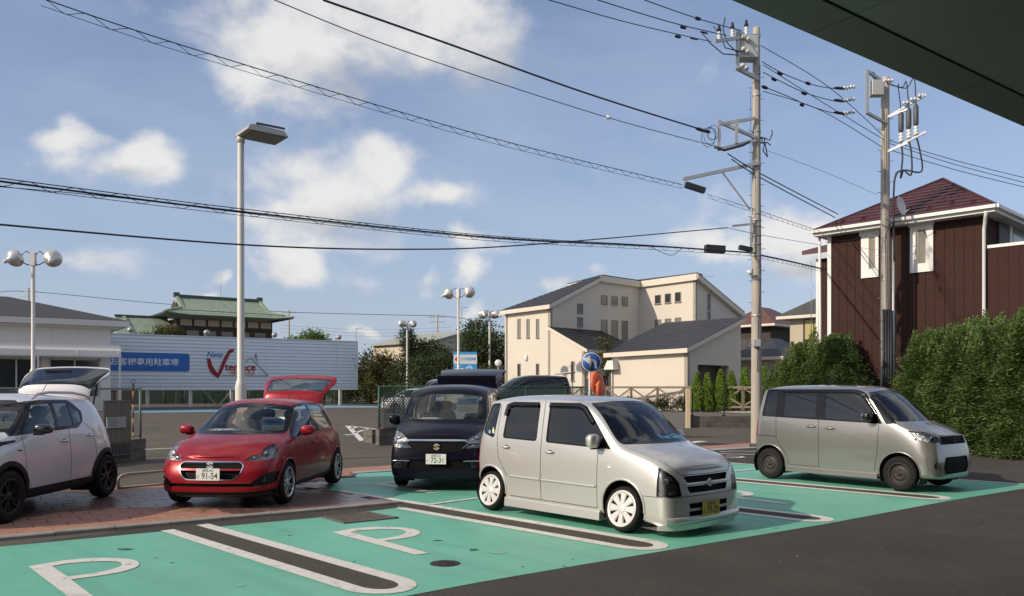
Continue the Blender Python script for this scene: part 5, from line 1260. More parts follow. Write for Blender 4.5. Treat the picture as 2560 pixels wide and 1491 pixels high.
# ------------------------------------------------------------------ facades: a vertical plane through O along heading a
class Face:
    def __init__(s, O, a): s.O = V((O[0], O[1])); s.c, s.s = math.cos(R(a)), math.sin(R(a)); s.a = a
    def u(s, px, py):
        k = (px - CX) / F; u = (k * s.O.y - s.O.x) / (s.c - k * s.s); Y = s.O.y + u * s.s; return u, EYE - (py - YH) / F * Y
    def p(s, u, z, off=0): return V((s.O.x + u * s.c + off * s.s, s.O.y + u * s.s - off * s.c, z))     # off > 0: towards the viewer side
    def m(s, off=0): return frame(tuple(s.p(0, 0, off)), (s.c, s.s, 0), (0, 0, 1), (s.s, -s.c, 0))
AA, AB = -46.2, 43.8          # the two street directions
def window(face, parent, px0, py0, px1, py1, frame_m, pane_m, fw=.07, depth=.06, name='window', mull=0, sill=True, rel=None):
    u0, z1 = face.u(px0, py0); u1, _ = face.u(px1, py0); _, z0 = face.u((px0 + px1) / 2, py1); _, z1 = face.u((px0 + px1) / 2, py0)
    m = face.m(0); b = MB()
    for (a, c, d, e) in ((u0 - fw, u0, z0 - fw, z1 + fw), (u1, u1 + fw, z0 - fw, z1 + fw), (u0, u1, z1, z1 + fw), (u0, u1, z0 - fw, z0)): b.box(a, c, d, e, 0, depth, 0, m)
    if mull:
        for k in range(1, mull + 1): x = u0 + (u1 - u0) * k / (mull + 1); b.box(x - .025, x + .025, z0, z1, 0, depth * .8, 0, m)
    o = b.build(name, frame_m, parent); q = MB(); q.box(u0, u1, z0, z1, .002, .012, 0, m); q.build('pane', pane_m, o)
    if sill: q = MB(); q.box(u0 - fw - .03, u1 + fw + .03, z0 - fw - .04, z0 - fw, 0, depth + .05, 0, m); q.build('sill', frame_m, o)
    return o
pane_d = mat('window_pane', (.035, .04, .045), .08, 0, spec=.8); pane_g = mat('pane_with_blind', (.20, .21, .19), .15, 0, spec=.8); pane_y = mat('pane_with_yellow_curtain', (.42, .36, .16), .3)
cream = mat('cream_render', (.63, .585, .50), .9, var=.035, vscale=.7, bump=.1, bscale=30)
cream_trim = mat('cream_trim', (.66, .60, .51), .7)
tile_d = mat('dark_slate_tile', (.035, .036, .042), .45, var=.25, vscale=2.5)
alu = mat('bronze_frame', (.26, .23, .19), .5)
def courses(name, A, B_, C, D, n, m, parent, lap=.03):
    """stepped roof: A->B eave, D->C ridge; each course lies on the one below"""
    A, B_, C, D = map(V, (A, B_, C, D)); nn = (B_ - A).cross(D - A).normalized(); nn = nn if nn.z > 0 else -nn; b = MB()
    for k in range(n):
        t0, t1 = k / n, (k + 1) / n; a = A.lerp(D, t0); c = B_.lerp(C, t0); d = A.lerp(D, t1); e = B_.lerp(C, t1)
        vs = [a + nn * lap, c + nn * lap, e + nn * .004, d + nn * .004, a - nn * .01, c - nn * .01]
        b.add(vs, [(0, 1, 2, 3), (4, 5, 1, 0)])
    o = b.build(name, m, parent); o['kind'] = 'stuff' if n > 1 else None
    return o
def slab(pts, th, mats, name, parent, down=True):
    """thick plate under a polygon of 3-D points"""
    pts = [V(p) for p in pts]; n = len(pts); dz = V((0, 0, -th)); b = MB(); b.add(pts + [p + dz for p in pts], [tuple(range(n)), tuple(range(2 * n - 1, n - 1, -1))] + [(i + n, (i + 1) % n + n, (i + 1) % n, i) for i in range(n)])
    o = b.build(name, mats, parent); bm = bmesh.new(); bm.from_mesh(o.data); bmesh.ops.recalc_face_normals(bm, faces=bm.faces); bm.to_mesh(o.data); bm.free(); return o
def wallpoly(face, parent, pts, m, th=.2, name='wall'):
    """pts: (u, z) on the face"""
    b = MB(); b.prism([(u, z) for u, z in pts], -th, face.m(0)); o = b.build(name, m, parent); bm = bmesh.new(); bm.from_mesh(o.data); bmesh.ops.recalc_face_normals(bm, faces=bm.faces); bm.to_mesh(o.data); bm.free(); return o

# ------------------------------------------------------------------ cream house with dark mono-pitch roofs
def cream_house():
    h = thing('house', 'cream rendered two storey house with dark tiled slanting roofs and small square windows', 'house', (2.42, 52, .3))
    h.location = (0, 0, 0)
    fa = Face((2.42, 52), AA); fb = Face((2.42, 52), AB); z0 = .2
    # lit wall with the lean-to gable
    wallpoly(fa, h, [(-3.95, z0), (2.85, z0), (2.85, 3.95), (-.0, 5.45), (-.0, 6.8), (-3.95, 6.8)], cream)
    wallpoly(fb, h, [(0, z0), (9.2, z0), (9.2, 9.0), (4.75, 9.0), (4.75, 8.95), (0, 6.8)], cream)
    fc = Face(tuple(fb.p(9.2, 0).xy), AA); wallpoly(fc, h, [(-.2, z0), (4.62, z0), (4.62, 9.05), (-.2, 9.0)], cream)
    fd = Face(tuple(fc.p(4.62, 0).xy), AB); wallpoly(fd, h, [(0, z0), (5.2, z0), (5.2, 6.9), (0, 9.05)], cream)
    # back walls so that the house stands closed
    fe_ = Face(tuple(fa.p(-3.95, 0).xy), AB); wallpoly(fe_, h, [(0, z0), (6, z0), (6, 6.8), (0, 6.8)], cream)
    # roofs with fascia
    e0, e1 = fa.p(-4.35, 6.85, .35), fa.p(.25, 6.95, .35); r1 = fb.p(4.95, 9.25, .25); r0 = r1 + V((-.69, .72, 0)) * .95
    slab([e0, e1, r1, r0], .26, cream_trim, 'fascia', h); courses('roof_tiles', e0 + V((0, 0, .01)), e1 + V((0, 0, .01)), r1 + V((0, 0, .01)), r0 + V((0, 0, .01)), 17, tile_d, h)
    back0 = r0 + V((.72, .69, 0)) * 5; back1 = r1 + V((.72, .69, 0)) * 5
    p = [fb.p(4.8, 9.25, .22), fb.p(9.0, 9.25, .22), fc.p(0.1, 9.25, .22), fc.p(4.85, 9.33, .22), fd.p(.2, 9.33, 0) + V((.5, .5, 0)), V((9.5, 62, 9.25)), V((4, 60, 9.25))]
    slab(p, .42, cream_trim, 'parapet', h); slab([q + V((0, 0, .07)) for q in p], .06, tile_d, 'parapet_cap', h)
    q0, q1 = fd.p(-.15, 9.32, .3), fd.p(5.75, 7.1, .3); q2, q3 = q1 + V((-.69, .72, 0)) * 5, q0 + V((-.69, .72, 0)) * 5
    slab([q0, q1, q2, q3], .34, cream_trim, 'fascia', h); slab([q + V((0, 0, .07)) for q in (q0, q1, q2, q3)], .06, tile_d, 'roof_tiles', h)
    # lean-to roof over the lower storey
    t0, t1 = fa.p(-.15, 5.62, .12), fa.p(3.15, 4.05, .12); t2 = t1 + V((.72, .69, 0)) * 6; t3 = t0 + V((.72, .69, 0)) * 5.0
    slab([t0, t1, t2, t3], .2, cream_trim, 'fascia', h); courses('roof_tiles', t1 + V((0, 0, .01)), t2 + V((0, 0, .01)), t3 + V((0, 0, .01)), t0 + V((0, 0, .01)), 12, tile_d, h)
    fl = Face(tuple(fa.p(2.85, 0).xy), AB); wallpoly(fl, h, [(0, z0), (6, z0), (6, 4.0), (0, 3.95)], cream); wallpoly(Face(tuple(fl.p(.7, 0, .02).xy), AB), h, [(0, z0), (1.5, z0), (1.5, 2.5), (0, 2.5)], pane_d, .02, 'doorway')
    Z = lambda x, y: (1240 + x / 3.316, 660 + y / 3.316)
    def wn(face, x0, y0, x1, y1, pm=pane_d, **k):
        a = Z(x0, y0); b_ = Z(x1, y1); return window(face, h, a[0], a[1], b_[0], b_[1], alu, pm, .04, .04, **k)
    for x in (183, 258, 337): wn(fa, x, 462, x + 17, 608, pane_g)
    for x in (183, 337, 628): wn(fa, x, 832 if x < 600 else 812, x + 18, 930 if x < 600 else 965)
    for y0, y1 in ((335, 400), (448, 513)): wn(fb, 676, y0, 715, y1)
    for x in (874, 960, 1044): wn(fb, x, 266 + (x - 874) * .06, x + 44, 328 + (x - 874) * .05, pane_g); wn(fb, x, 468 + (x - 874) * .05, x + 44, 640, pane_g)
    for i, x in enumerate((1322, 1405, 1488)): wn(fc, x, 263 - i * 12, x + 42, 328 - i * 8); wn(fc, x, 466 - i * 8, x + 44, 560, pane_g)
    for y0, y1 in ((255, 375), (402, 470)): wn(fd, 1754, y0, 1772, y1)
    b = MB(); b.tube([fa.p(-4.0, .2, .1), fa.p(-4.0, 6.7, .1)], .05, 8); b.build('downpipe', cream_trim, h)
    a, z = fa.u(*Z(254, 780)); b = MB(); blob(b, (a, z, .06), (.12, .2, .08), mat_=fa.m()); b.build('vent_hood', white_pl, h)
    return h
cream_house()
def garage():
    h = thing('garage', 'cream garage with dark tiled mono pitch roof in front of the cream house', 'garage', (0, 0, 0)); z0 = .2
    fa = Face((9.16, 43), AA); fb = Face((9.16, 43), AB)
    wallpoly(fa, h, [(-5.1, z0), (0, z0), (0, 3.55), (-5.1, 3.55)], cream); 
    wallpoly(fb, h, [(0, z0), (.95, z0), (.95, 2.95), (4.0, 2.95), (4.0, z0), (5.05, z0), (5.05, 5.3), (0, 3.55)], cream)
    wallpoly(Face(tuple(fb.p(0, 0, -.6).xy), AB), h, [(.9, z0), (4.1, z0), (4.1, 3.0), (.9, 3.0)], mat('brown_shutter', (.06, .045, .035), .6), .05, 'garage_shutter')
    e0, e1 = fa.p(-5.4, 3.68, .35), fa.p(.22, 3.78, .35); r1 = fb.p(5.35, 5.72, .3); r0 = r1 + V((-.69, .72, 0)) * 5.6
    slab([e0, e1, r1, r0], .24, cream_trim, 'fascia', h); u = V((0, 0, .012)); courses('roof_tiles', e0 + u, e1 + u, r1 + u, r0 + u, 15, tile_d, h)
    b = MB(); b.tube([fa.p(-5.0, .2, .08), fa.p(-5.0, 3.3, .08)], .045, 8); b.build('downpipe', cream_trim, h)
    b = MB(); b.prism([(-.35, 0), (.35, 0), (.3, .5), (-.1, .5)], .5, frame(tuple(fa.p(-4.9, 2.75, .0)), (fa.c, fa.s, 0), (0, 0, 1), (fa.s, -fa.c, 0))); b.build('vent_hood', white_pl, h)
    wallpoly(Face(tuple(fb.p(5.05, 0).xy), AA), h, [(-5, z0), (0, z0), (0, 5.3), (-5, 5.3)], cream)
garage()
def simple_house(name, label, O, a, w, d, eave, rise, wallm, roofm, z0=0, over=.5, wins=(), gable=False, n=8, hipin=None):
    """rectangular house; O is the near left corner, a the heading of the front; hip roof"""
    h = thing(name, label, 'house', (O[0], O[1], z0), R(a)); b = MB(); b.box(0, w, 0, d, 0, eave); b.build('wall', wallm, h)
    o = over; i = hipin if hipin is not None else min(w, d) / 2; A = [V((-o, -o, eave)), V((w + o, -o, eave)), V((w + o, d + o, eave)), V((-o, d + o, eave))]
    r0, r1 = (V((i, d / 2, eave + rise)), V((w - i, d / 2, eave + rise))) if w >= d else (V((w / 2, i, eave + rise)), V((w / 2, d - i, eave + rise)))
    slab([q + V((0, 0, .0)) for q in A], .18, cream_trim if wallm is not MATS.get('brown_siding') else white_pl, 'fascia', h)
    b = MB(); u = V((0, 0, .02)); vs = [q + u for q in A] + [r0, r1]
    b.add(vs, [(0, 1, 5, 4), (1, 2, 5), (2, 3, 4, 5), (3, 0, 4)] if w >= d else [(0, 1, 4), (1, 2, 5, 4), (2, 3, 5), (3, 0, 4, 5)]); b.build('roof', roofm, h)
    for (x0, zb, x1, zt, pm) in wins:
        b = MB(); b.box(x0 - .07, x1 + .07, -.05, 0, zb - .07, zt + .07); f = b.build('window', lampdark, h); b = MB(); b.box(x0, (x0 + x1) / 2 - .03, -.06, -.05, zb, zt); b.box((x0 + x1) / 2 + .03, x1, -.06, -.05, zb, zt); b.build('pane', pm, f)
    return h
grey_tile = mat('grey_roof_tile', (.075, .072, .068), .6, var=.2, vscale=1.5); red_tile = mat('brown_red_roof', (.13, .055, .045), .55, var=.15, vscale=1.5); darkwood = mat('dark_timber', (.045, .036, .03), .8, var=.2, vscale=3)
beige = mat('beige_render', (.46, .41, .32), .9, var=.05)
k2 = lambda px, Y: ((px - CX) / F * Y, Y)
simple_house('house', 'beige house with dark grey roof and yellow curtained window behind the left conifers', k2(1975, 50), AA, 5, 7, 5.75, 2.0, beige, grey_tile, .3, .6)
_h = Face(k2(1975, 50), AA); _w = window(_h, bpy.data.objects['house.001'], 2012, 800, 2058, 848, lampdark, pane_y, .08, .05, mull=1); _w.parent = None; _w.parent = bpy.data.objects['house.001']; _w.matrix_parent_inverse = (M4.Translation((*k2(1975, 50), .3)) @ M4.Rotation(R(AA), 4, 'Z')).inverted()
simple_house('house', 'dark timber house with brown red hipped roof right of the cream house', k2(1826, 68), AA, 3.6, 5, 6.5, 1.6, darkwood, red_tile, .3, .8, [(.8, 4.3, 2.4, 5.4, pane_d)])
simple_house('house', 'low cream outbuilding with dark tiled hip roof behind the pole', k2(1842, 50), AA, 2.8, 4, 3.25, 1.2, beige, tile_d, .3, .5)
simple_house('house', 'grey roofed house partly hidden between the timber and beige houses', k2(1918, 76), AA, 4.5, 6, 6.4, 2.2, beige, grey_tile, .3, .7, [(1, 4.0, 2.6, 5.0, pane_d)])
# ------------------------------------------------------------------ dark brown house on the right
def brown_house():
    h = thing('house', 'dark brown metal sided house with maroon hipped roof and white window surrounds', 'house', (0, 0, 0))
    K = (15.42, 26.9); fa = Face(K, AA); fb = Face(K, AB); Lw = 5.15; ev = 7.35
    sid = mat('brown_siding', (.048, .026, .022), .8, spec=.08, var=.10, vscale=3, bump=.3, bscale=30, col2=(.068, .038, .032), fac2=(.55, .62), s2=60, d2=2)
    n = 17; w = Lw / n; b = MB(); b.box(.005, w - .006, 0, ev, -.03, 0); bme = b.mesh('siding_panel', sid)
    bb = MB(); bb.box(-Lw, 0, .0, ev, -.25, -.018, 0, fa.m()); bb.build('wall', mat('wall_backing', (.02, .012, .01), .9), h)
    fm = fa.m()
    for k in range(n): o = link('siding_panel', bme, h); o.matrix_local = fm @ M4.Translation((-Lw + k * w, 0, 0))
    # right flank: parapet of the balcony, recess and window
    Z = lambda x, y: (1840 + x / 2.53, 420 + y / 2.53)
    u, zc = fa.u(*Z(1700, 498)); b = MB()
    b.box(.0, w - .006, 0, zc, -.03, 0); me2 = b.mesh('siding_panel', sid)
    for k in range(9): o = link('siding_panel', me2, h); o.matrix_local = fm @ M4.Translation((.10 + k * w, 0, 0))
    bb = MB(); bb.box(.09, 3.0, 0, zc - .02, -.2, -.032, 0, fm); bb.build('wall', MATS['wall_backing'], h); bb = MB(); bb.box(.09, 3.0, zc, zc + .10, -.22, .03, 0, fm); bb.build('parapet_cap', white_pl, h)
    bb = MB(); bb.box(.1, 7, 0, ev, -.2, -.02, 0, fb.m()); bb.build('wall', sid, h)
    a, z1 = fb.u(*Z(1722, 268)); bb = MB(); bb.box(a, a + 2.2, zc - .6, z1, -.018, .06, 0, fb.m()); f = bb.build('window', white_pl, h); bb = MB(); bb.box(a + .3, a + 1.9, zc - .4, z1 - .25, .062, .08, 0, fb.m()); bb.build('pane', pane_g, f)
    a2, _ = fb.u(*Z(1655, 300)); bb = MB(); bb.box(a2, a - .05, zc - .6, z1, -.018, .05, 0, fb.m()); bb.build('shutter_box', mat('dark_grey_panel', (.05, .048, .045), .6), h)
    # corner boards, gutters and downpipes
    b = MB(); b.box(-Lw - .12, -Lw + .02, 0, ev, -.1, .05, 0, fm); b.build('corner_board', white_pl, h)
    b = MB(); b.box(-.02, .09, 0, ev, -.12, .035, 0, fm); b.build('corner_board', MATS['brown_siding'], h)
    o = .45; e = [fa.p(-Lw - .45, ev + .18, .5), fa.p(.45, ev + .18, .5), fb.p(7.5, ev + .18, .5), fa.p(-Lw - .45, ev + .18, -6.6)]
    slab(e, .2, white_pl, 'soffit', h)
    ap0 = V((16.3, 31.2, 9.6)); ap1 = ap0 + V((.72, .69, 0)) * 1.4
    maroon = mat('maroon_metal_roof', (.070, .020, .024), .5, .1, var=.12, vscale=4)
    u = V((0, 0, .02)); e2 = [q + u for q in e]
    # hip faces in stepped courses
    for (A, B_, C, D, nm) in ((e2[0], e2[1], ap0, ap0 + V((-.05, .05, 0)), 11), (e2[1], e2[2], ap1, ap0, 11)): courses('roof_sheet', A, B_, C, D, nm, maroon, h, .035)
    b = MB(); b.add([e2[2], e2[3], ap0, ap1], [(0, 1, 2, 3)]); b.add([e2[3], e2[0], ap0], [(0, 1, 2)]); b.build('roof_sheet', maroon, h)
    b = MB(); b.bar(e2[1] + u, ap0 + u * 2, .09, .05); b.bar(e2[0] + u, ap0 + u * 2, .09, .05); b.bar(ap0 + u * 2, ap1 + u * 2, .09, .05); b.build('ridge_cap', maroon, h)['kind'] = 'stuff'
    for k, (s, t) in enumerate(((.1, .12), (.24, .12), (.52, .16), (.66, .14), (.80, .17), (.92, .13))):
        q = e2[0].lerp(e2[1], s).lerp(ap0, t); b = MB(); b.box(q.x - .08, q.x + .08, q.y - .05, q.y + .05, q.z - .02, q.z + .1); b.build('snow_guard', maroon, h)
    for a, c in ((fa.p(-Lw - .5, ev + .14, .57), fa.p(.5, ev + .14, .57)), (fa.p(.52, ev + .14, .55), fb.p(7, ev + .14, .57))): b = MB(); b.bar(a, c, .12, .11); b.build('gutter', white_pl, h)
    dp = [fa.p(.2, ev + .05, .5), fa.p(.12, ev - .15, .3), fa.p(.02, ev - .5, .1), fa.p(.02, 2.9, .1), fa.p(.06, 2.72, .12), fb.p(.75, 2.55, .2), fb.p(.85, 2.3, .2), fb.p(.85, 0, .2)]
    b = MB(); b.tube(dp, .055, 10); b.build('downpipe', white_pl, h)
    b = MB(); b.tube([fa.p(-Lw - .35, ev, .2), fa.p(-Lw - .3, 0, .2)], .05, 8); b.build('downpipe', white_pl, h)
    # windows with wide white surrounds
    for (x0, y0, x1, y1, px0, py0, px1, py1) in ((795, 405, 905, 695, 843, 440, 885, 638), (1104, 345, 1250, 660, 1152, 392, 1204, 605)):
        u0, _ = fa.u(*Z(x0, y0)); u1, z1 = fa.u(*Z(x1, y0)); um, z0 = fa.u(*Z((x0 + x1) / 2, y1)); _, z1 = fa.u(*Z((x0 + x1) / 2, y0))
        a0, _ = fa.u(*Z(px0, py0)); a1, _ = fa.u(*Z(px1, py0)); _, c0 = fa.u(*Z((px0 + px1) / 2, py1)); _, c1 = fa.u(*Z((px0 + px1) / 2, py0)); b = MB()
        for q in ((u0, a0, z0, z1), (a1, u1, z0, z1), (a0, a1, c1, z1), (a0, a1, z0, c0), (u0 - .05, u1 + .05, z1 - .12, z1 + .03)): b.box(q[0], q[1], q[2], q[3], .0 if q[1] - q[0] < u1 - u0 else .06, .06 if q[1] - q[0] < u1 - u0 else .09, 0, fm)
        f = b.build('window', white_pl, h); b = MB(); b.box(a0, a1, c0, c1, .005, .03, 0, fm); b.build('pane', pane_g, f)
        b = MB(); 
        for q in ((a0, a0 + .035, c0, c1), (a1 - .035, a1, c0, c1)): b.box(*q, .03, .05, 0, fm)
        b.build('frame', mat('ochre_frame', (.36, .22, .09), .5), f)
    # lower rear wing glimpsed on the left
    fw = Face(tuple(fa.p(-Lw - .9, 0, -.9).xy), AA); bb = MB(); bb.box(-.1, .9, 0, 6.7, -.2, 0, 0, fw.m()); bb.build('wall', sid, h); bb = MB(); bb.box(-.1, .0, 0, 6.7, 0, .05, 0, fw.m()); bb.build('corner_board', white_pl, h)
    slab([fw.p(-.45, 7.0, .5), fw.p(1, 7.0, .5), fw.p(1, 7.6, -2), fw.p(-.45, 7.6, -2)], .16, maroon, 'roof_sheet', h)
brown_house()
# ------------------------------------------------------------------ showroom on the left
def showroom():
    c = (-30.2, 62); h = thing('showroom', 'single storey white showroom with rounded front canopy and dark hipped roof', 'building', (*c, 0), R(34.8))
    wh = mat('off_white_panel', (.78, .74, .68), .8, var=.03); trim = mat('pale_grey_trim', (.66, .63, .58), .6); L_ = 13
    b = MB(); b.box(-L_, 0, 0, 12, 0, 1.1); b.box(-L_, 0, 0, 12, 3.9, 6.2); b.box(-L_, 0, .4, 12, 1.1, 3.9); b.build('wall', wh, h)
    piers = [(-.7, 0), (-4.55, -4.05), (-8.7, -7.6), (-13, -12.2)]
    for a, e in piers: b = MB(); b.box(a, e, -.001, .4, 1.1, 3.9); b.build('pier', wh, h)
    for k, (a, e) in enumerate(((-4.05, -.7), (-7.6, -4.55), (-12.2, -8.7))):
        b = MB()
        for q in ((a, a + .12, .25, .38), (e - .12, e, .25, .38), ((a + e) / 2 - .05, (a + e) / 2 + .05, .25, .36)): b.box(q[0], q[1], q[2], q[3], 1.1, 3.9)
        b.box(a, e, .25, .38, 3.78, 3.9); f = b.build('shop_window', trim, h); b = MB(); b.box(a, e, .38, .40, 1.1, 3.9); b.build('pane', pane_d, f)
    for x in (-3.9, -7.9, -11.9): b = MB(); b.box(x - .02, x + .02, -.01, .0, 5.0, 6.2); b.build('panel_joint', trim, h)
    # canopy: quarter-round barrel
    b = MB(); pr = [(0, 4.95), (-1.0, 4.9), (-1.45, 4.75), (-1.65, 4.45), (-1.7, 4.05), (-1.62, 4.05), (-1.55, 4.4), (-1.3, 4.62), (0, 4.75)]
    n = len(pr); vs = [(-L_, y, z) for y, z in pr] + [(.45, y, z) for y, z in pr]; b.add(vs, [(i, (i + 1) % n, (i + 1) % n + n, i + n) for i in range(n)] + [tuple(range(n)), tuple(range(2 * n - 1, n - 1, -1))], 0, False); 
    o = b.build('canopy', mat('canopy_sheet', (.74, .69, .63), .6), h); bm = bmesh.new(); bm.from_mesh(o.data); bmesh.ops.recalc_face_normals(bm, faces=bm.faces); bm.to_mesh(o.data); bm.free()
    for k in range(5): x = .3 - k * 2.7; b = MB(); b.box(x - .03, x + .03, -1.73, 0, 4.02, 4.08); b.box(x - .03, x + .03, -1.73, -1.66, 4.05, 4.5); b.build('canopy_rib', trim, h)
    b = MB(); b.bar((-L_, -1.68, 4.0), (.45, -1.68, 4.0), .07); b.build('canopy_rail', trim, h)
    for x in (.35, -4.9, -10.2): b = MB(); b.bar((x, -1.66, 0), (x, -1.66, 4.05), .13); b.build('canopy_post', steel_w, h)
    # eaves and roof
    o_ = 1.1; A = [V((-L_ - o_, -o_, 6.3)), V((o_, -o_, 6.3)), V((o_, 13, 6.3)), V((-L_ - o_, 13, 6.3))]
    slab([q + V((0, 0, .42)) for q in A], .42, trim, 'fascia', h); slab([q for q in (V((-L_ - .5, -.5, 6.3)), V((.5, -.5, 6.3)), V((.5, 12, 6.3)), V((-L_, 12, 6.3)))], .15, wh, 'soffit', h)
    b = MB(); u = V((0, 0, .44)); vs = [q + u for q in A] + [V((-6.2, 6, 8.75)), V((-6.9, 6, 8.75))]; b.add(vs, [(0, 1, 4, 5), (1, 2, 4), (2, 3, 5, 4), (3, 0, 5)]); b.build('roof', mat('charcoal_roof', (.05, .048, .05), .7, var=.15, vscale=2, stretch=(1, 1, 8)), h)
    # side wing wall reaching down by the fence
    b = MB(); b.box(-1.6, 0, -.08, -.005, 0, 1.1); b.build('wall', wh, h)
showroom()
# ------------------------------------------------------------------ big billboard
def billboard():
    right = (-15.8, 84); f = Face(right, 33.0); h = thing('billboard', 'long white corrugated billboard on white posts with blue parking panel and red V logo', 'billboard', (0, 0, 0))
    bw = mat('billboard_sheet', (.70, .73, .76), .55, .05, var=.02); W_ = 26.0; zb, zt = 1.55, 6.42; n = 15; ph = (zt - zb) / n
    joints = [0, -2.2, -9.3, -20.3, -W_]; fm = f.m()
    for j in range(4):
        x1, x0 = joints[j], joints[j + 1]; b = MB()
        b.add([(x0 + .01, 0, .075), (x1 - .01, 0, .075), (x1 - .01, ph * .86, .035), (x0 + .01, ph * .86, .035), (x0 + .01, ph, 0.0), (x1 - .01, ph, 0.0), (x0 + .01, 0, 0), (x1 - .01, 0, 0)], [(0, 1, 2, 3), (3, 2, 5, 4), (6, 7, 1, 0)]); me = b.mesh('board', bw)
        for k in range(n): o = link('board', me, h); o.matrix_local = fm @ M4.Translation((0, zb + k * ph, 0))
    b = MB(); b.box(-W_, 0, zb, zt, -.12, -.01, 0, fm); b.box(-W_ - .05, .06, zt, zt + .08, -.14, .1, 0, fm); b.box(0, .06, zb, zt, -.13, .1, 0, fm); b.build('backing', bw, h)
    for px in (370, 478, 581, 766, 853): u, _ = f.u(px, 972); b = MB(); b.box(u - .13, u + .13, 0, zb + .2, -.4, -.14, 0, fm); b.build('post', steel_w, h)
    # brace frame behind
    b = MB(); u, _ = f.u(548, 990)
    for a, c in ((u - 1.2, u + .0), (u + 1.4, u + .1)): b.bar(f.p(a, 1.5, -.8), f.p(c, .1, -.8), .1)
    b.build('brace', conc, h)['kind'] = 'stuff'
    Z = lambda x, y: f.u(x / 2.8, 580 + y / 2.8)
    blue = mat('panel_blue', (.025, .14, .46), .45); wt = mat('panel_white', (.75, .77, .80), .5); dred = mat('logo_dark_red', (.30, .008, .02), .5); org = mat('logo_orange', (.75, .20, .04), .5); nb = mat('logo_blue', (.05, .16, .5), .5); gn = mat('logo_green_line', (.03, .12, .08), .5); rd = mat('logo_red', (.5, .02, .02), .5)
    d = .082; M_ = lambda u, z, e=0: f.m(d + e) @ M4.Translation((u, z, 0))
    u1, z1 = Z(1325, 915); z0_, z1_ = 2.42, 2.42
    _, za = Z(1300, 852); _, zc = Z(1300, 978); pts = rpoly([(u1 - 11, zc), (u1, zc), (u1, za), (u1 - 11, za)], .25, 5)
    b = MB(); b.prism(pts, .02, f.m(d)); pn = b.build('blue_panel', blue, h)
    ua, _ = Z(772, 915); ub, _ = Z(1248, 915); hh = (za + zc) / 2
    t = text_mesh('お客様専用駐車場', 1.0, wt, 'lettering', h, None, .004, bold=.014, align='LEFT')
    xs = [v.co.x for v in t.data.vertices]; ys = [v.co.y for v in t.data.vertices]; sx = (ub - ua) / (max(xs) - min(xs)); cy = (max(ys) + min(ys)) / 2
    t.data.transform(f.m(d + .026) @ M4.Translation((ua, hh, 0)) @ M4.Diagonal((sx, sx * .98, 1, 1)) @ M4.Translation((-min(xs), -cy, 0)))
    v_ = [Z(x, y) for x, y in ((1446, 886), (1470, 884), (1482, 930), (1502, 965), (1524, 990), (1545, 930), (1575, 865), (1603, 824), (1637, 822), (1634, 838), (1612, 848), (1582, 905), (1556, 970), (1528, 1024), (1503, 1012), (1472, 985), (1453, 940))]
    b = MB(); b.prism(v_, .02, f.m(d)); b.build('logo_v', dred, h)
    def txt(s, x0, x1, y, m, bold, italic=0):
        a, z = Z(x0, y); c, _ = Z(x1, y); t = text_mesh(s, 1.0, m, 'lettering', h, None, .004, bold=bold, align='LEFT'); xs = [v.co.x for v in t.data.vertices]; ys = [v.co.y for v in t.data.vertices]; k = (c - a) / (max(xs) - min(xs))
        if italic:
            for v in t.data.vertices: v.co.x += v.co.y * italic
        t.data.transform(f.m(d + .012) @ M4.Translation((a, z, 0)) @ M4.Diagonal((k, k, 1, 1)) @ M4.Translation((-min(xs), -(max(ys) + min(ys)) / 2, 0)))
    txt('Netz', 1450, 1560, 857, nb, .01, .3); txt('terrace', 1572, 1787, 948, dred, .022); txt('HIRATSUKA', 1605, 1783, 985, org, .02)
    b = MB()
    for q in (((1553, 1005), (1877, 1008)), ((1877, 1008), (1752, 880)), ((1752, 880), (1690, 935))): a, c = Z(*q[0]), Z(*q[1]); b.bar(f.p(*a, d + .02), f.p(*c, d + .02), .06, .03)
    b.build('logo_outline', gn, h)['kind'] = 'stuff'
    b = MB()
    for q in (((1780, 890), (1789, 850)), ((1789, 850), (1800, 910))): a, c = Z(*q[0]), Z(*q[1]); b.bar(f.p(*a, d + .02), f.p(*c, d + .02), .06, .03)
    b.build('logo_flame', rd, h)['kind'] = 'stuff'
    for px in (324, 513, 682, 842):
        u, z = f.u(px, 830); e = thing('floodlight', {324: 'round white floodlight at the left end of the billboard top', 513: 'round white floodlight second from left on the billboard top, below the green roof', 682: 'round white floodlight third from left on the billboard top', 842: 'round white floodlight at the right end of the billboard top'}[px], 'floodlight', tuple(f.p(u, zt + .1, .55)), R(33), 'floodlights along the billboard')
        b = MB(); b.lathe([(.0001, .24), (.15, .22), (.25, .10), (.27, 0), (.25, 0), (.14, .16), (.0001, .18)], 18, 0, M4.Translation((0, 0, .3)) @ M4.Rotation(R(115), 4, 'X')); b.build('lamp_shade', galv, e)
        b = MB(); b.tube([(0, .7, -.2), (0, .6, .5), (0, .25, .45)], .04, 6); b.build('arm', steel_w, e)
billboard()
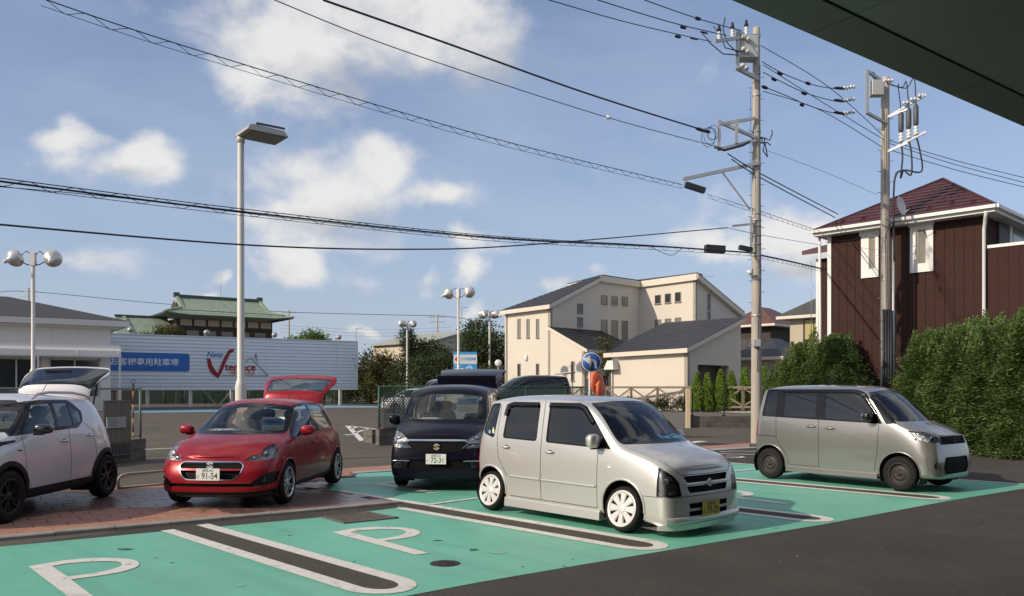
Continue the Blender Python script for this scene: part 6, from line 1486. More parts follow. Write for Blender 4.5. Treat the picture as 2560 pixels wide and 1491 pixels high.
# ------------------------------------------------------------------ green-roofed Japanese house
def green_house():
    O = ((468 - 8 - CX) / F * 92, 92); h = thing('traditional_house', 'dark timber Japanese house with pale green copper hip and gable roof', 'house', (*O, 0), R(35))
    cop = mat('green_copper_roof', (.27, .33, .25), .6, var=.15, vscale=.8, stretch=(6, 1, 1), col2=(.19, .25, .18), fac2=(.4, .7), s2=1); capm = mat('dark_copper_ridge', (.05, .09, .065), .6); plast = mat('pale_plaster', (.42, .37, .28), .9)
    tim = mat('brown_timber', (.05, .035, .025), .85, var=.25, vscale=4)
    W_, D_ = 9.6, 7.0
    b = MB(); b.box(-.8, W_ + .4, 0, D_, 0, 9.5); b.build('wall', tim, h)
    zr, zm, ze = 12.25, 10.85, 9.85; m0, m1 = .9, D_ - .9
    rd0, rd1 = V((0, D_ / 2, zr)), V((W_, D_ / 2, zr)); f0, f1 = V((-.1, m0, zm)), V((W_ + .1, m0, zm)); k0, k1 = V((-.1, m1, zm)), V((W_ + .1, m1, zm))
    e0, e1, e2, e3 = V((-2.4, -1.7, ze + .25)), V((W_ + 2.3, -1.7, ze + .25)), V((W_ + 2.3, D_ + 1.7, ze + .25)), V((-2.4, D_ + 1.7, ze + .25))
    em = V(((e0.x + e1.x) / 2, -1.7, ze)); b = MB()
    b.add([rd0, rd1, f1, f0], [(0, 3, 2, 1)]); b.add([rd0, rd1, k1, k0], [(0, 1, 2, 3)])
    ec = [e0, V((0, -1.7, ze + .03)), V((W_, -1.7, ze + .03)), e1]; b.add([f0, f1] + ec, [(0, 2, 3), (0, 3, 4, 1), (1, 4, 5)])
    b.add([k0, k1, e3, e2], [(0, 1, 3, 2)]); b.add([f0, k0, e0, e3], [(0, 1, 3, 2)]); b.add([f1, k1, e1, e2], [(0, 2, 3, 1)]); b.add([rd0, f0, k0], [(0, 1, 2)]); b.add([rd1, f1, k1], [(0, 2, 1)])
    b.build('roof', cop, h)
    b = MB(); b.box(-.25, W_ + .25, D_ / 2 - .2, D_ / 2 + .2, zr - .05, zr + .28); b.build('ridge', capm, h)
    for x in (0, W_):
        b = MB(); b.bar((x, D_ / 2, zr + .1), (x + (.2 if x else .1), m0 - .5, zm - .35), .32, .26); b.build('descending_ridge', cop, h); b = MB(); b.box(x - .3, x + .3, D_ / 2 - .3, D_ / 2 + .3, zr, zr + .5); b.build('ridge_end_tile', capm, h)
    for q, e in ((f0, e0), (f1, e1)): b = MB(); b.bar(q, e + V((0, 0, .06)), .28, .16); b.build('hip_ridge', cop, h)
    b = MB(); 
    for a, c in ((e0, ec[1]), (ec[1], ec[2]), (ec[2], e1), (e1, e2), (e0, e3)): b.bar(a - V((0, 0, .1)), c - V((0, 0, .1)), .14, .18)
    b.build('eave_board', capm, h)['kind'] = 'stuff'
    b = MB(); b.add([(-.3, D_ / 2, zr - .4), (-.3, m0 + .7, zm + .05), (-.3, m1 - .7, zm + .05)], [(0, 1, 2)]); b.build('gable_panel', tim, h)
    b = MB(); b.bar((-1.4, -1.0, ze + .55), (W_ + 1.6, -1.0, ze + .5), .07); b.build('snow_rail', capm, h)
    for k in range(7): x = -.4 + k * 1.5; b = MB(); b.box(x, x + 1.25, -.03, 0, 8.75, 9.45); b.build('plaster_panel', plast, h)
    for k in range(5): x = .3 + k * 1.9; b = MB(); b.box(x, x + 1.3, -.03, 0, 6.9, 8.2); b.build('window', pane_d, h)
    # west wing with its own lower roof
    b = MB(); b.box(-6.2, -.8, 1, D_ - 1, 0, 7.6); b.build('wall', tim, h); w0, w1 = V((-6.3, 3.5, 9.7)), V((-1, 3.5, 9.75))
    b = MB(); b.add([w0, w1, (-1, -.9, 7.2), (-7.0, -.9, 7.3), (-7.0, 8, 7.3), (-1, 8, 7.2)], [(0, 3, 2, 1), (0, 1, 5, 4)]); b.add([w0, (-6.3, 0, 7.4), (-6.3, 7, 7.4)], [(0, 2, 1)]); b.build('roof', cop, h)
    b = MB(); b.box(-6.5, -1, 3.3, 3.7, 9.65, 9.9); b.build('ridge', capm, h); b = MB(); b.bar((-5.6, 3.5, 9.75), (-5.4, -.9, 7.35), .3, .22); b.build('descending_ridge', cop, h)
    b = MB(); b.tube([(5.0, 3.5, 12.4), (5.0, 3.5, 15.3)], .025, 4); b.build('antenna_mast', galv, h)
green_house()
def warehouse():
    f = Face(k2(1086, 92), AB); h = thing('warehouse', 'pale low pitched warehouse roof rising behind the dark trees', 'building', (0, 0, 0)); wl = mat('pale_sheet_wall', (.42, .40, .34), .8, var=.05, vscale=3, stretch=(8, 8, 1)); rf = mat('weathered_sheet_roof', (.33, .34, .31), .7, var=.08, vscale=2)
    fa = Face(k2(1086, 92), AA); b = MB(); b.box(-12, 0, 0, 6.9, -.2, 0, 0, fa.m()); b.build('wall', mat('cream_sheet_wall', (.55, .49, .38), .8), h); wallpoly(f, h, [(0, 0), (9, 0), (9, 7), (4.5, 8.2), (0, 6.9)], wl)
    e0, e1 = fa.p(-12, 7.0, .5), fa.p(.3, 7.0, .5); r1, r0 = f.p(4.6, 8.35, .4), f.p(4.6, 8.35, .4) + V((-.69, .72, 0)) * 12; slab([e0, e1, r1, r0], .15, rf, 'roof', h); g1 = f.p(9.2, 7.05, .4); slab([r1, g1, g1 + V((-.69, .72, 0)) * 12, r0], .15, rf, 'roof', h)
warehouse()
# ------------------------------------------------------------------ raised lot behind the fence on the right
terr = mat('terrace_asphalt', (.125, .115, .10), .9, var=.1, vscale=.6)
b = MB()
t0, t1 = V((-3.0, 31.5, .003)), V((16, 36.5, .003)); t2, t3 = V((22, 43, .42)), V((-3, 37.5, .55)); t4, t5 = V((60, 75, .45)), V((-6, 75, .45))
b.add([t0, t1, t2, t3, t4, t5], [(0, 1, 2, 3), (3, 2, 4, 5)]); b.build('upper_lot', terr)['kind'] = 'structure'
# ------------------------------------------------------------------ foliage
def leaf_mat(name, c1, c2, tr=.25):
    m = bpy.data.materials.new(name); m.use_nodes = True; nt = m.node_tree; N = nt.nodes; L = nt.links; p = N['Principled BSDF']; MATS[name] = m
    g = N.new('ShaderNodeNewGeometry'); r = N.new('ShaderNodeValToRGB'); L.new(g.outputs['Random Per Island'], r.inputs[0]); r.color_ramp.elements[0].color = (*c1, 1); r.color_ramp.elements[1].color = (*c2, 1)
    e = r.color_ramp.elements.new(.93); e.color = (*c2, 1); r.color_ramp.elements[2].color = (c2[0] * 1.5, c2[1] * 1.15, c2[2] * .9, 1)
    L.new(r.outputs[0], p.inputs['Base Color']); p.inputs['Roughness'].default_value = .6; p.inputs['Specular IOR Level'].default_value = .3
    t = N.new('ShaderNodeBsdfTranslucent'); L.new(r.outputs[0], t.inputs[0]); mx = N.new('ShaderNodeMixShader'); mx.inputs[0].default_value = tr; o = N['Material Output']
    L.new(p.outputs[0], mx.inputs[1]); L.new(t.outputs[0], mx.inputs[2]); L.new(mx.outputs[0], o.inputs[0]); return m
lf_con = leaf_mat('conifer_spray', (.07, .125, .036), (.18, .26, .085)); lf_dark = leaf_mat('dark_broadleaf', (.022, .036, .012), (.070, .095, .030)); lf_olive = leaf_mat('olive_broadleaf', (.035, .045, .012), (.12, .12, .04)); lf_lime = leaf_mat('lime_conifer', (.10, .18, .02), (.24, .36, .06)); lf_brown = leaf_mat('dead_spray', (.13, .06, .03), (.20, .10, .05))
bark = mat('bark', (.09, .065, .045), .9, var=.3, vscale=8)
def rnd_unit(rs):
    z = rs.uniform(-1, 1); a = rs.uniform(0, 6.2832); q = math.sqrt(1 - z * z); return V((q * math.cos(a), q * math.sin(a), z))
def crown(rs, lobes, nl, s, droop=0.0, flat=False, depth=.45, stretch=1.6):
    """leaf-sized quads in clumps through the outer part of each lobe: lobes = (centre, radii, weight)"""
    vs = []; fs = []; tw = sum(l[2] for l in lobes)
    for c, r, w in lobes:
        n = int(nl * w / tw / 9) + 1
        for _ in range(n):
            d = rnd_unit(rs); bump = 1 + .18 * math.sin(d.x * 5 + c[0] * 3) * math.cos(d.y * 4 + c[2] * 2) + rs.uniform(-.12, .10)
            t = 1 - depth * rs.random() ** 1.6; cc = V((c[0] + d.x * r[0] * t * bump, c[1] + d.y * r[1] * t * bump, c[2] + d.z * r[2] * t * bump)); ax = (d + V((0, 0, -droop))).normalized()
            for _k in range(9):
                p = cc + V((rs.gauss(0, 1), rs.gauss(0, 1), rs.gauss(0, .6 if flat else .9))) * s * 1.7
                a = (ax + rnd_unit(rs) * .9).normalized(); q = a.cross(rnd_unit(rs)); q = q.normalized() if q.length > .01 else V((1, 0, 0)); L_ = s * rs.uniform(.6, 1.3) * stretch; w_ = s * rs.uniform(.25, .5)
                i = len(vs); vs += [p - a * L_ * .5, p + q * w_, p + a * L_ * .5, p - q * w_]; fs.append((i, i + 1, i + 2, i + 3))
    return vs, fs
def foliage(name, m, parent, vs, fs, extra=None, em=None):
    b = MB(); b.add(vs, fs); mats = [m]
    if extra: b.add(*extra, 1); mats.append(em)
    return b.build(name, mats, parent)
def tree(name, label, cat, loc, lobes, nl, s, lm, trunk=(.15, 2.0), group=None, seed=1, **k):
    rs = random.Random(seed); t = thing(name, label, cat, loc, 0, group); foliage('crown', lm, t, *crown(rs, lobes, nl, s, **k))
    b = MB(); r, hgt = trunk; b.tube([(0, 0, -.2), (.05, .03, hgt * .5), (0, 0, hgt)], [r, r * .8, r * .45], 8)
    for c, rr, w in lobes[:5]: b.tube([(0, 0, hgt * .6), tuple(V((0, 0, hgt * .75)).lerp(V(c), .5)), tuple(c)], [r * .5, r * .3, .02], 5)
    b.build('trunk', bark, t); return t
# conifers of the hedge: feathery horizontal sprays
def conifer_mesh(seed, h, w, n=5200, dens=1.0):
    rs = random.Random(seed); vs = []; fs = []
    ph = rs.uniform(0, 6)
    for _ in range(int(n * dens)):
        z = h * (1 - rs.random() ** 1.15) if rs.random() < .9 else h * rs.uniform(.8, 1.02); a = rs.uniform(0, 6.2832)
        prof = max(0, 1 - (z / h) ** 2.2) ** .62 * (.80 + .12 * math.sin(z * 5.2 + ph + a * 2) + .10 * math.sin(a * 5 + ph) + .09 * math.sin(z * 11 + a * 7)) + .04
        prof *= 1 + .42 * mnoise.noise(V((math.cos(a) * 2.1 + seed * 7, math.sin(a) * 2.1, z * 2.3))) + .25 * mnoise.noise(V((math.cos(a) * 5 + seed * 3, math.sin(a) * 5, z * 5.5)))
        R_ = w * prof * rs.uniform(.66, 1.02) * (1.22 if rs.random() < .12 else 1); c = V((math.cos(a) * R_, math.sin(a) * R_, z)); out = V((math.cos(a), math.sin(a), rs.uniform(-.25, .42) + (.8 if z > h * .9 else 0))).normalized(); side = out.cross(V((0, 0, 1))).normalized()
        L_ = rs.uniform(.13, .30); up = side.cross(out)
        for k in range(4):      # four leaflets per spray
            t = rs.uniform(0, 1); o = c + out * L_ * t + side * rs.uniform(-.10, .10) + up * rs.uniform(-.04, .04); d = (out + side * rs.uniform(-1, 1) + up * rs.uniform(-.4, .4)).normalized(); q = d.cross(up + rnd_unit(rs) * .6).normalized() * rs.uniform(.013, .03); l = rs.uniform(.06, .14)
            i = len(vs); vs += [o, o + d * l * .55 + q, o + d * l, o + d * l * .55 - q]; fs.append((i, i + 1, i + 2, i + 3))
    return vs, fs
def hedge():
    meshes = []
    for s in range(3):
        b = MB(); vs, fs = conifer_mesh(40 + s, 3.85, 1.3, 11000); b.add(vs, fs)
        for q in range(9):      # leading shoots standing above the crown
            a_ = q * 2.4 + s; ox, oy, hz, hh = math.cos(a_) * .75 * (q % 3 + .4) / 2, math.sin(a_) * .75 * (q % 3 + .4) / 2, 3.3 - .15 * (q % 4), .6 + .22 * (q % 3)
            for _ in range(170):
                t_ = random.random(); r_ = .17 * (1 - t_) + .01; an = random.uniform(0, 6.28); o = V((ox + math.cos(an) * r_, oy + math.sin(an) * r_, hz + hh * t_)); d = V((math.cos(an) * .5, math.sin(an) * .5, .8)).normalized(); w_ = d.cross(rnd_unit(random)).normalized() * .02; i = len(vs); vs += [o, o + d * .05 + w_, o + d * .10, o + d * .05 - w_]; b.add([tuple(x) for x in vs[-4:]], [(0, 1, 2, 3)]); fs.append((i, i + 1, i + 2, i + 3))
        core = MB(); n_ = 14; cv = [(math.cos(6.2832 * k / n_) * r_ * (1 + .15 * math.sin(k * 2.3 + z_ * 3)), math.sin(6.2832 * k / n_) * r_ * (1 + .15 * math.cos(k * 1.7 + z_ * 2)), z_) for z_, r_ in ((.05, .5), (.8, .60), (1.7, .58), (2.4, .42), (2.9, .22), (3.2, .04)) for k in range(n_)]
        nf = len(fs); b.add(cv, [(i * n_ + k, i * n_ + (k + 1) % n_, (i + 1) * n_ + (k + 1) % n_, (i + 1) * n_ + k) for i in range(5) for k in range(n_)])
        rs = random.Random(s); 
        k = len(fs); meshes.append(b.mesh('crown', [lf_con, lf_brown]))
        me = meshes[-1]; mi = [0] * len(me.polygons)
        for i in range(0, nf, 4):
            if (vs[fs[i][0]] - V((.6, -.9, 1.2 + s * .3))).length < .32 and rs.random() < .5: mi[i] = mi[i + 1] = mi[i + 2] = mi[i + 3] = 1
        me.polygons.foreach_set('material_index', mi)
    tb = MB(); tb.tube([(0, 0, -.1), (.04, 0, 1.5), (0, 0, 3.3)], [.09, .07, .02], 7)
    for k in range(14): a = k * 2.4; z = .7 + k * .19; tb.tube([(0, 0, z), (math.cos(a) * .9, math.sin(a) * .9, z + .15)], [.02, .006], 4)
    tm_ = tb.mesh('trunk', bark)
    spots = [(*k2(2600, 19.9), .97, 'at the right edge of the picture'), (*k2(2515, 21.0), .93, 'second from the right in the hedge'), (*k2(2425, 22.2), .94, 'in the middle of the right hedge, before the balcony downpipe'), (*k2(2335, 23.6), .92, 'beside the second utility pole, right of the cable guards'),
             (*k2(2560, 23), 1.04, 'behind the front row at the far right'), (*k2(2465, 24.6), 1.0, 'behind the front row by the downpipe'), (*k2(2365, 25.6), .98, 'behind the front row next to the second pole')]
    for i, (x, y, k, w) in enumerate(spots):
        t = thing('hedge_conifer', 'feathery dark green conifer ' + w, 'conifer', (x, y, 0), i * 1.9, 'conifers of the tall hedge'); t.scale = (k, k, k * random.uniform(.86, .92)); link('crown', meshes[i % 3], t); link('trunk', tm_, t)
    for i, (x, y, k, w) in enumerate(((*k2(2082, 27.5), .93, 'just left of the second utility pole'), (*k2(2010, 28.5), .90, 'left of the second pole, over the van roof'), (*k2(1958, 29.6), .72, 'second from the first utility pole, right side'), (*k2(1925, 30.6), .5, 'smallest, nearest the right side of the first pole'), (*k2(2092, 29.6), 1.0, 'against the brown house wall left of the second pole'))):
        t = thing('hedge_conifer', 'feathery green conifer ' + w, 'conifer', (x, y, 0), 2 + i * 1.3, 'conifers left of the second pole'); t.scale = (k * .9, k * .9, k * .89); link('crown', meshes[(i + 1) % 3], t); link('trunk', tm_, t)
    b = MB(); rs = random.Random(3)
    for k in range(1500):
        t = rs.random(); x = 9.6 + 4.2 * t + rs.gauss(0, .25); y = 24.6 - 5.6 * t + rs.gauss(0, .25); s = rs.uniform(.02, .05); b.add([(x, y, .03), (x + s, y + s * .5, .05), (x + s * .3, y + s, .045)], [(0, 1, 2)])
    b.build('leaf_litter', lf_brown)['kind'] = 'stuff'
    ks = thing('kerb', 'pale concrete kerb at the foot of the conifer hedge', 'kerb', (0, 0, 0)); a = V((9.0, 24.2)); c = V((14.2, 18.6)); n = 12
    for k in range(n): p, q = a.lerp(c, k / n), a.lerp(c, (k + .985) / n); b = MB(); b.bar((p.x, p.y, .05), (q.x, q.y, .05), .14, .12); b.build('kerb_stone', conc, ks, bevel=.01, seg=1)
    sheet('hedge_bed', [(9.1, 24.3), (14.3, 18.7), (18, 24), (14, 29.5), (10, 30.5)], .03, soil_m)
hedge()
def small_conifers():
    b = MB(); rs = random.Random(9); vs = []; fs = []
    for _ in range(1500):
        z = 1.75 * rs.random() ** .9; a = rs.uniform(0, 6.28); t = z / 1.75; prof = (.30 * (1 - t ** 2.2) + .03) * (.85 + .15 * math.sin(a * 3 + z * 6)) * min(1, .55 + t * 2.2); c = V((math.cos(a) * prof, math.sin(a) * prof, .12 + z)) * 1; out = V((math.cos(a) * .5, math.sin(a) * .5, 1)).normalized()
        for k in range(3): o = c + rnd_unit(rs) * .03; q = out.cross(rnd_unit(rs)).normalized() * .022; l = rs.uniform(.07, .13); i = len(vs); vs += [o, o + out * l * .5 + q, o + out * l, o + out * l * .5 - q]; fs.append((i, i + 1, i + 2, i + 3))
    b.add(vs, fs); me = b.mesh('crown', lf_lime); tb = MB(); tb.tube([(0, 0, 0), (0, 0, 1.4)], [.035, .01], 6); tm_ = tb.mesh('trunk', bark)
    for px, k, w in ((1743, 1.0, 'leftmost of the row before the dark garage opening'), (1769, .98, 'second in the row before the dark garage opening'), (1801.5, 1.05, 'third in the row, in the middle of the garage opening'), (1828, 1.02, 'fourth in the row, at the right jamb of the garage opening'), (1863, 1.1, 'just left of the first utility pole'), (1909, 1.12, 'just right of the first utility pole')):
        Y = 41.6; t = thing('small_conifer', 'lime green cone conifer ' + w, 'conifer', ((px - CX) / F * Y, Y, .42), px, 'lime green conifers by the garage'); t.scale = (k, k, k * 1.08); link('crown', me, t); link('trunk', tm_, t)
small_conifers()
def bushes():
    T = tree
    def LB(rs, n, sx, sy, z0, z1, r0, r1):
        return [((rs.uniform(-sx, sx), rs.uniform(-sy, sy), rs.uniform(z0, z1)), (rs.uniform(r0, r1), rs.uniform(r0, r1), rs.uniform(r0, r1) * .8), 1) for _ in range(n)]
    at = lambda px, Y, z=0: ((px - CX) / F * Y, Y, z)
    rs = random.Random(2)
    T('broadleaf_tree', 'tall dark broadleaf tree between the warehouse and the cream house', 'tree', at(1215, 68), LB(rs, 11, 2.4, 1.5, 2.6, 6.3, 1.2, 1.9), 12000, .16, lf_dark, (.22, 4), seed=3)
    T('broadleaf_tree', 'dark bushy tree left of the blue direction sign', 'tree', at(1120, 74), LB(rs, 9, 2.6, 1.2, 1.4, 3.9, 1.1, 1.6), 9000, .16, lf_dark, (.2, 3), seed=4)
    T('pine_tree', 'spreading dark pine behind the left chain link fence', 'tree', at(1045, 80), LB(rs, 7, 2.2, 1.2, 3.0, 5.6, 1.0, 1.5), 7000, .17, lf_dark, (.2, 4), seed=5)
    T('broadleaf_tree', 'olive bushy tree beside the right end of the billboard', 'tree', at(925, 90), LB(rs, 10, 3.0, 1.5, 1.6, 5.0, 1.2, 1.8), 9000, .19, lf_olive, (.2, 3), seed=6)
    T('broadleaf_tree', 'olive brown tree middle of the row behind the left fence', 'tree', at(985, 86), LB(rs, 9, 2.4, 1.5, 1.4, 4.8, 1.2, 1.7), 8000, .18, lf_olive, (.2, 3), seed=7)
    T('shrub', 'low leafy shrub below the round mirror', 'shrub', at(1255, 56), LB(rs, 7, 2.6, .8, 1.2, 2.6, .8, 1.1), 5000, .12, lf_olive, (.1, 1.5), seed=8)
    T('shrub', 'dark shrub mass behind the parked black van', 'shrub', at(1090, 62), LB(rs, 7, 2.6, .8, 1.0, 2.4, .8, 1.2), 5000, .13, lf_dark, (.1, 1.5), seed=18)
    T('topiary_tree', 'thin tree with a small round head behind the four headed lamp', 'tree', at(1018, 79), [((0, 0, 6.6), (.75, .7, .8), 1), ((.1, 0, 5.6), (.5, .5, .4), .5)], 1800, .13, lf_dark, (.09, 6.4), seed=9)
    T('broadleaf_tree', 'green tree rising behind the billboard right of the green roof', 'tree', at(758, 92), LB(rs, 9, 1.9, 1.2, 4.6, 8.1, 1.0, 1.5), 9000, .19, lf_con, (.2, 5), seed=10)
    T('shrub', 'bright garden tree before the green west wing roof', 'shrub', at(412, 88), LB(rs, 6, 1.6, .8, 6.0, 7.9, .5, .9), 3500, .15, lf_olive, (.12, 6), seed=11)
    T('shrub', 'thin garden tree at the left end behind the billboard', 'shrub', at(352, 88), LB(rs, 4, .8, .6, 6.2, 7.8, .4, .7), 1800, .14, lf_con, (.1, 6), seed=12)
    for i, px in enumerate((310, 375, 440, 505, 570, 635, 700, 765, 830, 890, 950)):
        T('hedge_shrub', 'dark shrub seen under the billboard, number ' .replace(', number ', ' ') + ('left of the first post', 'behind the first post', 'between first and second post', 'right of the second post', 'behind the third post', 'right of the tall lamp post', 'between tall lamp and red hatch', 'under the red tailgate', 'left of the last post', 'below the right end', 'behind the left chain link fence')[i], 'shrub', at(px, 93), LB(rs, 4, 1.7, .5, .6, 1.9, .8, 1.1), 2200, .16, lf_dark, (.08, 1), 'dark shrubs behind the billboard', seed=20 + i)
    for i, (px, w) in enumerate(((1545, 'left of the X fence bays'), (1600, 'at the cream garage wall, left'), (1660, 'at the cream garage wall, right'), (1712, 'at the garage corner'), (1760, 'below the first cone conifer'), (1845, 'left of the pole base'))):
        T('garden_shrub', 'low dark shrub behind the X fence ' + w, 'shrub', at(px, 42.2, .42), LB(rs, 4, .55, .2, .25, .6, .22, .36), 1200, .06, lf_dark, (.03, .4), 'shrubs behind the X fence', seed=40 + i)
    T('garden_tree', 'small thin tree by the dark doorway behind the round sign', 'tree', at(1515, 47.5, .42), LB(rs, 5, .5, .4, 2.2, 3.9, .35, .6), 1500, .10, lf_olive, (.05, 3), seed=50)
bushes()
# ------------------------------------------------------------------ lamps
def floodlight_head(parent, m):
    b = MB(); b.lathe([(.0001, .30), (.10, .30), (.13, .16), (.27, .10), (.33, -.02), (.34, -.10), (.30, -.16), (.32, -.11), (.0001, -.13)], 20, 0, m, mis=[0, 0, 0, 0, 0, 0, 0, 1]); o = b.build('lamp_head', [lampw, pane_g], parent)
    b = MB(); b.lathe([(.0001, .52), (.07, .52), (.085, .3)], 10, 0, m); b.build('ballast', steel_w, o)
    return o
lampw = mat('lamp_aluminium', (.62, .61, .58), .3, .5)
def lamp_post(px, Y, H, label, heads, sleeve=2.1, r=.075, rz=0):
    t = thing('lamp_post', label, 'lamp post', ((px - CX) / F * Y, Y, 0), rz); b = MB(); b.lathe([(.125, 0), (.125, sleeve), (.10, sleeve + .12), (r, sleeve + .16), (r * .85, H)], 16); b.build('pole', steel_w, t)
    if heads == 'box':
        b = MB(); b.prism([(-.05, .03), (0, .14), (.08, .17), (.80, .14), (.90, .02)], .80, frame((-.05, .12, H - .02), (1, 0, 0), (0, 0, 1), (0, -1, 0))); o = b.build('lamp_head', mat('lamp_shell', (.42, .41, .38), .45, .3), t, bevel=.012)
        b = MB(); b.box(.03, .80, -.62, .04, H - .012, H + .003); b.build('lamp_glass', mat('frosted_lens', (.16, .165, .15), .3), o); b = MB(); b.box(.1, .75, -.70, -.66, H + .15, H + .19); b.build('lamp_rib', lampdark, o)
        b = MB(); b.tube([(0, 0, H - .12), (0, 0, H + .05)], .09, 12); b.build('bracket', steel_w, t)
    else:
        b = MB(); b.box(-.09, .09, -.09, .09, H - .45, H + .05); b.build('pole_cap', steel_w, t)
        for k in range(heads):
            sg = 1 if k % 2 else -1; dy = 0 if heads == 2 else (-.28 if k < 2 else .28); x = sg * (.72 if heads == 2 else .55)
            m = M4.Translation((x, dy, H - .18)) @ M4.Rotation(R(sg * 14), 4, 'Z') @ M4.Rotation(R(112), 4, 'X')
            floodlight_head(t, m); b = MB(); b.tube([(sg * .07, dy * .4, H - .38), (sg * .2, dy, H - .42), (x - sg * .28, dy - .05, H - .30)], .022, 6); b.build('bracket_arm', lampdark, t); b = MB(); b.tube([(sg * .07, dy * .4, H - .02), (sg * .25, dy, H + .12), (x - sg * .30, dy, H - .02), (x - sg * .3, dy, H - .12)], .018, 6); b.build('bracket_arm', lampdark, t)
    return t
lamp_post(602, 18.6, 7.35, 'tall white lamp post with one flat box lamp, behind the red hatchback', 'box', 1.72, .082, R(38))
lamp_post(83, 32, 6.9, 'white lamp post with twin floodlights before the showroom', 2, 2.3, rz=R(4))
lamp_post(1146, 47, 7.3, 'white twin floodlight post behind the dark wagon and blue sign', 2, 2.1, rz=R(-30))
lamp_post(1018, 77, 7.9, 'distant white post with four floodlights left of the dark wagon', 4, 2.3, .10)
lamp_post(1224, 66, 7.8, 'distant white post with four floodlights by the cream house', 4, 2.3, .09, R(20))
# ------------------------------------------------------------------ chain link fences, gates, low block walls
fgreen = mat('green_fence_paint', (.035, .11, .07), .5); wire_m = mat('green_wire', (.06, .12, .085), .5, .3); gwire = mat('grey_wire', (.16, .165, .16), .5, .5)
blockm = mat('weathered_block', (.14, .13, .115), .9, var=.2, vscale=3, bump=.3, bscale=50, col2=(.07, .065, .055), fac2=(.48, .7), s2=2)
def chainlink(parent, a, c, z0, z1, pitch, m, w=.008, name='wire_mesh'):
    a, c = V(a), V(c); L_ = (c - a).length; d = (c - a) / L_; H = z1 - z0; b = MB(); n = int((L_ + H) / pitch)
    for k in range(n):
        for sg in (0, 1):
            s0 = k * pitch - (H if not sg else 0); s1 = s0 + H * (1 if not sg else -1)
            if sg: s0 = k * pitch; s1 = s0 - H
            za, zb = z0, z1; u0, u1 = s0, s1
            # clip to the panel
            def cl(u, z, o, oz):
                if u < 0: t = (0 - u) / (o - u); return 0, z + (oz - z) * t
                if u > L_: t = (L_ - u) / (o - u); return L_, z + (oz - z) * t
                return u, z
            if (u0 < 0 and u1 < 0) or (u0 > L_ and u1 > L_): continue
            p0 = cl(u0, za, u1, zb); p1 = cl(u1, zb, u0, za)
            q = [(a.x + d.x * u, a.y + d.y * u, z) for u, z in (p0, p1)]; b.bar(q[0], q[1], w)
    o = b.build(name, m, parent); o['kind'] = 'stuff'; return o
def fence_run(label, a, c, zb, zt, nposts, block=True, pitch=.09, m=None, pm=None, blk_h=.5, w=.008, cat='fence'):
    m = m or wire_m; pm = pm or fgreen; a, c = V(a), V(c); t = thing('chain_link_fence', label, cat, (0, 0, 0)); d = (c - a).normalized()
    for k in range(nposts): p = a.lerp(c, k / (nposts - 1)); b = MB(); b.tube([(p.x, p.y, zb), (p.x, p.y, zt + .03)], .03, 8); b.build('post', pm, t)
    b = MB(); b.tube([(a.x, a.y, zt), (c.x, c.y, zt)], .022, 6); b.build('top_rail', pm, t); b = MB(); b.tube([(a.x, a.y, zb + .06), (c.x, c.y, zb + .06)], .012, 5); b.build('bottom_rail', pm, t)
    chainlink(t, a, c, zb + .06, zt, pitch, m, w); return t
def block_wall(label, a, c, h, th=.18):
    t = thing('block_wall', label, 'low wall', (0, 0, 0)); a, c = V(a), V(c); L_ = (c - a).length; n = max(1, round(L_ / .62)); rows = 2
    for r in range(rows):
        off = .5 if r % 2 else 0
        for k in range(n + 1):
            s0 = max(0, (k - off) / n); s1 = min(1, (k + 1 - off) / n)
            if s1 - s0 < .05 / n: continue
            p, q = a.lerp(c, s0 + .004 / n), a.lerp(c, s1 - .004 / n); b = MB(); b.bar((p.x, p.y, h * (r + .5) / rows), (q.x, q.y, h * (r + .5) / rows), th, h / rows - .006); b.build('block', blockm, t, bevel=.006, seg=1)
    return t
LA, LB_ = g2(150, 1176), g2(357, 1150); fd_ = (LB_ - LA).normalized(); LA = LB_ - fd_ * 9
block_wall('low grey block wall behind the white crossover, ending at the gate opening', LA, LB_, .51)
off_ = V((0, .05)); pe = LB_ - fd_ * .12
fence_run('grey green chain link fence on the low wall behind the white crossover', LA + off_, pe + off_, .51, 1.68, 5, m=gwire, pm=mat('grey_green_post', (.16, .21, .18), .5), pitch=.075, w=.004)
def gate_leaf():
    p1 = LB_ - fd_ * .62; p0 = LB_ - fd_ * 1.45; nn = V((fd_.y, -fd_.x)); off = nn * .14; t = thing('folding_gate', 'folded grey accordion gate with a small notice, behind the white crossover', 'gate', (0, 0, 0)); gm = mat('dull_grey_steel', (.12, .12, .115), .5, .3)
    for k in range(16): p = p0.lerp(p1, k / 15) + off; b = MB(); b.bar((p.x, p.y, .14), (p.x, p.y, 1.42), .035, .03); b.build('gate_bar', gm, t)
    for z in (.2, .8, 1.40): b = MB(); p, q = p0 + off * 1.25, p1 + off * 1.25; b.bar((p.x, p.y, z), (q.x, q.y, z), .012, .03); b.build('cross_rail', gm, t)
    b = MB(); p = p0.lerp(p1, .3) + off * 1.5; m = frame((p.x, p.y, .93), (fd_.x, fd_.y, 0), (0, 0, 1)); b.box(-.25, .35, -.12, .12, -.01, .01, 0, m); o = b.build('notice_plate', mat('notice_grey', (.36, .36, .35), .5), t)
    b = MB(); 
    for k in range(5): b.box(-.2, .05 + .04 * (k % 3), .07 - k * .035, .078 - k * .035, .01, .012, 0, m)
    b.build('notice_lines', lampdark, o)['kind'] = 'stuff'
gate_leaf()
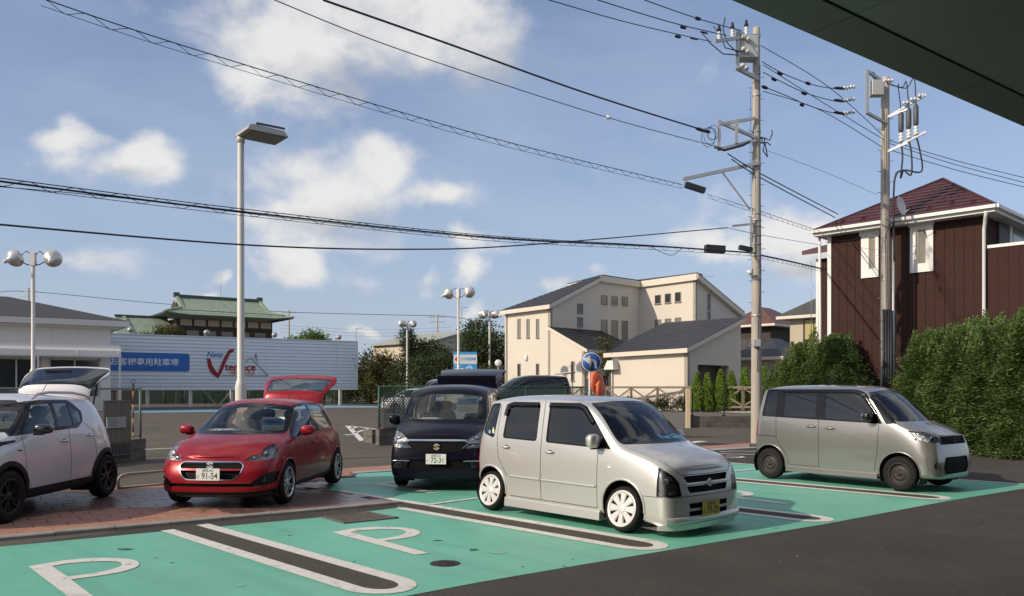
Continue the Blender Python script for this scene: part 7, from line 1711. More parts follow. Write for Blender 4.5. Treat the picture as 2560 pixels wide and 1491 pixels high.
# near right fence line
RA = g2(943, 1114.5); rd = V((.713, .701)); RB = RA + rd * 10.6
block_wall('low block wall under the green chain link fence behind the dark wagon', RA, RA + rd * 9.5, .5)
fence_run('green chain link fence on a low wall running behind the dark wagon', RA + rd * .05 + off_, RA + rd * 10.4 + off_, .5, 1.74, 6, pitch=.11, w=.012)
block_wall('short stub of grey blocks in front of the green fence end', g2(917, 1107), g2(940, 1108.5), .42, .3)
def gate2():
    t = thing('folding_gate', 'folded chain link gate leaf at the end of the green fence by the dark wagon', 'gate', (0, 0, 0)); n_ = V((rd.y, -rd.x)) * .16; a = RA + rd * .12 + n_; c = RA + rd * .85 + n_; gm = mat('gate_frame_dark', (.10, .105, .10), .5, .3)
    for p in (a, a.lerp(c, .5), c): b = MB(); b.bar((p.x, p.y, .5), (p.x, p.y, 1.45), .035); b.build('gate_post', gm, t)
    for z in (.52, 1.44): b = MB(); b.bar((a.x, a.y, z), (c.x, c.y, z), .03); b.build('gate_rail', gm, t)
    chainlink(t, a, c, .52, 1.44, .10, gwire, .016)
    # slack chain across the opening
    b = MB(); q = [RA + rd * .1, g2(868, 1108)]; pts = []
    for k in range(25): s = k / 24; p = V(q[0]).lerp(V((q[1].x - .6, q[1].y - .2)), s); pts.append((p.x, p.y, .52 - 1.3 * s * (1 - s) * 1.1 - .3 * s))
    b.tube(pts, .008, 4); b.build('chain', gm, t)
gate2()
# far fences of the big lot
fence_run('distant green chain link fence at the back of the far lot', V(k2(897, 92)), V(k2(1110, 84)), 0, 2.35, 7, pitch=.3, w=.03)
fence_run('distant chain link fence seen under the billboard', V(k2(300, 90)), V(k2(890, 90)), 0, 1.6, 12, pitch=.3, w=.03)
# striped pole
def striped():
    Y = 20.2; t = thing('striped_pole', 'thin yellow and black striped pole with a ring on top', 'pole', ((333 - CX) / F * Y, Y, 0)); yb = mat('hazard_yellow', (.72, .34, .03), .5)
    for k in range(9): b = MB(); b.tube([(0, 0, .1 + k * .17), (0, 0, .1 + (k + 1) * .17)], .018, 8); b.build('stripe', blackp if k % 2 else yb, t)
    b = MB(); b.tube([(0, 0, 1.63), (0, 0, 1.80)], .022, 8); b.build('cap', blackp, t); b = MB(); b.tube([(math.cos(a) * .05, 0, 1.85 + math.sin(a) * .05) for a in [k * math.pi / 6 for k in range(13)]], .008, 5); b.build('ring', blackp, t)
striped()
def ubar():
    t = thing('barrier_rail', 'low bent pipe rail beside the brick pavement behind the white crossover', 'barrier', (0, 0, 0)); a = g2(296, 1228); c = g2(560, 1203); b = MB()
    ps = [(a.x, a.y, 0), (a.x, a.y, .2), (a.x + .04, a.y + .02, .25), (a.x + .12, a.y + .05, .275), (c.x, c.y, .275), (c.x + .1, c.y, .2), (c.x + .1, c.y, 0)]; b.tube(ps, .022, 8); b.build('rail_pipe', mat('beige_pipe', (.36, .31, .26), .5, .2), t)
    b = MB(); b.tube([(a.x, a.y, .05), (c.x, c.y, .05)], .018, 8); b.build('lower_pipe', MATS['beige_pipe'], t)
ubar()
# X fence on the raised lot, low wall with black rail, cream post
wood_g = mat('weathered_rail', (.20, .165, .125), .8, var=.15, vscale=4)
def xfence():
    t = thing('x_rail_fence', 'long brown grey fence with crossed rails before the cream house', 'fence', (0, 0, 0)); a, c = V(k2(1395, 47)), V(k2(1935, 40.2)); n = 8; 
    zf = lambda p: EYE - 57.0 / F * p.y; zt = lambda p: EYE + 5 / F * p.y
    for k in range(n + 1): p = a.lerp(c, k / n); b = MB(); b.bar((p.x, p.y, zf(p) - .2), (p.x, p.y, zt(p)), .12); b.build('post', wood_g, t)
    for k in range(n):
        p, q = a.lerp(c, k / n), a.lerp(c, (k + 1) / n); 
        for f_, dz, w in ((zt, -.04, .11), (zf, .22, .10)): b = MB(); b.bar((p.x, p.y, f_(p) + dz), (q.x, q.y, f_(q) + dz), w * .7, w); b.build('rail', wood_g, t)
        b = MB(); b.bar((p.x, p.y - .02, zt(p) - .08), (q.x, q.y - .02, zf(q) + .26), .05, .08); b.build('brace', wood_g, t); b = MB(); b.bar((p.x, p.y + .04, zf(p) + .26), (q.x, q.y + .04, zt(q) - .08), .05, .08); b.build('brace', wood_g, t)
    b = MB(); b.bar((a.x, a.y, zf(a) - .1), (c.x, c.y, zf(c) - .1), .2, .22); b.build('base_kerb', conc, t)
xfence()
def rail_wall():
    a, c = g2(1724, 1071), g2(1900, 1071.5); a, c = V(k2(1724, 34.8)), V(k2(1905, 35.2)); block_wall('low dark block wall left of the first utility pole', a, c, .52, .2); t = thing('black_railing', 'thin black railing standing on the low dark block wall', 'railing', (0, 0, 0))
    for s in (.04, .47, .93): p = a.lerp(c, s); b = MB(); b.tube([(p.x, p.y, .52), (p.x, p.y, 1.62)], .02, 6); b.build('post', blackp, t); b = MB(); b.box(p.x - .07, p.x + .07, p.y - .05, p.y + .05, .52, .56); b.build('post_foot', blackp, t)
    for z in (1.6, .75): b = MB(); b.tube([(a.x, a.y, z), (c.x, c.y, z)], .012, 5); b.build('rail', blackp, t)
    t = thing('post', 'square cream post at the left end of the dark block wall', 'post', (*k2(1720, 34.6), 0)); b = MB(); b.box(-.085, .085, -.085, .085, 0, 1.68); b.build('shaft', mat('cream_post', (.62, .50, .34), .7), t)
rail_wall()
# ------------------------------------------------------------------ signs
def signs():
    wsign = mat('sign_white', (.75, .75, .73), .4); bsign = mat('sign_blue', (.02, .10, .36), .35); lb = mat('sign_light_blue', (.05, .34, .72), .4); rsg = mat('sign_red', (.62, .02, .03), .4); grey = mat('sign_back_grey', (.30, .29, .27), .5, .4); ora = mat('mirror_orange', (.72, .15, .06), .5)
    Y = 26.3; x = (1474 - CX) / F * Y; t = thing('road_sign', 'round blue left turn arrow sign on a white pole behind the pale wagon', 'sign', (x, Y, 0)); b = MB(); b.tube([(0, 0, 0), (0, 0, 2.78)], .035, 10); b.build('pole', steel_w, t)
    fm = lambda c, a, e=0: M4.Translation(c) @ M4.Rotation(R(a), 4, 'Z') @ M4.Rotation(R(90), 4, 'X') @ M4.Translation((0, 0, e))
    z = EYE + (YH - 906) / F * Y; m = fm((.05, -.06, z), 4)
    b = MB(); b.lathe([(.0001, -.012), (.30, -.012), (.305, 0), (.30, .006), (.0001, .006)], 32, 0, m); d = b.build('sign_disc', wsign, t); b = MB(); b.lathe([(.285, .0065), (.285, .009), (.0001, .009)], 32, 0, m); b.build('blue_face', bsign, d)
    pts = [(-.235, .075), (-.06, .215), (-.085, .12), (.0, .115), (.09, .085), (.15, .02), (.175, -.07), (.175, -.20), (.10, -.20), (.095, -.08), (.07, -.01), (.01, .03), (-.085, .03), (-.06, -.065)]
    b = MB(); b.prism(pts, .004, m @ M4.Translation((0, 0, .009))); b.build('arrow', wsign, d)
    m2 = fm((-.10, .10, z - .0), -62); b = MB(); b.lathe([(.0001, -.01), (.30, -.01), (.305, 0), (.0001, .006)], 28, 0, m2); b.build('sign_disc', grey, t)
    # pair of orange traffic mirrors seen from behind
    Y2 = 27.2; t = thing('traffic_mirror', 'pair of orange backed convex mirrors on a white post right of the arrow sign', 'mirror', ((1490 - CX) / F * Y2, Y2, 0)); b = MB(); b.tube([(0, .1, 0), (0, .1, 2.0)], .045, 10); b.build('pole', steel_w, t)
    for (dx, dz, an, r) in ((.05, 1.86, 52, .37), (.16, 1.62, 66, .36)):
        m = fm((dx, 0, dz), an); b = MB(); b.lathe([(.0001, .10), (r * .5, .09), (r * .9, .05), (r, 0), (r, -.04), (r * .96, -.04), (.0001, .02)], 28, 0, m, mis=[0, 0, 0, 0, 0, 1]); o = b.build('mirror_back', [ora, chrome], t)
        b = MB(); n = 12; vs = [tuple(m @ V((math.cos(a) * r * 1.02, math.sin(a) * r * 1.02, zz))) for a in [R(25 + 130 * k / n) for k in range(n + 1)] for zz in (.02, -.2)]; b.add(vs, [(2 * k, 2 * k + 1, 2 * k + 3, 2 * k + 2) for k in range(n)], 0, True); b.build('hood', ora, o)
    b = MB(); b.box(-.12, .10, .0, .08, 1.5, 1.75); b.build('clamp', galv, t)
    # direction board
    Y3 = 52; f = Face(k2(1163, Y3), 5); t = thing('direction_sign', 'blue and white direction board with red arrow, Japanese lettering and a white dolphin', 'sign', (0, 0, 0)); u0, z1 = f.u(1133.7, 880); u1, z0 = f.u(1192.4, 938)
    b = MB(); b.box(u0, u1, z0, z1, 0, .03, 0, f.m()); bd = b.build('board', lb, t); H = z1 - z0; b = MB(); b.box(u0, u1, z0 + H * .48, z1 - H * .12, .03, .036, 0, f.m()); b.build('white_band', wsign, bd)
    b = MB(); zc = z0 + H * .68; b.prism([(u0 + .06, zc), (u0 + .22, zc + .16), (u0 + .22, zc + .09), (u0 + .34, zc + .09), (u0 + .34, zc - .09), (u0 + .22, zc - .09), (u0 + .22, zc - .16)], .004, f.m(.037)); b.build('red_arrow', rsg, bd)
    tx = text_mesh('お客様駐車場', .27, lb, 'lettering', bd, None, .002, bold=.006, align='LEFT'); xs = [v.co.x for v in tx.data.vertices]; k = .93 / (max(xs) - min(xs)); tx.data.transform(f.m(.038) @ M4.Translation((u0 + .47, zc, 0)) @ M4.Diagonal((k, k * 1.3, 1, 1)) @ M4.Translation((-min(xs), 0, 0)))
    dol = [(0, .02), (.06, .10), (.16, .17), (.26, .20), (.33, .27), (.36, .20), (.45, .14), (.50, .04), (.53, -.10), (.60, -.16), (.50, -.15), (.44, -.20), (.47, -.09), (.42, .0), (.32, .05), (.20, .05), (.16, -.01), (.13, .05), (.07, .02)]
    b = MB(); b.prism([(u0 + .72 + x * 1.0, z0 + H * .26 + y) for x, y in dol], .004, f.m(.032)); b.build('dolphin', mat('pale_blue_print', (.45, .66, .82), .5), bd)
    b = MB()
    for k, w in enumerate((.38, .55, .30)): b.box(u0 + .08, u0 + .08 + w, z0 + H * (.40 - k * .12) - .03, z0 + H * (.40 - k * .12) + .02, .03, .034, 0, f.m())
    b.build('small_print', wsign, bd)['kind'] = 'stuff'
    for px in (1139, 1184): u, _ = f.u(px, 930); b = MB(); b.box(u - .04, u + .04, .0, z0 + .3, -.1, -.01, 0, f.m()); b.build('post', steel_w, t)
    Y4 = 46; t = thing('round_mirror', 'small round white disc on a thin post left of the cream house', 'mirror', (*k2(1245.7, Y4), .3)); z = EYE + (YH - 908) / F * Y4 - .3; b = MB(); b.tube([(0, .03, 0), (0, .03, z)], .02, 6); b.build('pole', steel_w, t); b = MB(); b.lathe([(.0001, .03), (.18, .02), (.195, 0), (.0001, -.01)], 24, 0, fm((0, 0, z), 0)); b.build('disc', wsign, t); b = MB(); b.tube([(0, .03, 0), (0, .03, .75)], .05, 8); b.build('base_sleeve', steel_w, t)
signs()
# ------------------------------------------------------------------ utility poles
polec = mat('concrete_pole', (.40, .365, .315), .85, var=.08, vscale=1.2, bump=.15, bscale=80, stretch=(1, 1, .3), col2=(.32, .29, .25), fac2=(.5, .7), s2=3)
ceram = mat('white_ceramic', (.72, .72, .70), .18); cabm = mat('black_cable', (.018, .02, .025), .55); boxm = mat('equipment_grey', (.44, .44, .42), .5, .2)
P1 = V(((1891 - CX) / F * 25.4, 25.4)); P2_ = V(((2213 - CX) / F * 28, 28)); rdr = V((-.72, -.694))
def zat(py, Y): return EYE + (YH - py) / F * Y
def insulator(parent, p, up, n=3, r=.055, h=.22, m=None):
    q = V(up).to_track_quat('Z', 'Y').to_matrix().to_4x4(); q.translation = V(p); pr = [(.0001, 0), (.02, 0)]
    for k in range(n): z = h * (k + .3) / n; pr += [(.022, z - h * .12), (r, z), (r * .55, z + h * .14)]
    pr += [(.02, h), (.0001, h)]; b = MB(); b.lathe(pr, 12, 0, q); return b.build('insulator', m or ceram, parent)
def steps(parent, x, y, r, z0, z1, n, a0=0):
    for k in range(n): z = z0 + (z1 - z0) * k / n; sg = 1 if k % 2 else -1; b = MB(); b.bar((x + sg * r, y, z), (x + sg * (r + .13), y - .03, z + .01), .018); b.build('step_bolt', galv, parent)
def pole1():
    Y = P1.y; t = thing('utility_pole', 'tall concrete utility pole with three tiers of steel brackets, left of the grey van', 'utility pole', (P1.x, P1.y, 0)); H = zat(72, Y)
    b = MB(); n = 12; b.lathe([(.168 - .062 * k / n, H * k / n) for k in range(n + 1)] + [(.09, H + .03), (.0001, H + .04)], 20); b.build('shaft', polec, t)
    X = lambda px: (px - 1891) / F * Y
    def ring(z, r=.17): b = MB(); b.lathe([(r, -.035), (r + .012, -.03), (r + .012, .03), (r, .035)], 16, 0, M4.Translation((0, 0, z))); b.build('band', galv, t)
    for py in (185, 240, 330, 355, 415, 535, 552, 566, 590, 612, 640, 700, 790, 860): z = zat(py, Y); ring(z, .168 - .062 * z / H)
    steps(t, 0, 0, .13, 3.0, 11.6, 26)
    # top cross arm with pin insulators
    arm = lambda x0, y0, x1, y1, w=.075, dy0=-.12, dy1=-.12, nm='cross_arm': (lambda b: (b.bar((X(x0), dy0, zat(y0, Y)), (X(x1), dy1, zat(y1, Y)), w), b.build(nm, galv, t))[1])(MB())
    arm(1767, 138, 1897, 92, .09, -1.0, -.1)
    for px, py in ((1779, 134), (1817, 119), (1857, 103)): u = (px - 1767) / 130; o = insulator(t, (X(px), -1.0 + .9 * u, zat(py, Y)), (0, 0, 1), 3, .075, .30); b = MB(); b.tube([(X(px), -1.0 + .9 * u, zat(py, Y) + .28), (X(px), -1.0 + .9 * u, zat(py, Y) + .48)], [.07, .03], 8); b.build('insulator_cap', cabm, t)
    # square frame and switch box
    for q in ((1832, 96, 1832, 188), (1830, 97, 1892, 115), (1830, 186, 1892, 203)): arm(*q, .10, -.5, -.5 if q[0] == q[2] else -.15)
    b = MB(); b.box(X(1840), X(1885), -.5, -.05, zat(160, Y), zat(105, Y)); b.build('switch_box', boxm, t, bevel=.03)
    for px, py in ((1850, 112), (1860, 118), (1849, 142), (1859, 148), (1847, 182), (1856, 188)): insulator(t, (X(px), -.52, zat(py, Y)), (-.5, -.8, -.1), 2, .07, .17)
    b = MB(); 
    for q in (((1800, 66), (1795, 95), (1805, 128), (1830, 152)), ((1745, 105), (1765, 130), (1795, 155), (1832, 158)), ((1772, 88), (1790, 110), (1800, 140), (1840, 150))): b.tube([(X(x), -.6, zat(y, Y)) for x, y in q], .018, 6)
    b.build('jumper_cable', cabm, t)['kind'] = 'stuff'
    # middle bracket
    for q in ((1789, 312, 1789, 378), (1795, 322, 1885, 300), (1790, 318, 1885, 348), (1832, 310, 1832, 368), (1786, 385, 1885, 355)): arm(*q, .085, -.45, -.4 if q[0] == q[2] else -.15)
    b = MB(); 
    for r_, q in ((.30, 0), (.22, .05), (.34, -.05), (.26, .1)): b.tube([(X(1765) + q + math.cos(a) * r_ * .62, -.5, zat(352, Y) + q + math.sin(a) * r_ * .85) for a in [k * math.pi / 9 for k in range(19)]], .008, 4)
    b.tube([(X(1775), -.5, zat(380, Y)), (X(1800), -.5, zat(388, Y)), (X(1850), -.35, zat(372, Y)), (X(1885), -.1, zat(350, Y)), (X(1905), 0, zat(345, Y))], .035, 6)
    b.build('cable_coil', cabm, t)['kind'] = 'stuff'
    b = MB()
    for q in (((1900, 342), (1915, 345), (1925, 350), (1932, 335), (1931, 325)), ((1905, 345), (1912, 362), (1908, 375), (1920, 392), (1912, 345)), ((1900, 358), (1918, 355), (1928, 362))): b.tube([(X(x), .05, zat(y, Y)) for x, y in q], .018, 5)
    b.build('cable_tail', cabm, t)['kind'] = 'stuff'
    # long lower arm, strut and dampers
    arm(1698, 461, 1898, 410, .10, -.6, -.12); arm(1800, 440, 1874, 528, .035, -.35, -.1, 'strut')
    arm(1822, 572, 1882, 562, .06, -.4, -.12); arm(1872, 545, 1872, 640, .05, -.22, -.22, 'riser_bar')
    for q, w in (((1703, 474, 1752, 487), .16), ((1752, 630, 1800, 632), .22), ((1835, 627, 1868, 632), .13)): o = arm(*q, w, -.6, -.5, 'cable_closure'); o.data.materials[0] = cabm
    b = MB(); b.box(X(1877), X(1895), -.3, -.14, zat(868, Y), zat(850, Y)); b.build('meter_box', boxm, t, bevel=.01)
    b = MB(); b.lathe([(.0001, .1), (.09, .02), (.10, -.03), (.0001, -.05)], 12, 0, M4.Translation((X(1868), -.25, zat(685, Y))) @ M4.Rotation(R(40), 4, 'Y')); b.build('street_light', white_pl, t); b = MB(); b.tube([(X(1870), -.2, zat(692, Y)), (X(1882), -.1, zat(700, Y))], .015, 5); b.build('light_bracket', galv, t)
    b = MB(); b.tube([(.06, -.165, 11.6), (.05, -.17, 8), (.09, -.17, 5.2), (.02, -.18, 4), (-.02, -.185, 2.2)], .012, 5); b.tube([(X(1872), -.2, 10.8), (X(1873), -.2, 7.2)], .006, 4); b.build('ground_wire', cabm, t)['kind'] = 'stuff'
    return t
pole1()
def pole2():
    Y = P2_.y; t = thing('utility_pole', 'concrete utility pole with satellite dish and black cable guards before the brown house', 'utility pole', (P2_.x, P2_.y, 0)); H = zat(196, Y); n = 12
    b = MB(); b.lathe([(.17 - .036 * k / n, H * k / n) for k in range(n + 1)] + [(.1, H + .03), (.0001, H + .04)], 20); b.build('shaft', polec, t)
    X = lambda px: (px - 2213) / F * Y; Z = lambda x, y: (2060 + x / 2.936, 160 + y / 2.936)
    def arm(x0, y0, x1, y1, w=.08, d0=-.15, d1=-.15, nm='cross_arm', m=None): b = MB(); p, q = Z(x0, y0), Z(x1, y1); b.bar((X(p[0]), d0, zat(p[1], Y)), (X(q[0]), d1, zat(q[1], Y)), w); return b.build(nm, m or galv, t)
    for q in ((275, 82, 275, 395), (270, 88, 400, 130), (270, 390, 430, 440)): arm(*q, .085, -.45, -.45 if q[0] == q[2] else -.15)
    p, q = Z(312, 150), Z(400, 262); b = MB(); b.box(X(p[0]), X(q[0]), -.45, -.15, zat(q[1], Y), zat(p[1], Y)); b.build('switch_box', boxm, t, bevel=.03)
    arm(320, 92, 400, 140, .1, -.3, -.1, 'green_fitting', mat('verdigris_fitting', (.05, .2, .13), .5))
    for x in (395, 420, 445): p = Z(x, 165); insulator(t, (X(p[0]), -.4, zat(p[1], Y)), (.3, -.8, .2), 2, .06, .16)
    for y0 in (0, 265):
        arm(455, 400 + y0 * .95, 668, 285 + y0, .07, -.1, -.75); arm(455, 400 + y0 * .95, 560, 370 + y0 * .92, .05, -.1, -.5)
    for k, (x, y) in enumerate(((525, 330), (570, 312), (615, 293))): p = Z(x, y); insulator(t, (X(p[0]), -.5 - k * .1, zat(p[1], Y) + .02), (1, 0, .1), 2, .075, .24)
    for k, (x, y) in enumerate(((530, 598), (573, 582), (612, 565))):
        p = Z(x, y); o = (X(p[0]), -.35 - k * .12, zat(p[1], Y)); insulator(t, o, (0, 0, 1), 3, .10, .34)
        b = MB(); b.tube([(o[0], o[1], o[2] + .32), (o[0], o[1], o[2] + .40), (o[0], o[1], o[2] + .95), (o[0], o[1], o[2] + 1.05)], [.06, .085, .085, .03], 10); b.build('cable_termination', mat('dark_grey_sheath', (.07, .07, .075), .5), t)
        b = MB(); a = Z(440 + k * 5, 160); pts = [(X(a[0]), -.2, zat(a[1], Y)), (X(Z(500 + k * 30, 0)[0]), -.4, zat(Z(0, 200 + k * 5)[1], Y)), (o[0] - .1 + k * .02, o[1], o[2] + 1.9), (o[0], o[1], o[2] + 1.05)]; b.tube(cr(pts), .018, 6)
        pts = [(o[0], o[1], o[2]), (o[0] + .05 + .04 * k, o[1], o[2] - .5), (o[0] + .1 * k - .02, o[1], o[2] - 1.2), (X(Z(545, 0)[0]), -.3, zat(Z(0, 800)[1], Y)), (X(Z(495, 0)[0]), -.2, zat(Z(0, 890)[1], Y)), (X(Z(495, 0)[0]), -.2, 6.0)]; b.tube(cr(pts), .03, 6); b.build('power_cable', cabm, t)
    b = MB(); b.tube([(.22, -.12, zat(600, Y)), (.22, -.12, 0)], .045, 8); b.build('conduit', galv, t)
    for k in range(4): b = MB(); b.tube([(-.15 + k * .085, -.20, zat(775, Y)), (-.15 + k * .085, -.20, 0)], .038, 8); b.build('cable_guard', cabm, t)
    b = MB(); b.tube([(.28, -.1, zat(790, Y)), (.28, -.1, 0)], .05, 8); b.build('cable_guard', cabm, t)
    for py in (250, 310, 380, 400, 470, 520, 545, 640, 700, 800, 823): z = zat(py, Y); r = .166 - .05 * z / H; b = MB(); b.lathe([(r, -.03), (r + .012, -.025), (r + .012, .025), (r, .03)], 16, 0, M4.Translation((0, 0, z))); b.build('band', galv, t)
    steps(t, 0, 0, .14, 2.6, 11.2, 24)
    b = MB()
    for q in (((430, 1150), (470, 1175), (440, 1240), (425, 1320), (430, 1400)), ((455, 1180), (440, 1210), (400, 1190)), ((480, 1160), (470, 1210), (455, 1180))): b.tube(cr([(X(Z(*w)[0]), -.25, zat(Z(*w)[1], Y)) for w in q]), .016, 5)
    b.tube([(-.1, -.18, 11), (-.09, -.19, 7), (-.03, -.19, 4.2)], .01, 4)
    b.build('service_cable', cabm, t)['kind'] = 'stuff'
    # satellite dish
    d = thing('satellite_dish', 'white satellite dish fixed to the second utility pole at roof height', 'satellite dish', (P2_.x + .32, Y - .35, zat(522, Y)), R(38)); m = M4.Rotation(R(78), 4, 'X'); b = MB(); n = 8; b.lathe([(.0001, 0)] + [(.33 * k / n, .07 * (k / n) ** 2) for k in range(1, n + 1)], 28, 0, m @ M4.Diagonal((.9, 1, 1, 1))); o = b.build('reflector', mat('dish_grey', (.58, .58, .57), .45), d)
    b = MB(); b.tube([(0, -.05, -.3), (.02, -.38, -.12)], .012, 5); b.build('arm', galv, d); b = MB(); b.tube([(.02, -.40, -.10), (.02, -.33, -.1)], .035, 8); b.build('feed_horn', blackp, d)
def cr(pts, n=6):
    pts = [V(p) for p in pts]; out = []
    for i in range(len(pts) - 1):
        p0 = pts[max(i - 1, 0)]; p1 = pts[i]; p2 = pts[i + 1]; p3 = pts[min(i + 2, len(pts) - 1)]
        for k in range(n): t = k / n; out.append(.5 * ((2 * p1) + (p2 - p0) * t + (2 * p0 - 5 * p1 + 4 * p2 - p3) * t * t + (3 * p1 - p0 - 3 * p2 + p3) * t ** 3))
    out.append(pts[-1]); return out
pole2()
# ------------------------------------------------------------------ overhead cables
def cable(label, pts, r, anchor=None, head=None, const=None, spiral=0, sheath=None, name='overhead_cable', group='overhead cables'):
    """pts: sighting points; the run hangs in the vertical plane through anchor along head, so each point gets its own distance"""
    if const is None:
        f = Face(anchor, math.degrees(math.atan2(head[1], head[0]))); q = []
        for px, py in pts: u, z = f.u(px, py); q.append(f.p(u, z))
    else: q = [P(px, py, d) for (px, py), d in zip(pts, const)]
    b = MB(); c = cr(q, 10); b.tube(c, r, 5)
    if spiral:
        L_ = 0; sp = []; low = []
        for i in range(len(c) - 1):
            a, e = c[i], c[i + 1]; l = (e - a).length; n = max(2, int(l / .07))
            for k in range(n): s = k / n; p = a.lerp(e, s); ph = (L_ + l * s) / spiral; sp.append(p + V((0, 0, -.055 + .055 * math.cos(ph * 6.283))) + V((.02 * math.sin(ph * 6.283), 0, 0)))
            L_ += l
        b.tube(sp, .005, 4); b.tube([p + V((0, 0, -.11)) for p in c], .005, 4)
    t = b.build(name, cabm); tag(t, label, 'cable', group)
    if sheath:
        for (px, py, ln, rr) in sheath:
            if const is None: u, z = f.u(px, py); p = f.p(u, z); dv = V((f.c, f.s, 0))
            else: p = P(px, py, const[0] + (const[-1] - const[0]) * (px - pts[0][0]) / (pts[-1][0] - pts[0][0])); dv = (q[-1] - q[0]).normalized()
            # follow the run
            j = min(range(len(c)), key=lambda i: (c[i] - p).length); dv = (c[min(j + 1, len(c) - 1)] - c[max(j - 1, 0)]).normalized(); s = MB(); s.tube([p - dv * ln / 2, p - dv * ln / 4, p + dv * ln / 4, p + dv * ln / 2], [r, rr, rr, r], 8); o = s.build('cable_cover', cabm); o.parent = t
    return t
D = lambda *q: [(x * 1.01587, y * 1.01587) for x, y in q]
a1 = tuple(P1); H1 = (.72, .694)
cable('leftmost thin power line reaching the outer end of the top cross arm', D((1350, 0), (1550, 57), (1750, 103)), .012, a1, H1, sheath=[(1695, 92, .3, .045), (1735, 97, .4, .03)])
cable('power line reaching the middle insulator of the first pole from top edge', D((1470, 0), (1650, 55), (1788, 88)), .014, a1, H1, sheath=[(1708, 69, .3, .045), (1760, 82, .4, .03)])
cable('power line reaching the right insulator of the first pole from the top edge', D((1585, 0), (1720, 47), (1825, 76)), .014, a1, H1, sheath=[(1745, 47, .3, .05)])
cable('thick black power cable from the top edge to the middle bracket of the first pole', D((795, 0), (1100, 107), (1450, 232), (1745, 325)), .022, a1, H1, sheath=[(1752, 325, .5, .05), (1768, 329, .3, .05)])
cable('thin line with a small white bead from the top edge to the middle pole bracket', D((675, 0), (1000, 128), (1497, 290), (1780, 365)), .010, a1, H1)
cable('spiral bound telephone line from the top left corner to the long pole arm', D((100, -5), (500, 128), (1200, 337), (1680, 455)), .009, a1, H1, spiral=.62)
cable('thick spiral bound cable bundle crossing at mid height to the first pole', D((-60, 431), (600, 515), (1200, 580), (1600, 604), (1862, 622)), .008, a1, H1, spiral=.62)
cable('heavy black cable under the mid height bundle', D((-60, 439), (600, 522), (1200, 584), (1600, 606), (1862, 624)), .016, a1, H1)
cable('thin wire just under the mid height bundle on the left', D((-60, 455), (300, 488), (800, 548), (1250, 590), (1700, 612)), .006, a1, H1)
cable('lowest black knotted cable sagging across the picture to the first pole', D((-60, 548), (600, 603), (1000, 614), (1300, 603), (1790, 561)), .015, a1, H1)
pp = [25.4, 26.7, 28]
for i, (q, s) in enumerate(((D((1872, 112), (2040, 215), (2185, 345)), None), (D((1878, 160), (2040, 262), (2185, 350)), None), (D((1878, 225), (2020, 272), (2175, 365)), None))):
    cable(('upper', 'middle', 'lower')[i] + ' plain power line between the two utility poles', q, .012, const=pp, group='lines between the poles')
for i, (q, sh) in enumerate(((D((1875, 152), (1925, 180), (1990, 206), (2050, 218)), ((1950, 184, .28, .05), (2020, 209, .28, .05), (2098, 221, .5, .05))), (D((1878, 178), (1920, 200), (1985, 230), (2060, 250)), ((1935, 199, .28, .05), (2010, 234, .28, .05), (2098, 252, .5, .05))), (D((1880, 214), (1940, 238), (1985, 258), (2050, 278)), ((1912, 219, .28, .05), (2005, 263, .28, .05), (2098, 283, .5, .05))))):
    t = cable(('upper', 'middle', 'lower')[i] + ' insulated line with black covers dead ended on the second pole frame', q + [(2150 - 22, (218, 248, 280)[i] + 0)], .014, const=[25.4, 26, 26.8, 27.5, 27.6], sheath=sh, group='lines between the poles')
    for x, rr in ((2112, .07), (2128, .07)): insulator(t, P(x - 4, (221, 252, 284)[i] - (x - 2112) * .2, 27.6), (1, .15, .08), 2, .075, .22)
for i, q in enumerate((D((2185, 345), (2350, 395), (2530, 440)), D((2185, 352), (2350, 405), (2530, 452)), D((2185, 368), (2350, 418), (2530, 463)))): cable(('upper', 'middle', 'lower')[i] + ' power line running right from the second pole over the maroon roof', q, .012, const=[28, 29, 30.5], group='lines over the maroon roof')
for i, q in enumerate((D((1790, 378), (1872, 428), (2063, 528)), D((1800, 392), (1872, 438), (2055, 536)))): cable(('upper', 'lower')[i] + ' thick service cable from the first pole down to the brown house eave', q, .018, const=[25.2, 25.6, 31], group='service cables to the brown house')
cable('thin faint wire between the poles below the middle bracket', D((1880, 368), (2020, 420), (2160, 480)), .006, const=[25.4, 26.5, 28], group='service cables to the brown house')
cable('spiral service line from the first pole to the brown house', D((1740, 478), (1872, 520), (2035, 575)), .007, const=[25.2, 25.5, 31], spiral=.5, group='service cables to the brown house')
cable('thin line crossing behind the first pole to the lower eave', D((1790, 561), (1880, 580), (2022, 604)), .008, const=[25.2, 25.5, 31], group='service cables to the brown house')
cable('thick twisted cable from the first pole to the white corner board', D((1870, 628), (1950, 645), (2032, 664)), .026, const=[25.4, 27.5, 31], spiral=.4, group='service cables to the brown house')
cable('thin service wire from the second pole across the left window', D((2030, 596), (2100, 590), (2185, 565)), .006, const=[31, 29.5, 28], group='service cables to the brown house')
cable('slack loop of wire under the mid height bundle left of the first pole', D((1600, 607), (1630, 622), (1655, 628), (1680, 610)), .008, a1, H1)
cable('distant black line from the far left pole behind the showroom to the far lamp', D((-20, 723), (72, 718), (400, 748), (700, 768), (1085, 778)), .035, const=[98, 98, 99, 100, 102], group='distant lines')
cable('distant line right of the far pole running down to the trees', D((1085, 778), (1150, 786), (1190, 800)), .035, const=[102, 102, 103], group='distant lines')
for k in range(3): cable(('upper', 'middle', 'lower')[k] + ' of the faint distant lines above the right end of the billboard', D((690, 800 + k * 9), (900, 812 + k * 8), (1110, 806 + k * 9)), .018, const=[150, 150, 150], group='distant lines')
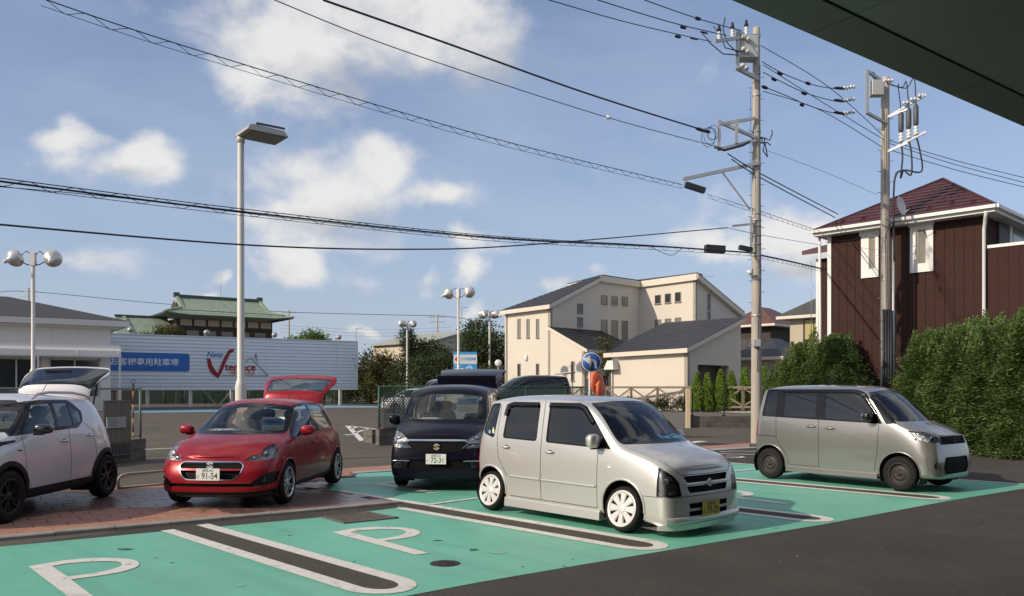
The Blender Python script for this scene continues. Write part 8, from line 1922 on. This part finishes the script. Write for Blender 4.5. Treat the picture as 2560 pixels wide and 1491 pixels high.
bd = MB(); p = Face(a1, 43.9); u, z = p.u(1521, 294); q = p.p(u, z); blob(bd, tuple(q), (.06, .06, .05)); o = bd.build('line_bead', ceram); tag(o, 'small white bead clipped on the thin line below the big cloud', 'bead')
for px, py0, Y, lab in ((71, 720, 98, 'distant utility pole left of the twin floodlights above the showroom roof'), (1093, 785, 102, 'distant utility pole with small cross arms above the pale warehouse'), (722, 775, 110, 'distant pole right of the green roof')):
    t = thing('utility_pole', lab, 'utility pole', (*k2(px, Y), 0)); H = zat(py0, Y); b = MB(); b.tube([(0, 0, 0), (0, 0, H)], [.2, .12], 8); b.build('shaft', polec, t)
    for dz in (.4, 1.0): b = MB(); b.bar((-1.0, 0, H - dz), (1.0, 0, H - dz), .1); b.build('cross_arm', galv, t)
for px, py0, Y, lab in ((2028, 655, 48, 'thin television antenna mast behind the beige house roof'), (1764, 683, 58, 'thin television antenna behind the cream house gable'), (890, 822, 130, 'distant thin street light above the billboard end'), (1154, 770, 120, 'distant thin street light behind the twin floodlight post')):
    t = thing('antenna' if Y < 100 else 'street_light', lab, 'antenna' if Y < 100 else 'street light', (*k2(px, Y), 0)); H = zat(py0, Y); b = MB(); b.tube([(0, 0, 5 if Y < 100 else 0), (0, 0, H)], .02 if Y < 100 else .07, 5); b.build('mast', galv, t)
    b = MB()
    if Y < 100:
        for k in range(5): b.bar((-.5 + k * .25, -.35, H - .25), (-.5 + k * .25, .35, H - .25), .012)
        b.bar((-.6, 0, H - .25), (.6, 0, H - .25), .015)
    else: b.bar((0, 0, H), (1.0, 0, H + .1), .1)
    b.build('aerial' if Y < 100 else 'lamp_arm', galv, t)
# ------------------------------------------------------------------ canopy soffit over the forecourt
def awning():
    t = thing('canopy', 'dark underside of the showroom canopy crossing the top right corner', 'canopy', (0, 0, 0)); sm = mat('canopy_soffit', (.26, .28, .24), .42, .15, var=.08, vscale=.5); edge = mat('canopy_edge', (.17, .18, .16), .45, .2)
    z = 4.6; q = lambda px, py, zz=z: (lambda d: V(((px - CX) / F * d, d)))((zz - EYE) * F / (YH - py)); a, c = q(1828, 0), q(2560, 317); d = (c - a).normalized(); n = V((d.y, -d.x)); L0 = a - d * 22; L1 = c + d * 9
    def strip_(o0, o1, z0, z1, m, nm, s0, s1):
        p = [L0 + n * o0 + d * s0, L0 + n * o0 + d * s1, L0 + n * o1 + d * s1, L0 + n * o1 + d * s0]; b = MB(); b.add([(x.x, x.y, zz) for zz in (z0, z1) for x in p], [(0, 1, 2, 3), (7, 6, 5, 4), (0, 4, 5, 1), (1, 5, 6, 2), (2, 6, 7, 3), (3, 7, 4, 0)]); b.build(nm, m, t)
    T = (L1 - L0).length
    for k in range(int(T / 2.3) + 1):
        s0, s1 = k * 2.3, min(T, k * 2.3 + 2.292); strip_(0, .40, z, z + .35, edge, 'edge_panel', s0, s1)
        for j in range(4): strip_(.41 + j * 1.2, .41 + j * 1.2 + 1.192, z + .015, z + .3, sm, 'soffit_panel', s0 + (.0), s1)
    strip_(.1, 6, z + .36, z + .5, edge, 'roof_deck', 0, T)
    B_ = thing('dealership_building', 'glazed dark front of the dealership under the canopy behind the camera', 'building', (0, 0, 0)); an = math.degrees(math.atan2(d.y, d.x)); fr = Face(tuple(L0 + n * 6.9), an)
    m = fr.m() @ M4.Rotation(math.pi, 4, 'Y'); b = MB(); b.box(-T, 0, 0, 8.2, -6, -.3, 0, m); b.box(-T, 0, 3.4, 5.2, -.3, 0, 0, m); b.box(-T, 0, 0, .25, -.3, 0, 0, m); b.build('wall', mat('dealer_grey_panel', (.11, .11, .10), .6), B_)
    b = MB(); b.box(-T, 0, .25, 3.4, -.28, -.2, 0, m); b.build('pane', pane_d, B_)
    for k in range(int(T / 2.2)): b = MB(); b.box(-k * 2.2 - .06, -k * 2.2, .25, 3.4, -.2, -.05, 0, m); b.build('mullion', alu, B_)
awning()
# ------------------------------------------------------------------ parked vehicles in the lots behind
def far_car(label, x, y, hd, pm, z=.0, sc=(1, 1, 1), spoiler=False, kind='van'):
    root = thing('parked_car', label, 'car', (x, y, z), R(hd), 'cars parked in the back lots')
    if kind == 'van':
        rows = [(-2.10, -2.14, -2.08, -1.95, -1.92, .35, .70, .4, .74, .7, .70, 1.1, .60, 1.62, 1.66), (-2.0, -2.04, -2.0, -1.85, -1.8, .28, .82, .34, .86, .7, .82, 1.12, .66, 1.66, 1.74), (-.6, -.6, -.6, -.6, -.6, .22, .83, .3, .87, .65, .84, 1.1, .70, 1.72, 1.80), (.6, .6, .6, .45, .5, .22, .83, .3, .87, .65, .84, 1.07, .68, 1.66, 1.74), (1.1, 1.1, 1.15, 1.05, 1.25, .22, .83, .3, .87, .65, .83, 1.02, .72, 1.10, 1.16), (1.8, 1.8, 1.75, 1.7, 1.8, .26, .80, .34, .84, .6, .78, .86, .66, .95, 1.0), (2.15, 2.18, 2.08, 2.0, 2.08, .28, .62, .35, .64, .55, .60, .72, .5, .82, .86)]; wn = rpoly([(-1.95, 1.14), (1.02, 1.08), (.48, 1.62), (-1.82, 1.66)], .06); wsh = [(-.68, 1.18), (.68, 1.18), (.60, 1.62), (-.60, 1.62)]
    B = Body(rows, creases=[(0, 3, 5, .35)], level=2)
    for cx in (1.35, -1.35): B.side('none', arc(cx, .33, .37, -90, 270, 16), lim=lambda c: abs(c.y) > .5 and c.z < .85)
    B.side('trim', wn); B.side('sw', inset(wn, .04)); B.cut('ws', rpoly(wsh, .05), 'x', 1, nmin=.12, lim=lambda c: c.z > 1); B.cut('rw', rpoly([(-.6, 1.15), (.6, 1.15), (.52, 1.58), (-.52, 1.58)], .05), 'x', -1)
    for s in (1, -1):
        B.side('pil', [(-.12, 1.05), (-.04, 1.05), (-.04, 1.7), (-.12, 1.7)], only='sw'); B.cut('head', [(s * .46, .70), (s * .84, .72), (s * .84, .92), (s * .5, .84)], 'x', 1, nmin=.2, lim=lambda c: c.x > 1.3)
        make_wheel(root, 1.35, .76, .32, .2, .21, 'multi10', rim_silver, s); make_wheel(root, -1.35, .76, .32, .2, .21, 'multi10', rim_silver, s); mirror(root, .78, .9, 1.18, (.06, .09, .07), pm, s)
        B.side('tail', [(-2.2, .85), (-1.92, .85), (-1.90, 1.15), (-2.2, 1.15)], nmin=.2, lim=lambda c: c.x < -1.5)
    if spoiler: b = MB(); b.prism([(-2.25, 1.86), (-1.7, 1.80), (-1.7, 1.84), (-2.25, 1.92)], 1.3, frame((0, .65, 0), (1, 0, 0), (0, 0, 1), (0, -1, 0))); b.build('roof_spoiler', pm, root, bevel=.01)
    B.finish(root, {'body': ('car_body', (pm, darkm), 0, .02), 'trim': ('window_trim', gloss_black, -.003, .01), 'pil': ('window_pillar', blackp, -.004, .01), 'sw': ('side_window', tint_dark, -.006, 0), 'ws': ('windscreen', tint_mid, -.003, 0), 'rw': ('rear_window', tint_dark, -.003, 0), 'head': ('headlight', refl, .002, 0), 'tail': ('tail_light', redlens, .003, .01)})
    b = MB(); b.box(-1.9, 1.2, -.7, .7, .3, .36); b.build('cabin_floor', darkm, root); seats(root, (.1, -.9), .65, .36, seat_m, 0); root.scale = sc; return root
fc = far_car('black people carrier with roof spoiler parked behind the green fence before the cream house', *k2(1312, 38.5), 196, blackcar, .55, (1, 1, 1), True)
def again(src, label, x, y, hd, z, m, sc=(1, 1, 1)):
    r = copy_tree(src); r.location = (x, y, z); r.rotation_euler = (0, 0, R(hd)); r.scale = sc; r['label'] = label
    for o in [c for c in r.children_recursive]:
        if o.type == 'MESH' and any(mm == blackcar for mm in o.data.materials): o.data = o.data.copy(); [o.data.materials.__setitem__(i, m) for i, mm in enumerate(o.data.materials) if mm == blackcar]
    return r
again(fc, 'black van with roof spoiler seen end on above the dark wagon', *k2(1100, 46), 255, .25, blackcar, (1, 1, 1.12))
again(fc, 'white van behind the left chain link fence, left of the dark wagon', *k2(1030, 58), 200, .0, whitep, (1, 1, .98))
again(fc, 'dark van parked before the showroom windows at the left edge', *k2(22, 47), 20, .0, blackcar, (1, 1, .98))
